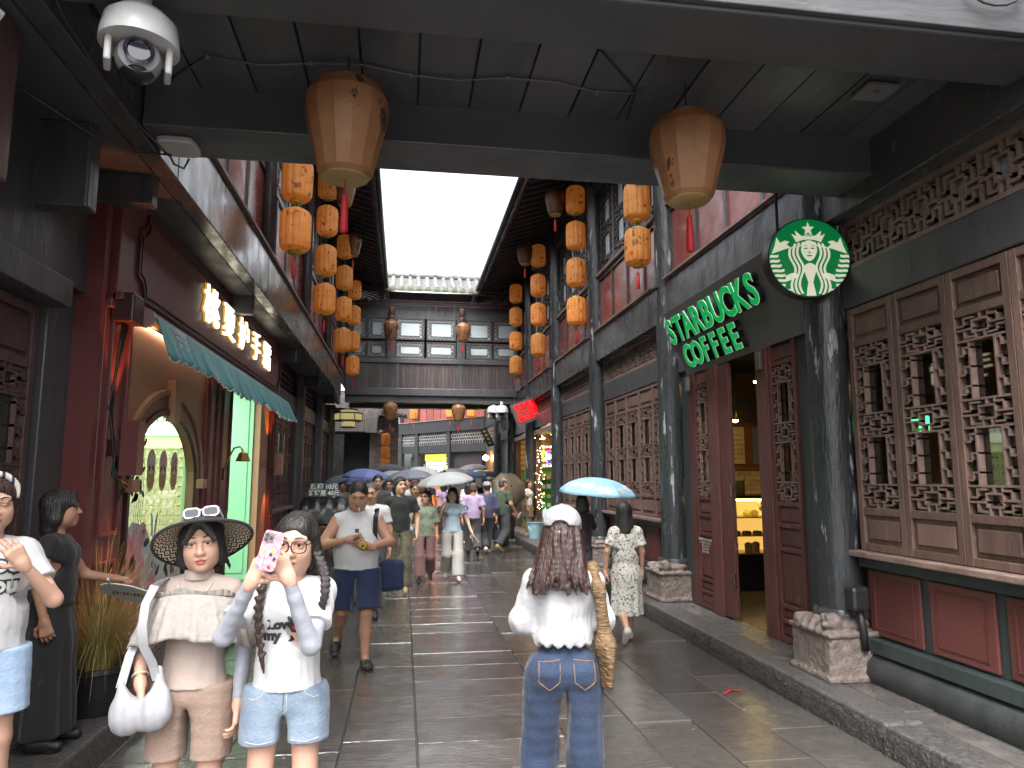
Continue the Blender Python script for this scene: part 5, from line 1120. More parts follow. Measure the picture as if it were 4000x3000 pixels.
bcg = thing('bird_cage', 'small red wire cage with fruit hanging at the rickshaw front', 'cage', (-1.3, 12.4, .75)); q = MB()
for k in range(14): a = k * math.pi / 7; q.tube([(-1.3 + .13 * math.cos(a), 12.4 + .13 * math.sin(a), .62), (-1.3 + .13 * math.cos(a), 12.4 + .13 * math.sin(a), .86), (-1.3, 12.4, .92)], .004, 4)
q.build('wires', 'palace_wood', bcg); MB().lathe([(.135, .6), (.135, .63)], 16, (-1.3, 12.4, 0)).build('base', 'palace_wood', bcg)
for k in range(4): MB().lathe([(0, -.04), (.035, -.02), (.04, 0), (.035, .02), (0, .04)], 10, (-1.36 + .05 * k, 12.36 + .03 * (k % 2), .68), cap=False).build('fruit', ['petal_pink', 'yellow_board', 'shelf_green', 'seal_red'][k], bcg, smooth=True)
# ---- tub on the kerb
tb = thing('plastic_tub', 'light blue plastic tub standing on the right kerb by the dark pillar', 'tub', (3.36, 18.4, .18)); mat('tub_blue', (.32, .55, .62), .4)
MB().lathe([(.15, 0), (.2, .38), (.215, .385), (.215, .4), (.19, .4), (.185, .37), (.14, .02)], 24, cap=False).build('tub', 'tub_blue', tb, world=False, smooth=40); MB().tube([(.2 * math.cos(t), -.02 - .2 * math.sin(t) * .25 - .19, .3 - .1 * math.sin(t)) for t in [k * math.pi / 8 for k in range(9)]], .005, 5).build('handle', 'steel', tb, world=False)
q = MB()
for k in range(9): q.tube([(random.uniform(-.08, .08), random.uniform(-.08, .08), .05), (random.uniform(-.16, .16), random.uniform(-.16, .16), random.uniform(.42, .62))], .006, 5)
q.build('bamboo_skewers', 'sill_wood', tb, world=False)

# ================================================================ POTTED GRASS
pg = thing('potted_grass', 'black pot of long drooping ornamental grass on the left kerb by the maroon pilaster', 'potted plant', (-1.96, 5.25, .2))
MB().lathe([(.17, 0), (.23, .26), (.25, .27), (.25, .3), (.22, .3), (.2, .24)], 28, cap=False).build('pot', 'black_plastic', pg, world=False, smooth=40); MB().lathe([(0, .25), (.21, .255)], 16, cap=False).build('soil', 'dark_interior', pg, world=False)
mat('grass_green', (.24, .28, .08), .5, col2=(.42, .37, .14), vscale=5, translucent=.25); mat('grass_straw', (.6, .42, .18), .6, col2=(.45, .3, .12), vscale=5, translucent=.25)
for mm, cnt, sd_ in (('grass_green', 520, 1), ('grass_straw', 380, 2)):
    rnd = random.Random(sd_); q = MB()
    for k in range(cnt):
        a = rnd.uniform(0, 6.283); L_ = rnd.uniform(.5, 1.0) * (1.0 if mm == 'grass_green' else 1.05); lean = rnd.uniform(.15, 1.0); r0 = rnd.uniform(0, .13); p = Vector((r0 * math.cos(a), r0 * math.sin(a), .26)); d = Vector((math.cos(a) * lean * .6, math.sin(a) * lean * .6, 1)).normalized(); wd = rnd.uniform(.0018, .0032); side = Vector((-math.sin(a), math.cos(a), 0)); vs = []; n = 7
        droop = rnd.uniform(.18, .42) * (.5 if k % 5 == 0 else 1)
        for j in range(n + 1):
            w_ = wd * (1 - .85 * j / n); vs += [p - side * w_, p + side * w_]; p = p + d * (L_ / n); d = (d + Vector((math.cos(a) * .12 * lean, math.sin(a) * .12 * lean, -droop * (.4 + lean * .6))) + Vector((rnd.uniform(-.06, .06), rnd.uniform(-.06, .06), 0))).normalized()
        q.add(vs, [(2 * j, 2 * j + 1, 2 * j + 3, 2 * j + 2) for j in range(n)])
    tag(q.build('grass_blades', mm, pg, world=False), kind='stuff')

# ================================================================ UMBRELLAS
def umb_mat(n, c, **k): return mat('umbrella_' + n, c, .5, col2=tuple(x * .85 for x in c), vscale=3, translucent=.22, bump=.12, bscale=5, **k)
umb_mat('lightgrey', (.42, .44, .45)); umb_mat('beige', (.45, .43, .42)); umb_mat('periwinkle', (.2, .25, .55)); umb_mat('slate', (.2, .22, .28)); umb_mat('blue', (.22, .38, .66)); umb_mat('lilac', (.42, .37, .43)); umb_mat('black', (.02, .02, .022)); umb_mat('floral', (.3, .52, .68)); umb_mat('gold', (.09, .075, .05)); umb_mat('paleblue', (.4, .52, .68))
mat('umbrella_inside', (.012, .012, .014), .6)
def umbrella(label, apex, rad, drop, outer, inner, tilt=(0, 0), shaft=.62, rot=0., group='umbrellas held over the crowd', flower=False):
    U_ = thing('umbrella', label, 'umbrella', apex, 0, group); U_.rotation_euler = (tilt[0], tilt[1], rot)
    n = 8; sub = 6; rings = 8; vs = []; fs = []
    N = n * sub
    for i in range(rings + 1):
        t = i / rings
        for k in range(N):
            a = 2 * math.pi * k / N; f = (k % sub) / sub; sag = 1 - .085 * t * (1 - (2 * f - 1) ** 2); r_ = rad * math.sin(t * 1.25) / math.sin(1.25) * sag; z = -drop * (1 - math.cos(t * 1.35)) / (1 - math.cos(1.35)) - .012 * (1 - (2 * f - 1) ** 2) * t; vs.append((r_ * math.cos(a), r_ * math.sin(a), z))
    for i in range(rings):
        for k in range(N): k2 = (k + 1) % N; fs.append((i * N + k, i * N + k2, (i + 1) * N + k2, (i + 1) * N + k))
    o = MB().add(vs, fs).build('canopy', ['umbrella_' + outer, inner], U_, world=False, smooth=28); s = o.modifiers.new('solid', 'SOLIDIFY'); s.thickness = .004; s.material_offset = 1; s.offset = -1; s.use_rim = True
    if o.data.polygons[0].normal.z < 0: s.offset = 1
    for k in range(n):
        a = 2 * math.pi * k / n; MB().tube([(rad * math.sin(t * 1.25) / math.sin(1.25) * .985 * math.cos(a), rad * math.sin(t * 1.25) / math.sin(1.25) * .985 * math.sin(a), -drop * (1 - math.cos(t * 1.35)) / (1 - math.cos(1.35)) - .012) for t in (0.02, .25, .5, .75, 1.)], .003, 4).build('rib', 'steel', U_, world=False)
    MB().tube([(0, 0, .045), (0, 0, -shaft)], .006, 8).build('shaft', 'steel', U_, world=False); MB().tube([(0, 0, -shaft + .01), (0, 0, -shaft - .1)], .014, 10).build('handle', 'black_plastic', U_, world=False, smooth=40); MB().lathe([(.016, 0), (.012, .03), (.004, .06)], 10).build('ferrule', outer == 'beige' and 'white_plastic' or 'dark_metal', U_, world=False, smooth=True)
    if flower:
        mat('flower_white', (.72, .72, .66), .6); mat('flower_core', (.5, .3, .03), .6); rnd = random.Random(4); k_ = 0
        for a in [k * .52 + .2 for k in range(12)]:
            t = rnd.uniform(.6, .82); ps = rnd.uniform(.055, .085)
            def onc(t, a, lift=.006): f = ((a / (2 * math.pi) * n) % 1); sag = 1 - .085 * t * (1 - (2 * f - 1) ** 2); r_ = rad * math.sin(t * 1.25) / math.sin(1.25) * sag; return (r_ * math.cos(a), r_ * math.sin(a), -drop * (1 - math.cos(t * 1.35)) / (1 - math.cos(1.35)) - .012 * (1 - (2 * f - 1) ** 2) * t + lift)
            q = MB()
            for p in range(6):
                b = p * math.pi / 3; c0 = (t, a); P = []
                for w_ in (-.35, 0, .35): P.append(onc(t + math.sin(b + w_) * ps * (1.7 if w_ == 0 else 1.3), a + math.cos(b + w_) * ps * (1.7 if w_ == 0 else 1.3) / .5, .006))
                q.add([onc(t, a, .007)] + P, [(0, 1, 2, 3)])
            fl = q.build('printed_flower', 'flower_white', U_, world=False); q = MB(); c = onc(t, a, .009); q.lathe([(0, 0), (.012, 0)], 8, c, cap=False); q.build('flower_centre', 'flower_core', fl, world=False)
    return U_
umbrella('pale grey umbrella with black lining over the man at far left', (-1.49, 19.6, 1.79), .6, .24, 'slate', 'umbrella_inside')
umbrella('periwinkle blue umbrella at the back left of the crowd', (-1.09, 25, 2.0), .62, .26, 'periwinkle', 'umbrella_periwinkle')
umbrella('raised slate umbrella with black underside in front of the brick pier', (-.45, 23.5, 2.15), .6, .24, 'slate', 'umbrella_inside')
umbrella('beige grey umbrella with a white tip at the centre of the crowd', (.49, 17.4, 1.97), .52, .24, 'beige', 'umbrella_inside', (0, R(6)))
umbrella('light grey umbrella with black lining over the woman in pale blue', (.69, 12.35, 1.80), .5, .19, 'lightgrey', 'umbrella_inside', (R(3), R(-7)), .42)
umbrella('plain sky blue umbrella at the back right of the crowd', (2.24, 25, 1.96), .6, .24, 'blue', 'umbrella_blue')
umbrella('lilac umbrella with black underside raised behind the sky blue one', (2.41, 26, 2.2), .6, .24, 'lilac', 'umbrella_inside', (0, R(-8)))
umbrella('black umbrella at the back right beside the lilac one', (3.02, 27, 2.0), .6, .24, 'black', 'umbrella_inside')
umbrella('black and gold umbrella tipped sideways behind the man in dark green', (2.72, 18.2, 1.5), .5, .2, 'gold', 'umbrella_black', (R(62), R(25)))
umbrella('sky blue umbrella with white cosmos flowers beside the coffee shop', (2.69, 9.8, 1.71), .56, .23, 'floral', 'umbrella_paleblue', (R(4), R(3)), .45, rot=.3, flower=True)
umbrella('navy umbrella over the crowd left of the beige one', (-.95, 18.2, 1.86), .55, .22, 'periwinkle', 'umbrella_inside', (0, R(-5)))
umbrella('light grey umbrella behind the navy one', (-.25, 21, 1.92), .56, .22, 'lightgrey', 'umbrella_inside')
umbrella('black umbrella left of the man in lilac, far back', (1.05, 19.6, 1.8), .52, .2, 'black', 'umbrella_inside')
umbrella('dark blue umbrella just behind the shaven-headed man', (-.75, 15.6, 1.9), .52, .21, 'periwinkle', 'umbrella_inside', (0, R(4)))
umbrella('slate umbrella behind the man in the black tee', (.12, 15.2, 1.88), .52, .2, 'slate', 'umbrella_inside', (0, R(-4)))
umbrella('pale grey umbrella left of the lilac one, far back', (1.6, 23.2, 2.02), .58, .23, 'lightgrey', 'umbrella_inside')
umbrella('small pale blue umbrella at the far left edge of the crowd', (-1.75, 23, 1.75), .45, .18, 'paleblue', 'umbrella_periwinkle')
umbrella('dark speckled umbrella behind the man in the grey shirt', (-.55, 20.5, 1.80), .5, .2, 'slate', 'umbrella_slate')
umbrella('pale blue umbrella behind the periwinkle one', (-.7, 27, 1.95), .5, .2, 'paleblue', 'umbrella_paleblue')
umbrella('small black umbrella between the beige and the sky blue ones', (1.25, 22, 1.9), .46, .18, 'black', 'umbrella_inside')
umbrella('white umbrella low behind the black one at back right', (2.9, 29, 2.05), .5, .18, 'lightgrey', 'umbrella_lightgrey')

# ---- scraps of leaf and paper on the wet stone
lf = MB(); rnd = random.Random(11)
for k in range(70):
    x, y = rnd.uniform(-1.6, 2.9), rnd.uniform(2.5, 16); a = rnd.uniform(0, 6.3); r_ = rnd.uniform(.006, .02); c, s_ = math.cos(a) * r_, math.sin(a) * r_; lf.add([(x - c, y - s_, .006), (x + s_ * .4, y - c * .4, .008), (x + c, y + s_, .006), (x - s_ * .4, y + c * .4, .009)], [(0, 1, 2, 3)])
mat('leaf_scrap', (.3, .26, .12), .6, col2=(.45, .42, .36), vscale=3); lo_ = lf.build('leaf_litter', 'leaf_scrap'); tag(lo_, kind='stuff')
# ================================================================ SDF MESHER (bodies, hair, clothes, carved stone)
V3 = lambda *a: np.array(a, float)
class Sdf:
    def __init__(s, lo, hi, h):
        s.h = h; s.lo = np.array(lo, float); n = np.ceil((np.array(hi) - s.lo) / h).astype(int) + 1; s.n = n
        s.ax = [s.lo[i] + h * np.arange(n[i]) for i in range(3)]; s.D = np.full(n, .12, np.float32)
    def _reg(s, a, b, m):
        sl = []
        for i in range(3):
            i0 = max(0, int((a[i] - m - s.lo[i]) / s.h)); i1 = min(s.n[i], int((b[i] + m - s.lo[i]) / s.h) + 2)
            if i1 <= i0: return None, None
            sl.append(slice(i0, i1))
        return tuple(sl), (s.ax[0][sl[0]][:, None, None], s.ax[1][sl[1]][None, :, None], s.ax[2][sl[2]][None, None, :])
    def _mix(s, sl, d, k, sub=False):
        a = s.D[sl]
        if sub:
            d = -d
            if k: hh = np.maximum(k - np.abs(a - d), 0) / k; s.D[sl] = np.maximum(a, d) + hh * hh * k * .25
            else: s.D[sl] = np.maximum(a, d)
        elif k: hh = np.maximum(k - np.abs(a - d), 0) / k; s.D[sl] = np.minimum(a, d) - hh * hh * k * .25
        else: s.D[sl] = np.minimum(a, d)
    def cone(s, a, b, ra, rb, k=.02, flat=1., cap=False, sub=False):
        a = np.array(a, float); b = np.array(b, float); r = max(ra, rb); sl, P = s._reg(np.minimum(a, b) - r, np.maximum(a, b) + r, .06)
        if sl is None: return s
        f = np.array([1, 1 / flat, 1.]); ab = (b - a) * f; L2 = max(ab @ ab, 1e-9); x, y, z = (P[0] - a[0]), (P[1] - a[1]) / flat, (P[2] - a[2])
        t = (x * ab[0] + y * ab[1] + z * ab[2]) / L2; tc = np.clip(t, 0, 1)
        d = np.sqrt((x - tc * ab[0]) ** 2 + (y - tc * ab[1]) ** 2 + (z - tc * ab[2]) ** 2) if not cap else np.sqrt((x - t * ab[0]) ** 2 + (y - t * ab[1]) ** 2 + (z - t * ab[2]) ** 2)
        d = (d - (ra + (rb - ra) * tc)) * (flat if flat < 1 else 1)
        if cap: L = math.sqrt(L2); d = np.maximum(d, np.maximum(-t, t - 1) * L)
        s._mix(sl, d, k, sub); return s
    def ell(s, c, r, k=.02, sub=False, rot=None):
        c = np.array(c, float); r = np.array(r, float); m = max(r); sl, P = s._reg(c - m, c + m, .05)
        if sl is None: return s
        x, y, z = P[0] - c[0], P[1] - c[1], P[2] - c[2]
        if rot is not None: R_ = np.array(rot); x, y, z = (R_[0, 0] * x + R_[1, 0] * y + R_[2, 0] * z, R_[0, 1] * x + R_[1, 1] * y + R_[2, 1] * z, R_[0, 2] * x + R_[1, 2] * y + R_[2, 2] * z)
        k0 = np.sqrt((x / r[0]) ** 2 + (y / r[1]) ** 2 + (z / r[2]) ** 2); k1 = np.sqrt((x / r[0] ** 2) ** 2 + (y / r[1] ** 2) ** 2 + (z / r[2] ** 2) ** 2) + 1e-6
        s._mix(sl, k0 * (k0 - 1) / k1, k, sub); return s
    def box(s, c, hh, rd=.0, k=0., sub=False):
        c = np.array(c, float); hh = np.array(hh, float); sl, P = s._reg(c - hh, c + hh, .05)
        q = [np.abs(P[i] - c[i]) - hh[i] + rd for i in range(3)]
        d = np.sqrt(np.maximum(q[0], 0) ** 2 + np.maximum(q[1], 0) ** 2 + np.maximum(q[2], 0) ** 2) + np.minimum(np.maximum(q[0], np.maximum(q[1], q[2])), 0) - rd
        s._mix(sl, d, k, sub); return s
    def plane(s, p, n, k=0.):       # keep the side where (x-p).n < 0
        n = np.array(n, float); n /= np.linalg.norm(n); d = (s.ax[0][:, None, None] - p[0]) * n[0] + (s.ax[1][None, :, None] - p[1]) * n[1] + (s.ax[2][None, None, :] - p[2]) * n[2]
        s.D = np.maximum(s.D, d).astype(np.float32); return s
    def wave(s, amp, waves, env=None):       # sum of sines: (kx, ky, kz, phase)
        X, Y, Z = s.ax[0][:, None, None], s.ax[1][None, :, None], s.ax[2][None, None, :]; f = 0
        for kx, ky, kz, ph in waves: f = f + np.sin(kx * X + ky * Y + kz * Z + ph)
        f = f / len(waves)
        if env is not None: f = f * env(X, Y, Z)
        s.D = (s.D + amp * f).astype(np.float32); return s
    def noise(s, amp, scale, seed):
        rg = np.random.default_rng(seed); ws = [(*(rg.normal(size=3) * scale), rg.uniform(0, 6.28)) for _ in range(9)]; return s.wave(amp, ws)
    def val(s, p):
        q = (np.array(p) - s.lo) / s.h; i = np.clip(np.floor(q).astype(int), 0, s.n - 2); f = q - i; D = s.D
        c = D[i[0]:i[0] + 2, i[1]:i[1] + 2, i[2]:i[2] + 2]; c = c[0] * (1 - f[0]) + c[1] * f[0]; c = c[0] * (1 - f[1]) + c[1] * f[1]; return c[0] * (1 - f[2]) + c[1] * f[2]
    def front(s, x, z, y0=None):    # first surface met walking +Y
        y = s.lo[1] if y0 is None else y0
        while y < s.ax[1][-1]:
            if s.val((x, y, z)) < 0: return y
            y += s.h * .35
        return None
    def back(s, x, z):
        y = s.ax[1][-1]
        while y > s.lo[1]:
            if s.val((x, y, z)) < 0: return y
            y -= s.h * .35
        return None
    def nets(s):
        D = s.D; D[0] = D[-1] = .1; D[:, 0] = D[:, -1] = .1; D[:, :, 0] = D[:, :, -1] = .1
        S = D < 0; c = np.zeros(tuple(s.n - 1), np.uint8)
        offs = [(i, j, k) for i in (0, 1) for j in (0, 1) for k in (0, 1)]
        for i, j, k in offs: c += S[i:i + c.shape[0], j:j + c.shape[1], k:k + c.shape[2]]
        A = np.argwhere((c > 0) & (c < 8))
        if len(A) == 0: return np.zeros((0, 3)), []
        idg = -np.ones(c.shape, np.int64); idg[A[:, 0], A[:, 1], A[:, 2]] = np.arange(len(A))
        acc = np.zeros((len(A), 3)); cnt = np.zeros(len(A)); cd = {o: D[A[:, 0] + o[0], A[:, 1] + o[1], A[:, 2] + o[2]] for o in offs}
        for o in offs:
            for ax in range(3):
                if o[ax]: continue
                o2 = list(o); o2[ax] = 1; o2 = tuple(o2); d0, d1 = cd[o], cd[o2]; m = (d0 < 0) != (d1 < 0); t = np.where(m, d0 / np.where(m, d0 - d1, 1), 0)
                p = np.tile(np.array(o, float), (len(A), 1)); p[:, ax] = t; acc += p * m[:, None]; cnt += m
        v = s.lo + s.h * (A + acc / cnt[:, None]); F_ = []
        for ax in range(3):
            a, b = [i for i in range(3) if i != ax]; sl0 = [slice(None)] * 3; sl1 = [slice(None)] * 3; sl0[ax] = slice(0, -1); sl1[ax] = slice(1, None)
            E = np.argwhere(S[tuple(sl0)] != S[tuple(sl1)]); E = E[(E[:, a] > 0) & (E[:, b] > 0)]
            if not len(E): continue
            q = []
            for da, db in ((1, 1), (0, 1), (0, 0), (1, 0)):
                e = E.copy(); e[:, a] -= da; e[:, b] -= db; q.append(idg[e[:, 0], e[:, 1], e[:, 2]])
            q = np.stack(q, 1); ins = S[E[:, 0], E[:, 1], E[:, 2]]; fl = ins if ax != 1 else ~ins; q[~fl] = q[~fl][:, ::-1]; F_.append(q)
        return v, np.concatenate(F_)
def np_mesh(name, parts, mats, mf=None):
    V_ = []; Fs = []; o = 0
    for v, f in parts:
        if len(f) == 0: continue
        V_.append(v); Fs.append(f + o); o += len(v)
    v = np.concatenate(V_); f = np.concatenate(Fs); me = bpy.data.meshes.new(name)
    me.vertices.add(len(v)); me.vertices.foreach_set('co', v.astype(np.float32).ravel()); me.loops.add(len(f) * 4); me.loops.foreach_set('vertex_index', f.astype(np.int32).ravel())
    me.polygons.add(len(f)); me.polygons.foreach_set('loop_start', np.arange(0, len(f) * 4, 4, dtype=np.int32)); me.update(calc_edges=True); me.validate()
    for m in mats: me.materials.append(M(m) if isinstance(m, str) else m)
    if mf is not None: me.polygons.foreach_set('material_index', mf(v[f].mean(1)).astype(np.int32))
    me.polygons.foreach_set('use_smooth', np.ones(len(me.polygons), bool)); me.update(); return me
def np_obj(name, parts, mats, parent, mf=None, world=False):
    o = bpy.data.objects.new(name, np_mesh(name, parts, mats, mf)); return link(o, parent, world)

# ---- carved stone pedestals under the right-hand pillars
def pedestal(seed):
    s = Sdf((-.36, -.36, -.02), (.36, .36, .56), .013)
    s.box((0, 0, .17), (.26, .27, .17), .03).box((0, 0, .345), (.28, .29, .02), .015, k=.01).box((0, 0, .02), (.275, .285, .025), .012, k=.01)
    s.ell((-.02, -.03, .41), (.2, .24, .075), .04).ell((-.19, -.2, .43), (.07, .075, .075), .03).ell((-.2, .16, .4), (.09, .07, .05), .03)       # crouching lion: body, head, haunch
    for y in (-.1, 0, .1): s.cone((-.2, y, .42), (-.27, y - .04, .36), .028, .03, .015)
    for sx in (-1, 1): s.ell((-.24, -.2 + .035 * sx, .47), (.02, .02, .025), .01)
    s.ell((-.26, -.22, .42), (.03, .03, .022), .01)
    s.noise(.009, 55, seed); s.noise(.006, 120, seed + 1)
    X = lambda a: a
    s.plane((0, 0, 0), (0, 0, -1)); return s.nets()
for i, y in enumerate((5.43, 9.0, 12.55, 16.0)):
    o = np_obj('stone_pedestal', [pedestal(20 + i)], ['carved_stone'], rb, world=True); o.location = (3.44, y, .181); o.rotation_euler = (0, 0, random.uniform(-.04, .04))

# ================================================================ PEOPLE
def skin_mat(n, c):
    m = mat('skin_' + n, c, .48, col2=tuple(x * .93 for x in c), vscale=14, bump=.04, bscale=220); b = m.node_tree.nodes['Principled BSDF']; b.inputs['Subsurface Weight'].default_value = .12; b.inputs['Subsurface Radius'].default_value = (.012, .005, .003); return m
skin_mat('fair', (.62, .37, .27)); skin_mat('tan', (.47, .25, .165)); skin_mat('mid', (.54, .31, .215))
mat('lip', (.5, .13, .11), .4); mat('lip_m', (.38, .16, .12), .5); mat('eye_white', (.7, .68, .66), .25); mat('iris', (.015, .01, .008), .15); mat('brow', (.03, .02, .016), .7)
def hair_mat(n, c, c2):
    return mat('hair_' + n, c, .38, col2=c2, vscale=2.2, stretch=(26, 26, 3), bump=.5, bscale=3.2, bstretch=(34, 34, 3.5), spec=.45)
hair_mat('black', (.012, .01, .01), (.03, .026, .026)); hair_mat('brown', (.02, .0105, .009), (.045, .022, .019)); hair_mat('grey', (.06, .055, .05), (.1, .09, .085))
def rotm(yaw, pitch, roll):
    return np.array(Matrix.Rotation(yaw, 3, 'Z') @ Matrix.Rotation(pitch, 3, 'X') @ Matrix.Rotation(roll, 3, 'Y'))
def unit(v): v = np.array(v, float); return v / (np.linalg.norm(v) + 1e-9)
SHO = {'f': .146, 'm': .182}
def joints(sex, o):
    sh = SHO[sex]; J = dict(pel=(0, 0, .90), waist=(0, 0, 1.03), chest=(0, .005, 1.22), neck=(0, .02, 1.37), head=(0, -.01, 1.522))
    for n, s in (('L', 1), ('R', -1)):
        J['sh' + n] = (s * sh, .01, 1.292); J['el' + n] = (s * (sh + .055), .03, 1.06); J['wr' + n] = (s * (sh + .065), -.03, .83)
        J['hip' + n] = (s * .085, 0, .87); J['kn' + n] = (s * .095, -.015, .47); J['an' + n] = (s * .1, .02, .075); J['toe' + n] = (s * .125, -.155, .03)
    J.update(o); return {k: np.array(v, float) for k, v in J.items()}
def hand(wr, d, n, h, curl=(.35, .35, .4, .45), thumb=.5, spread=.05, side=1., sc=1.):
    """wrist, finger direction d, palm normal n (fingers curl towards n), side=+1 thumb along d x n"""
    d = unit(d); n = np.array(n, float); n = unit(n - d * (n @ d)); t = unit(np.cross(d, n)) * side; wr = np.array(wr, float)
    s = Sdf(wr - .24 * sc, wr + .24 * sc, h); P = lambda a, b, c: wr + (d * a + t * b + n * c) * sc
    k0 = []
    for i, b in enumerate((.03, .010, -.010, -.029)):
        kn = P(.085 - .004 * abs(i - 1), b * 1.05, -.004); k0.append(kn); s.cone(P(.0, b * .55, 0), kn, .0155 * sc, .0125 * sc, .012 * sc)
    s.cone(P(-.022, 0, 0), P(.01, 0, 0), .024 * sc, .025 * sc, .02 * sc)
    for i, (L, c) in enumerate(zip((.068, .076, .07, .054), curl)):
        p = k0[i]; ang = .15 + c * .5; sp = spread * (1.2 - i * .8)
        for j, f in enumerate((.46, .31, .25)):
            dd = (d * math.cos(ang) + n * math.sin(ang)) + t * sp; q = p + unit(dd) * L * f * sc; r = (.0088, .008, .0072, .0062)[j]; r2 = (.008, .0072, .006)[j]; s.cone(p, q, r * sc, r2 * sc, .003); p = q; ang += c * 1.35
    p = P(.015, .026, .004)
    for L, a, f in ((.04, .95, 0), (.032, .6 - thumb * .7, .3), (.026, .4 - thumb * .9, .6)):
        dd = d * math.cos(a) + t * math.sin(a) + n * (.25 + thumb * f); q = p + unit(dd) * L * sc; s.cone(p, q, .0115 * sc, .0095 * sc, .006); p = q
    return s.nets()
def head_sdf(c, Rm, sc, h, sex, jaw=1., neck=None, mouth=0.):
    """head sdf in world-of-person coordinates; features rotate with Rm"""
    W = lambda x, y, z: np.array(c) + Rm @ (np.array((x, y, z)) * sc); s = Sdf(np.array(c) - V3(.13, .14, .25 if neck is not None else .15) * sc, np.array(c) + V3(.13, .14, .15) * sc, h)
    E = lambda x, y, z, rx, ry, rz, k=.02, sub=False: s.ell(W(x, y, z), np.array((rx, ry, rz)) * sc, k * sc, sub, Rm)
    E(0, .016, .034, .074, .092, .082); E(0, -.02, -.03, .061 * jaw, .066, .078, .03); E(0, -.052, -.09, .03 * jaw, .03, .024, .03)
    for q in (-1, 1):
        E(q * .038 * jaw, -.044, -.032, .03, .032, .034, .03); E(q * .045 * jaw, -.01, -.068, .022, .035, .03, .03); E(q * .0755, .012, -.004, .01, .019, .031, .008); E(q * .078, .016, .0, .006, .01, .016, .004, True)
        E(q * .031, -.087, .010, .02, .012, .0115, .012, True)
    s.cone(W(0, -.082, .012), W(0, -.098, -.024), .008 * sc, .0105 * sc, .014 * sc); E(0, -.1, -.028, .011, .011, .010, .01)
    for q in (-1, 1): E(q * .0125, -.089, -.031, .0085, .011, .0075, .008)
    for q in (-1, 1): s.cone(W(q * .014, -.083, .03), W(q * .05, -.068, .03), .009 * sc, .008 * sc, .02 * sc)
    E(0, -.083, -.057, .023, .013, .0065, .006); E(0, -.08, -.0705, .019, .013, .0075, .006); E(0, -.099, -.0635, .024, .008, .0022, .004, True)
    for q in (-1, 1):       # eyelids over the eyeball
        E(q * .031, -.0745, .0165, .018, .0125, .0085, .006); E(q * .031, -.074, .001, .0165, .0115, .006, .006)
    if neck is not None: s.cone(W(0, .02, -.06), neck, (.046 if sex == 'f' else .057) * sc, (.05 if sex == 'f' else .064) * sc, .03 * sc)
    return s, W
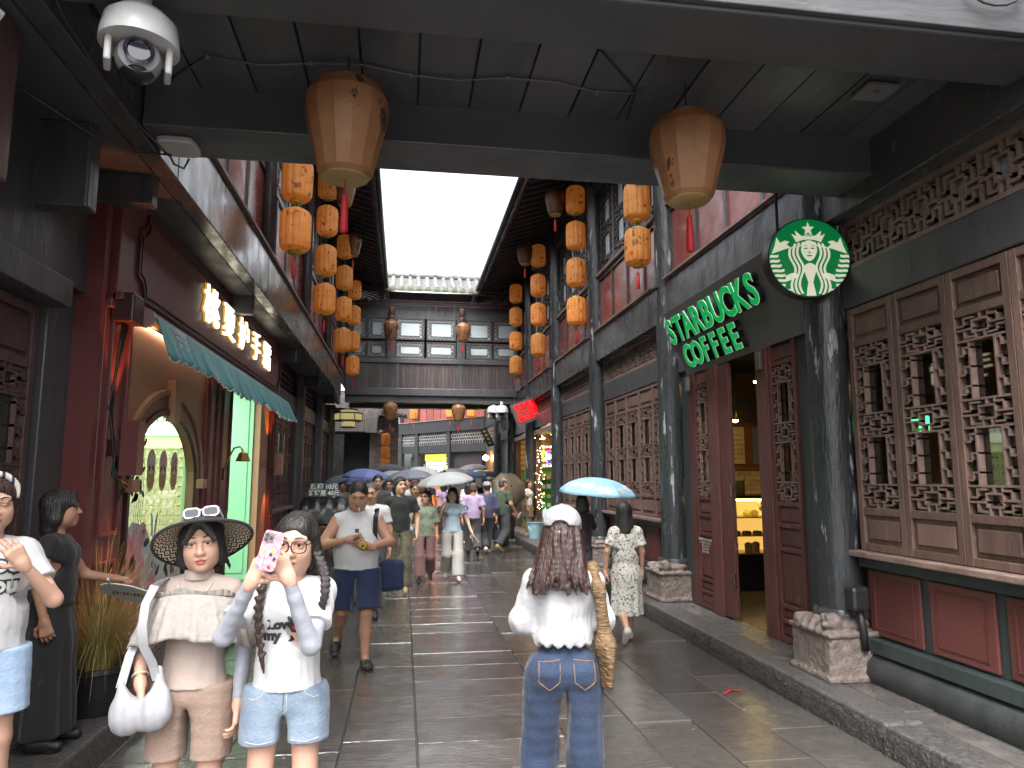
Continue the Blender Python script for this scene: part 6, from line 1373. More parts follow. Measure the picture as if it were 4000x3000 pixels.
def person(label, loc, rz, H=1.6, sex='f', pose={}, head=(0, 0, 0), skin='mid', clothes=(), hair=None, h=.010, hh=.0055, hands={}, belly=0., build_=1., shoes=None, barefoot=False, face=True, jaw=1., group='people walking on the street', legs=True, hsc=1.06, shut=False):
    root = thing('person', label, 'person', loc, rz, group); sc = H / 1.65; J = {k: v * sc for k, v in joints(sex, pose).items()}; Rm = rotm(*head); root['J'] = 0; f = sex == 'f'; bw = build_ * sc * (.93 if f else .97); sk = 'skin_' + skin; parts = []
    # --- body: head+neck, trunk and limbs
    jaw = jaw * (.92 if f else 1.02); hs_, W = head_sdf(J['head'], Rm, sc * hsc, hh, sex, jaw, J['neck']); lips = W(0, -.09, -.064); hp = hs_.nets(); parts.append(hp)
    lo = np.min([v for v in J.values()], 0) - .16 * sc; hi = np.max([v for k, v in J.items() if k != 'head'], 0) + .14 * sc
    b = Sdf(lo, hi, h)
    b.cone(J['pel'], J['waist'], .11 * bw, .1 * bw, .03, .72).cone(J['waist'], J['chest'], .105 * bw, .125 * bw, .03, .72).cone(J['shL'], J['shR'], .05 * bw, .05 * bw, .03).cone(J['chest'], J['neck'] - V3(0, 0, .05 * sc), .12 * bw, .06 * bw, .04, .7)
    b.cone(J['neck'] - V3(0, 0, .06) * sc, J['neck'] + V3(0, -.01, .02) * sc, (.055 if f else .068) * bw, (.046 if f else .058) * sc, .03)
    for n in 'LR':
        b.cone(J['sh' + n], J['el' + n], (.045 if f else .054) * bw, (.036 if f else .043) * bw, .025).cone(J['el' + n], J['wr' + n], (.037 if f else .044) * bw, .0245 * sc * (1 if f else 1.12), .02)
        if legs:
            b.cone(J['hip' + n] - V3(0, 0, .03) * sc, J['kn' + n], (.07 if f else .074) * bw, .055 * bw, .03).cone(J['kn' + n], J['kn' + n] * .55 + J['an' + n] * .45 + V3(0, .015, 0) * sc, .052 * bw, .052 * bw, .02).cone(J['kn' + n] * .55 + J['an' + n] * .45 + V3(0, .012, 0) * sc, J['an' + n], .05 * bw, .034 * bw, .02)
            if barefoot: b.cone(J['an' + n] + V3(0, .02, -.03) * sc, J['toe' + n] + V3(0, .02, 0), .034 * sc, .028 * sc, .02)
    parts.append(b.nets())
    for n, sd in (('L', 1), ('R', -1)):
        hd = hands.get(n, {}); fa = unit(J['wr' + n] - J['el' + n]); d = hd.get('d', fa); nn = hd.get('n', V3(-sd, 0, 0)); parts.append(hand(J['wr' + n], d, nn, max(.0042, hh * .8), hd.get('curl', (.35, .4, .45, .5)), hd.get('thumb', .4), hd.get('spread', .03), hd.get('side', sd * -1. if hd.get('flip') else sd), sc * (1.0 if f else 1.1)))
    lr = .021 * sc
    def mf(c): q = (c - lips) @ Rm; return ((np.abs(q[:, 0]) < .023 * sc) & (np.abs(q[:, 2]) < .0125 * sc * (1 - (q[:, 0] / (.026 * sc)) ** 2)) & (np.abs(q[:, 1]) < .022 * sc)) * 1
    np_obj('body', parts, [sk, 'lip' if f else 'lip_m'], root, mf)
    if face:
        for q in (-1, 1):
            if not shut:
                e = W(q * .031, -.0735, .0085); m = MB(); m.lathe([(0.0001, -.0115), (.0082, -.0082), (.0115, 0), (.0082, .0082), (.0001, .0115)], 10, cap=False); m.v = [tuple(e + np.array(p) * sc * hsc) for p in m.v]; eo = m.build('eye', 'eye_white', root, world=False, smooth=True)
                g = Rm @ V3(0, -1, 0); m = MB(); m.lathe([(0, 0.0006), (.0064, .0003), (.0066, -.001)], 10, axis='y', cap=False); m.v = [tuple(W(q * .031, -.0735, .0085) + Rm @ (np.array(p) + V3(0, -.0113, 0)) * sc * hsc) for p in m.v]; m.build('iris', 'iris', eo, world=False)
            pts = []
            for u in (-1, -.5, 0, .5, 1):
                x = q * (.031 + .019 * u); pts.append(W(x, -.093 + .55 * abs(x) ** 1.55 + .001, .0185 - .0055 * u * u) if not shut else W(x, -.0885 + .5 * abs(x) ** 1.5, .002 + .003 * u * u))
            MB().tube([tuple(p) for p in pts], .0014 * sc, 5).build('lash_line', 'brow', root, world=False)
            pts = [];
            for u in (-1, -.5, 0, .5, 1):
                x = q * (.033 + .02 * u); pts.append(W(x, -.0945 + .0065 * (u + 1) * .9 + .001 * u, .036 - .004 * u * u + (.003 if f else 0)))
            MB().tube([tuple(p) for p in pts], [.0016 * sc, .0028 * sc, .0028 * sc, .0024 * sc, .001 * sc], 6).build('eyebrow', 'brow', root, world=False)
    # --- hair
    if hair:
        st, hm = hair['style'], 'hair_' + hair.get('mat', 'black'); s = Sdf(J['head'] - V3(.2, .2, hair.get('len', .3) + .12) * sc, J['head'] + V3(.2, .22, .17) * sc, hair.get('h', hh * 1.1)); E = lambda x, y, z, rx, ry, rz, k=.02, sub=False: s.ell(W(x, y, z), np.array((rx, ry, rz)) * sc * hsc, k * sc, sub, Rm)
        vol = hair.get('vol', 1.)
        vt = hair.get('top', vol); E(0, .02, .045, .082 * vt, .098 * vt, .083 * vt)
        if st in ('short', 'buzz', 'bald'):
            E(0, .05, -.015, .075, .065, .07, .02)
            E(0, -.105, .0 + (.0 if st == 'short' else .015), .068, .078, .078, .01, True); E(0, -.06, -.1, .12, .12, .07, .01, True)
            if st == 'bald': E(0, -.03, .11, .09, .1, .06, .01, True)
        else:
            L = hair.get('len', .3)
            lk = hair.get('locks', 0) > 30
            for q in () if lk else (-1, 1):
                s.cone(W(q * .058, .01, .03), W(q * .07 * vol, .03, -L + .06), .034 * sc * vol, .04 * sc * vol, .03 * sc); s.cone(W(q * .03, .06, .02), W(q * .04 * vol, .065, -L), .05 * sc, .045 * sc * vol, .03 * sc)
            if lk: s.cone(W(-.03, .045, .02), W(-.05, .075, -.1), .055 * sc, .04 * sc, .03 * sc).cone(W(.03, .045, .02), W(.05, .075, -.1), .055 * sc, .04 * sc, .03 * sc)
            else: s.cone(W(0, .06, .02), W(0, .075, -L), .06 * sc, .05 * sc, .03 * sc)
            E(0, -.098, -.012, .062, .082, .078, .012, True); E(0, -.085, -.11, .075, .1, .07, .012, True)
            rl = np.random.default_rng(3)
            for i in range(hair.get('locks', 0)):
                a = rl.uniform(-1.6, 1.6); r0 = rl.uniform(.8, 1.08); st_ = W(.078 * math.sin(a) * r0, .018 + .085 * math.cos(a) * r0, rl.uniform(-.04, .04)); sp = hair.get('spread', 1.) * rl.uniform(.75, 1.1); en = W(.105 * math.sin(a) * sp + rl.normal() * .01, hair.get('drape', .06) + .03 * math.cos(a) * rl.uniform(.5, 1.2), -L * rl.uniform(.78, 1.12)); pv = st_; ph1, ph2 = rl.uniform(0, 6, 2); n_s = 9
                for j in range(1, n_s + 1):
                    t = j / n_s; pn = st_ + (en - st_) * np.array((t, t ** .75, t)) + V3(math.sin(t * 10 + ph1), .5 * math.sin(t * 9 + ph2), 0) * .0075 * t * sc; s.cone(pv, pn, (.0145 - .0105 * (t - 1 / n_s) ** 1.8) * sc, (.0145 - .0105 * t ** 1.8) * sc, .009); pv = pn
            if hair.get('part'): s.cone(W(0, -.06, .125), W(0, .03, .142), .003 * sc, .003 * sc, .012, sub=True)
            if hair.get('bang'):
                for q in (-1, 1): s.cone(W(q * .012, -.065, .098), W(q * .06, -.078, .02), .022 * sc, .014 * sc, .012)
            if hair.get('cut'): s.plane(W(0, 0, -hair['cut']), Rm @ V3(0, 0, -1))
        s.wave(hair.get('amp', .0035) * sc, [(70, 50, 3, 0.3), (-50, 80, -4, 1.2), (110, -20, 5, 2.2)])
        if hair.get('wavy'): s.wave(.008 * sc, [(18, 12, 42, .3), (-16, 20, 36, 2)], lambda X, Y, Z: np.clip((J['head'][2] - Z) / .2, 0, 1.2))
        np_obj('hair', [s.nets()], [hm], root)
    # --- clothes
    hems = [c[2].get('hem', .9) for c in clothes if c[0] == 'top']
    for cl in clothes:
        k = cl[0]; m = cl[1]; o = cl[2] if len(cl) > 2 else {}; nm = o.get('name'); fo = o.get('fold', .006); gh_ = o.get('h', h); rg = np.random.default_rng(o.get('seed', 1)); fit = o.get('fit', .016) * sc
        if k == 'top':
            hem = o.get('hem', .9) * sc; s = Sdf(lo, hi + V3(0, 0, .05), gh_); rh = max([o.get('rh', .15)] + [c[2].get('rp', .155) * 1.04 for c in clothes if c[0] == 'legs']) * bw; sl_ = o.get('sleeve', .55)
            p0 = J['pel'].copy(); p0[2] = min(hem, p0[2]) - .01
            s.cone(p0, J['waist'], rh, o.get('rw', .125) * bw + fit * .5, .03, .79).cone(J['waist'], J['chest'], o.get('rw', .125) * bw + fit * .5, .138 * bw + fit * .6, .04, .76)
            s.cone(J['chest'], J['neck'] - V3(0, 0, .065) * sc, .135 * bw + fit * .5, .075 * bw, .05, .72).cone(J['shL'] * .93 + J['neck'] * .07, J['shR'] * .93 + J['neck'] * .07, .047 * bw + fit * .5, .047 * bw + fit * .5, .04)
            s.cone(J['shL'], J['neck'] + V3(0, 0, -.03) * sc, .05 * bw + fit * .5, .05 * bw, .03).cone(J['shR'], J['neck'] + V3(0, 0, -.03) * sc, .05 * bw + fit * .5, .05 * bw, .03)
            if f and o.get('bust', 1): 
                for q in (-1, 1): s.ell(J['chest'] + V3(q * .068, -.075, .0) * sc, V3(.065, .05, .065) * bw, .05)
            if belly: s.ell(J['waist'] + V3(0, -.05, .02) * sc, V3(.14, .1, .15) * bw * (1 + belly), .06)
            for n in 'LR':
                if sl_ <= 0:
                    s.cone(J['sh' + n] * 1.25 - J['neck'] * .25, J['sh' + n] * 1.5 - J['neck'] * .5, .1, .1, .0, sub=True) if False else None; continue
                a, e, w_ = J['sh' + n], J['el' + n], J['wr' + n]; r0 = .049 * bw + fit * .6; rs_ = o.get('rs', .054) * bw + fit * .5
                if sl_ <= 1: s.cone(a, a + (e - a) * sl_, r0, rs_, .03, cap=False); 
                else: s.cone(a, e, r0, rs_, .03).cone(e, e + (w_ - e) * (sl_ - 1), rs_, o.get('rc', .034) * bw + fit * .4, .02)
            s.wave(fo * sc, [(*(rg.normal(size=3) * V3(26, 26, 20)), rg.uniform(0, 6)) for _ in range(6)]); s.wave(fo * .55 * sc, [(*(rg.normal(size=3) * V3(60, 60, 30)), rg.uniform(0, 6)) for _ in range(5)])
            s.plane((0, 0, hem), (0, o.get('hy', 0), -1))
            if o.get('scallop'): X, Y, Z = s.ax[0][:, None, None], s.ax[1][None, :, None], s.ax[2][None, None, :]; s.D = np.maximum(s.D, hem + .022 * (1 - np.abs(np.sin(np.arctan2(Y, X) * 6.5))) - Z).astype(np.float32)
            for n in 'LR':
                if sl_ <= 0: continue
                a, e, w_ = J['sh' + n], J['el' + n], J['wr' + n]
                c_, d_ = (a + (e - a) * sl_, e - a) if sl_ <= 1 else (e + (w_ - e) * (sl_ - 1), w_ - e); d_ = unit(d_); X, Y, Z = s.ax[0][:, None, None] - c_[0], s.ax[1][None, :, None] - c_[1], s.ax[2][None, None, :] - c_[2]; al = X * d_[0] + Y * d_[1] + Z * d_[2]; rad2 = X * X + Y * Y + Z * Z; near = rad2 < (.13 * sc) ** 2
                s.D = np.where(near, np.maximum(s.D, al), s.D).astype(np.float32)
            nc = o.get('neck', .068); s.ell(J['neck'] + V3(0, -.02, .04 - o.get('scoop', 0)) * sc, V3(nc, nc * 1.05, .062) * sc, 0, True)
            if sl_ == 0:
                for n, q in (('L', 1), ('R', -1)): s.ell(J['sh' + n] + V3(q * .085, 0, -.06) * sc, V3(.085, .14, .14) * sc, .008, True)
            np_obj(nm or 'shirt', [s.nets()], [m], root); root_shirt = s
            if o.get('keep') is not None: o['keep'].append(s)
        elif k == 'legs':
            s = Sdf(lo - .02, hi, gh_); top = min([o.get('top', .98)] + [q + .014 for q in hems]) * sc; fr = o.get('hem', 1.9); rp = o.get('rp', .155) * bw; rk_, rhm = o.get('rk', .085) * bw, o.get('rh', .085) * bw
            s.cone(J['pel'] + V3(0, 0, .08) * sc, J['pel'] - V3(0, 0, .03) * sc, rp * .8, rp * .97, .03, .78)
            if f or o.get('seat', 1):
                for q in (-1, 1): s.ell(J['pel'] + V3(q * .075, .06, -.03) * sc, V3(.078, .072, .09) * bw, .04)
            if belly: s.ell(J['waist'] + V3(0, -.05, -.06) * sc, V3(.14, .09, .13) * bw * (1 + belly * .9), .05)
            ends = []
            for n in 'LR':
                a, e, w_ = J['hip' + n], J['kn' + n], J['an' + n]; th = o.get('rt', .1) * bw
                if fr <= 1: c_ = a + (e - a) * fr; s.cone(a, c_ + (c_ - a) * .15, th, rhm, .025); ends.append((c_, e - a))
                else: c_ = e + (w_ - e) * (fr - 1); s.cone(a, e, th, rk_, .025).cone(e, c_ + unit(w_ - e) * .02, rk_, rhm, .02); ends.append((c_, w_ - e))
            zc = (J['hipL'][2] + J['hipR'][2]) / 2 - .075 * sc; s.ell(((J['hipL'][0] + J['hipR'][0]) / 2, (J['knL'][1] + J['knR'][1]) / 2, zc - .14 * sc), V3(.02, .28, .15) * sc, .02, True)
            s.wave(fo * sc, [(*(rg.normal(size=3) * V3(22, 22, 18)), rg.uniform(0, 6)) for _ in range(6)]); s.wave(fo * .6 * sc, [(*(rg.normal(size=3) * V3(40, 40, 50)), rg.uniform(0, 6)) for _ in range(5)])
            s.plane((0, 0, top), (0, 0, 1))
            for c_, d_ in ends:
                d_ = unit(d_ * V3(.35, .5, 1) if fr <= 1 else d_); X, Y, Z = s.ax[0][:, None, None] - c_[0], s.ax[1][None, :, None] - c_[1], s.ax[2][None, None, :] - c_[2]; al = X * d_[0] + Y * d_[1] + Z * d_[2]; ln = al[...] if False else 0
                sd = (s.ax[0][:, None, None] * c_[0] > 0) if abs(c_[0]) > .02 else True; near = (X * X + Y * Y + Z * Z < (.42 if fr <= 1 else .2) ** 2) & sd if fr <= 1 else (X * X + Y * Y + Z * Z < .17 ** 2)
                s.D = np.where(near, np.maximum(s.D, al), s.D).astype(np.float32)
            np_obj(nm or 'trousers', [s.nets()], [m], root)
            if o.get('keep') is not None: o['keep'].append(s)
        elif k == 'skirt':
            s = Sdf(lo - .06, hi, gh_); z0, z1 = o.get('top', 1.02) * sc, o.get('hem', .3) * sc; c0 = np.array((J['pel'][0], J['pel'][1], z0)); c1 = np.array((J['pel'][0] + o.get('dx', 0), J['pel'][1] + o.get('dy', 0), z1)); mid = c0 * .62 + c1 * .38
            s.cone(c0, mid, o.get('r0', .13) * bw, o.get('rm', .185) * bw, .03, .78).cone(mid, c1, o.get('rm', .185) * bw, o.get('r1', .21) * bw, .04, .8)
            ph = rg.uniform(0, 6)
            X, Y, Z = s.ax[0][:, None, None], s.ax[1][None, :, None], s.ax[2][None, None, :]; an = np.arctan2(Y - J['pel'][1], X - J['pel'][0]); env = np.clip((z0 - Z) / (z0 - z1), 0, 1); s.D = (s.D + o.get('pleat', .018) * env * np.sin(an * o.get('np', 9) + ph + Z * 2)).astype(np.float32)
            s.wave(fo * sc, [(*(rg.normal(size=3) * V3(24, 24, 12)), rg.uniform(0, 6)) for _ in range(6)]); s.plane((0, 0, z1), (0, 0, -1)); s.plane((0, 0, z0), (0, 0, 1)); np_obj(nm or 'skirt', [s.nets()], [m], root)
        elif k == 'sleeves':        # separate arm covers from mid upper arm to wrist
            for n in o.get('arms', 'LR'):
                a, e, w_ = J['sh' + n], J['el' + n], J['wr' + n]; l0 = np.min([a, e, w_], 0) - .1; h0 = np.max([a, e, w_], 0) + .1; s = Sdf(l0, h0, min(gh_, .008)); st_ = a + (e - a) * o.get('start', .45); en = e + (w_ - e) * o.get('end', .98); s.cone(st_, e, .049 * bw, .042 * bw, .02).cone(e, en, .042 * bw, .031 * bw, .02); ax_ = unit(en - e) * 130; s.wave(.0022 * sc, [(*(ax_ * q + rg.normal(size=3) * 45), rg.uniform(0, 6)) for q in (.5, 1., -.75, .35, .8)]); np_obj('arm_sleeve', [s.nets()], [m], root)
    if shoes:
        for n in 'LR':
            a, t_ = J['an' + n], J['toe' + n]; d_ = unit(t_ - a - V3(0, 0, (t_ - a)[2] * .0)); fl = t_ - a; s = Sdf(np.minimum(a, t_) - .1, np.maximum(a, t_) + .1, min(h, .008)); heel = a + V3(0, .025, -.03) * sc
            s.cone(heel, t_ + V3(0, 0, .008) * sc, .038 * sc, .034 * sc, .02).cone(a + V3(0, .01, -.01) * sc, a * .4 + t_ * .6 + V3(0, 0, .02) * sc, .042 * sc, .033 * sc, .03)
            u_ = np.cross(V3(1, 0, 0), unit(t_ - heel)); u_ = u_ if u_[2] > 0 else -u_; s.plane((heel + t_) / 2 - u_ * .028 * sc, -u_)
            np_obj('shoe', [s.nets()], [shoes], root)
    root['sc'] = sc
    T = Matrix.Translation(Vector(loc)) @ Matrix.Rotation(rz, 4, 'Z')
    return root, J, W, (lambda p: T @ Vector(tuple(p)))
# ---------------------------------------------------------------- cloth
def cloth(n, c, c2=None, **k):
    d = dict(rough=.8, col2=c2 or tuple(x * .9 for x in c), vscale=6, bump=.25, bscale=28, sheen=.15); d.update(k); r = d.pop('rough'); return mat('cloth_' + n, c, r, **d)
cloth('white', (.6, .6, .615)); cloth('offwhite', (.66, .6, .55)); cloth('cream', (.42, .34, .295)); cloth('beige', (.31, .215, .17), bscale=60); cloth('black', (.014, .013, .015)); cloth('icegrey', (.35, .37, .42), rough=.45)
cloth('denim_light', (.27, .34, .42), (.13, .18, .25), vscale=5, bscale=90, detail=8); cloth('denim_blue', (.014, .032, .078), (.008, .018, .045), vscale=4, bscale=120, detail=8); cloth('denim_pale', (.4, .52, .68), (.3, .42, .6), bscale=80)
cloth('navy', (.014, .022, .07)); cloth('camo', (.12, .1, .06), (.045, .04, .03), vscale=9); cloth('green_print', (.2, .23, .17), vscale=14, patch=((.07, .08, .06), .58, 22, (1, 1, 1))); cloth('plum', (.2, .1, .1)); cloth('paleblue', (.4, .5, .6)); cloth('ivory', (.46, .445, .42)); cloth('lilac', (.42, .32, .5)); cloth('navy_shirt', (.05, .055, .11)); cloth('olive', (.045, .07, .045)); cloth('charcoal', (.05, .05, .055)); cloth('red', (.14, .012, .02)); cloth('pinkish', (.5, .38, .36)); cloth('jean_dark', (.03, .045, .08))
cloth('leafdress', (.62, .6, .54), (.58, .56, .5), patch=((.11, .11, .1), .535, 46, (1, 1, 1)), bump=.15); cloth('purplefloral', (.035, .018, .035), patch=((.22, .17, .16), .62, 60, (1, 1, 1)), bump=.15)
cloth('eyelet', (.42, .42, .44), bump=.5, bscale=16)
mat('shoe_white', (.6, .6, .58), .5); mat('shoe_black', (.02, .02, .02), .45); mat('shoe_tan', (.3, .24, .13), .6); mat('shoe_beige', (.5, .45, .4), .5); mat('gold', (.75, .5, .15), .25, metal=.9); mat('pearl', (.75, .72, .68), .25); mat('rubber_black', (.02, .022, .02), .5)
mat('bag_white', (.42, .42, .45), .55, bump=.3, bscale=12); mat('straw', (.2, .125, .06), .7, col2=(.09, .05, .02), vscale=30, stretch=(1, 1, 3), bump=.8, bscale=40)
def Lp(J, n): return J[n]
WALK = dict(knL=(.09, -.13, .475), anL=(.09, -.19, .08), toeL=(.1, -.36, .035), knR=(-.09, .0, .46), anR=(-.09, .26, .16), toeR=(-.1, .13, .04))
WALK_R = dict(knR=(-.09, -.13, .475), anR=(-.09, -.19, .08), toeR=(-.1, -.36, .035), knL=(.09, .0, .46), anL=(.09, .26, .16), toeL=(.1, .13, .04))
def sub(name, m, root, mb, **k): return mb.build(name, m, root, world=False, **k)
def on_front(s, x, z, off=.004):
    y = s.front(x, z); return None if y is None else y - off
def print_text(root, s, body, m, x, z, size, bold=.004, name='shirt_print', sx=1., rot=False):
    o = text(name, body, m, root, size, Matrix.Identity(4), 0, bold, sx=sx, world=False); bm = bmesh.new(); bm.from_mesh(o.data); bmesh.ops.triangulate(bm, faces=bm.faces)
    for v in bm.verts:
        if rot: v.co = Vector((v.co.y, -v.co.x, 0))
        y = on_front(s, x + v.co.x, z + v.co.y); v.co = Vector((x + v.co.x, y if y is not None else -.1, z + v.co.y))
    bm.to_mesh(o.data); bm.free(); return o
def decal(root, s, polys, m, name, cx, cz):
    mb = MB()
    for P in polys:
        n = len(P); c = (sum(a for a, b in P) / n, sum(b for a, b in P) / n); vs = [(cx + a, on_front(s, cx + a, cz + b, .005) or -.1, cz + b) for a, b in [c] + P]; mb.add(vs, [(0, i + 1, (i + 1) % n + 1) for i in range(n)])
    mb.build(name, m, root, world=False)
def ep(cx, cy, a, b, r=0, n=14): return [(cx + a * math.cos(t) * math.cos(r) - b * math.sin(t) * math.sin(r), cy + a * math.cos(t) * math.sin(r) + b * math.sin(t) * math.cos(r)) for t in [k * 2 * math.pi / n for k in range(n)]]
def strap(name, m, root, pts, w=.02, t=.004, wdir=None):      # flat band along points
    pts = [Vector(tuple(p)) for p in pts]; vs = []; fs = []
    for i, p in enumerate(pts):
        d = (pts[min(i + 1, len(pts) - 1)] - pts[max(0, i - 1)]).normalized(); sd = Vector(wdir) if wdir else d.cross(Vector((0, -1, 0))); sd = (sd - d * sd.dot(d)).normalized(); nn = d.cross(sd)
        vs += [p - sd * w - nn * t, p + sd * w - nn * t, p + sd * w + nn * t, p - sd * w + nn * t]
    for i in range(len(pts) - 1):
        for k in range(4): k2 = (k + 1) % 4; fs.append((i * 4 + k, i * 4 + k2, i * 4 + 4 + k2, i * 4 + 4 + k))
    fs += [(0, 1, 2, 3), tuple(len(vs) - 4 + k for k in range(4))]; return MB().add(vs, fs).build(name, m, root, world=False, smooth=50)
FG = 'people in the foreground'
mat('thread_pale', (.5, .5, .48), .8); mat('thread_dark', (.04, .06, .1), .8); mat('thread_gold', (.3, .17, .07), .8)
def seam(root, s, pts, m='thread_dark', r=.0018, back=False, name='seam'):
    P = []
    for i in range(len(pts) - 1):
        for k in range(6):
            t = k / 6; x, z = pts[i][0] + (pts[i + 1][0] - pts[i][0]) * t, pts[i][1] + (pts[i + 1][1] - pts[i][1]) * t; y = s.back(x, z) if back else s.front(x, z)
            if y is not None: P.append((x, y + (.0015 if back else -.0015), z))
    if len(P) > 2: MB().tube(P, r, 5).build(name, m, root, world=False)
# ================================================================ 1 woman in straw hat
K1 = []
p, J, W, TW = person('woman in wide black and cream straw visor, ruffled cream top and beige shorts', (-.866, 3.35, 0), -.05, 1.555, 'f', dict(elR=(-.245, .02, 1.08), wrR=(-.185, -.11, .925), elL=(.215, .02, 1.05), wrL=(.215, -.05, .81), head=(.01, -.025, 1.51), neck=(0, .015, 1.36)), (R(14), R(4), R(-6)), 'fair',
    [('top', 'cloth_cream', dict(sleeve=-1, hem=.885, rh=.142, rw=.118, fit=.004, fold=.004, h=.008, neck=.04, keep=K1, name='knit_top')), ('legs', 'cloth_beige', dict(hem=.72, top=1.0, rp=.158, rt=.107, rh=.098, fold=.006, h=.008, name='shorts')), ('sleeves', 'cloth_icegrey', dict(start=.35, end=.42, arms='R')), ('sleeves', 'cloth_icegrey', dict(start=.35, end=.9, arms='L'))],
    dict(style='long', mat='black', len=.13, vol=.97, bang=1, locks=14, spread=.8), h=.009, hh=.0042, hands=dict(R=dict(d=(.25, -.3, -1), n=(.6, .3, 0), curl=(.7, .75, .8, .8), thumb=.6), L=dict(n=(-1, 0, 0))), group=FG, shoes='shoe_beige', hsc=1.08)
sc = 1.555 / 1.65
# bare shoulders show; ruffle collar around the upper arms
def ruffle(name, zt, zb, rt, rb_, nf, amp, m, cx=0, cy=.005, ry=.72, drop=.03):
    q = MB(); N = 240; vs = []; fs = []; rr = 14
    for i in range(rr + 1):
        t = i / rr
        for k in range(N):
            a = 2 * math.pi * k / N; ir = amp * t ** .8 * (math.sin(a * nf + 2 * math.sin(a * 3)) + .5 * math.sin(a * nf * 1.7 + 3 * math.sin(a * 2))); r_ = rt + (rb_ - rt) * t ** .7 + ir; z = zt + (zb - zt) * t + .007 * t * math.sin(a * 7 + 1) - drop * abs(math.cos(a)) ** 2 * (1 if t > 0 else 0) - drop * abs(math.cos(a)) ** 2
            vs.append((cx + r_ * math.cos(a) * (1.0), cy + r_ * math.sin(a) * ry, z))
    for i in range(rr):
        for k in range(N): k2 = (k + 1) % N; fs.append((i * N + k, i * N + k2, (i + 1) * N + k2, (i + 1) * N + k))
    o = q.add(vs, fs).build(name, m, p, world=False, smooth=True); so = o.modifiers.new('s', 'SOLIDIFY'); so.thickness = .003; return o
mat('cotton_gauze', (.44, .4, .375), .8, col2=(.38, .345, .32), vscale=8, bump=.4, bscale=40, translucent=.15)
ruffle('ruffle', 1.228, 1.05, .178, .262, 23, .008, 'cotton_gauze'); ruffle('ruffle_edge', 1.222, 1.246, .179, .186, 41, .004, 'cotton_gauze', drop=.015)
# mock-neck collar
sub('collar', 'cloth_cream', p, MB().lathe([(.064, 0), (.06, .035), (.057, .04), (.055, .0)], 32, (J['neck'][0], J['neck'][1] - .008, J['neck'][2] - .012), cap=False), smooth=40)
MB().tube([(J['neck'][0] + .075 * math.sin(t), J['neck'][1] - .03 - .085 * math.cos(t), J['neck'][2] - .01 - .1 * max(0, math.cos(t)) ** 2) for t in [(-1.3 + k * .2) for k in range(14)]], .0018, 5).build('necklace', 'pearl', p, world=False)
# visor: wide woven brim
mat('hat_weave', (.62, .53, .38), .75, col2=(.56, .47, .33), vscale=20, bump=.3, bscale=60)
mh = MATS['hat_weave']; n_ = mh.node_tree.nodes; l_ = mh.node_tree.links; tcn = n_.new('ShaderNodeTexCoord'); sp_ = n_.new('ShaderNodeSeparateXYZ'); l_.new(tcn.outputs['UV'], sp_.inputs[0])
def mth(op, a, b=None, c=None):
    x = n_.new('ShaderNodeMath'); x.operation = op
    for i, v in enumerate((a, b, c)):
        if v is None: continue
        if isinstance(v, (int, float)): x.inputs[i].default_value = v
        else: l_.new(v, x.inputs[i])
    return x.outputs[0]
uu, vv = mth('MULTIPLY', sp_.outputs[0], 30.), mth('MULTIPLY', sp_.outputs[1], 4.); row = mth('FLOOR', vv); zz = mth('PINGPONG', mth('ADD', uu, mth('MULTIPLY', row, .5)), .5)
band = mth('FRACT', mth('ADD', mth('MULTIPLY', vv, 2.), mth('MULTIPLY', zz, 1.6))); msk = mth('GREATER_THAN', band, .52)
mxn = n_.new('ShaderNodeMix'); mxn.data_type = 'RGBA'; mxn.inputs['A'].default_value = (.72, .62, .45, 1); mxn.inputs['B'].default_value = (.012, .011, .012, 1); l_.new(msk, mxn.inputs['Factor']); l_.new(mxn.outputs['Result'], n_['Principled BSDF'].inputs['Base Color'])
N, rr = 96, 12; vs = []; fs = []; uv = []
hR = rotm(R(14), R(-30), R(-8)); hc = J['head'] + V3(0, .01, .05)
for i in range(rr + 1):
    t = i / rr
    for k in range(N + 1):
        a = 2 * math.pi * k / N; r_ = .088 + .112 * t; q = V3(r_ * math.cos(a) * 1.0, .012 + r_ * math.sin(a) * (1.02 if math.sin(a) < 0 else .98), .012 - .062 * t ** 1.2 * (1. - .2 * max(0, -math.sin(a))) + .012 * math.sin(a * 2 + 1) * t); vs.append(tuple(hc + hR @ q)); uv.append((k / N, t))
for i in range(rr):
    for k in range(N): b0 = i * (N + 1) + k; fs.append((b0, b0 + 1, b0 + N + 2, b0 + N + 1))
br = MB().add(vs, fs).build('visor_brim', 'hat_weave', p, world=False, smooth=True); ul = br.data.uv_layers.new(name='uv')
for lp in br.data.loops: ul.data[lp.index].uv = uv[lp.vertex_index]
so = br.modifiers.new('s', 'SOLIDIFY'); so.thickness = .004
MB().tube([vs[rr * (N + 1) + k] for k in range(N + 1)], .0075, 6, cap=False).build('brim_binding', 'cloth_black', br, world=False, smooth=True)
MB().tube([tuple(hc + hR @ V3(.088 * math.cos(a), .012 + .09 * math.sin(a), .02)) for a in [k * 2 * math.pi / 40 for k in range(41)]], .012, 8, cap=False).build('hat_band', 'cloth_black', p, world=False, smooth=True)
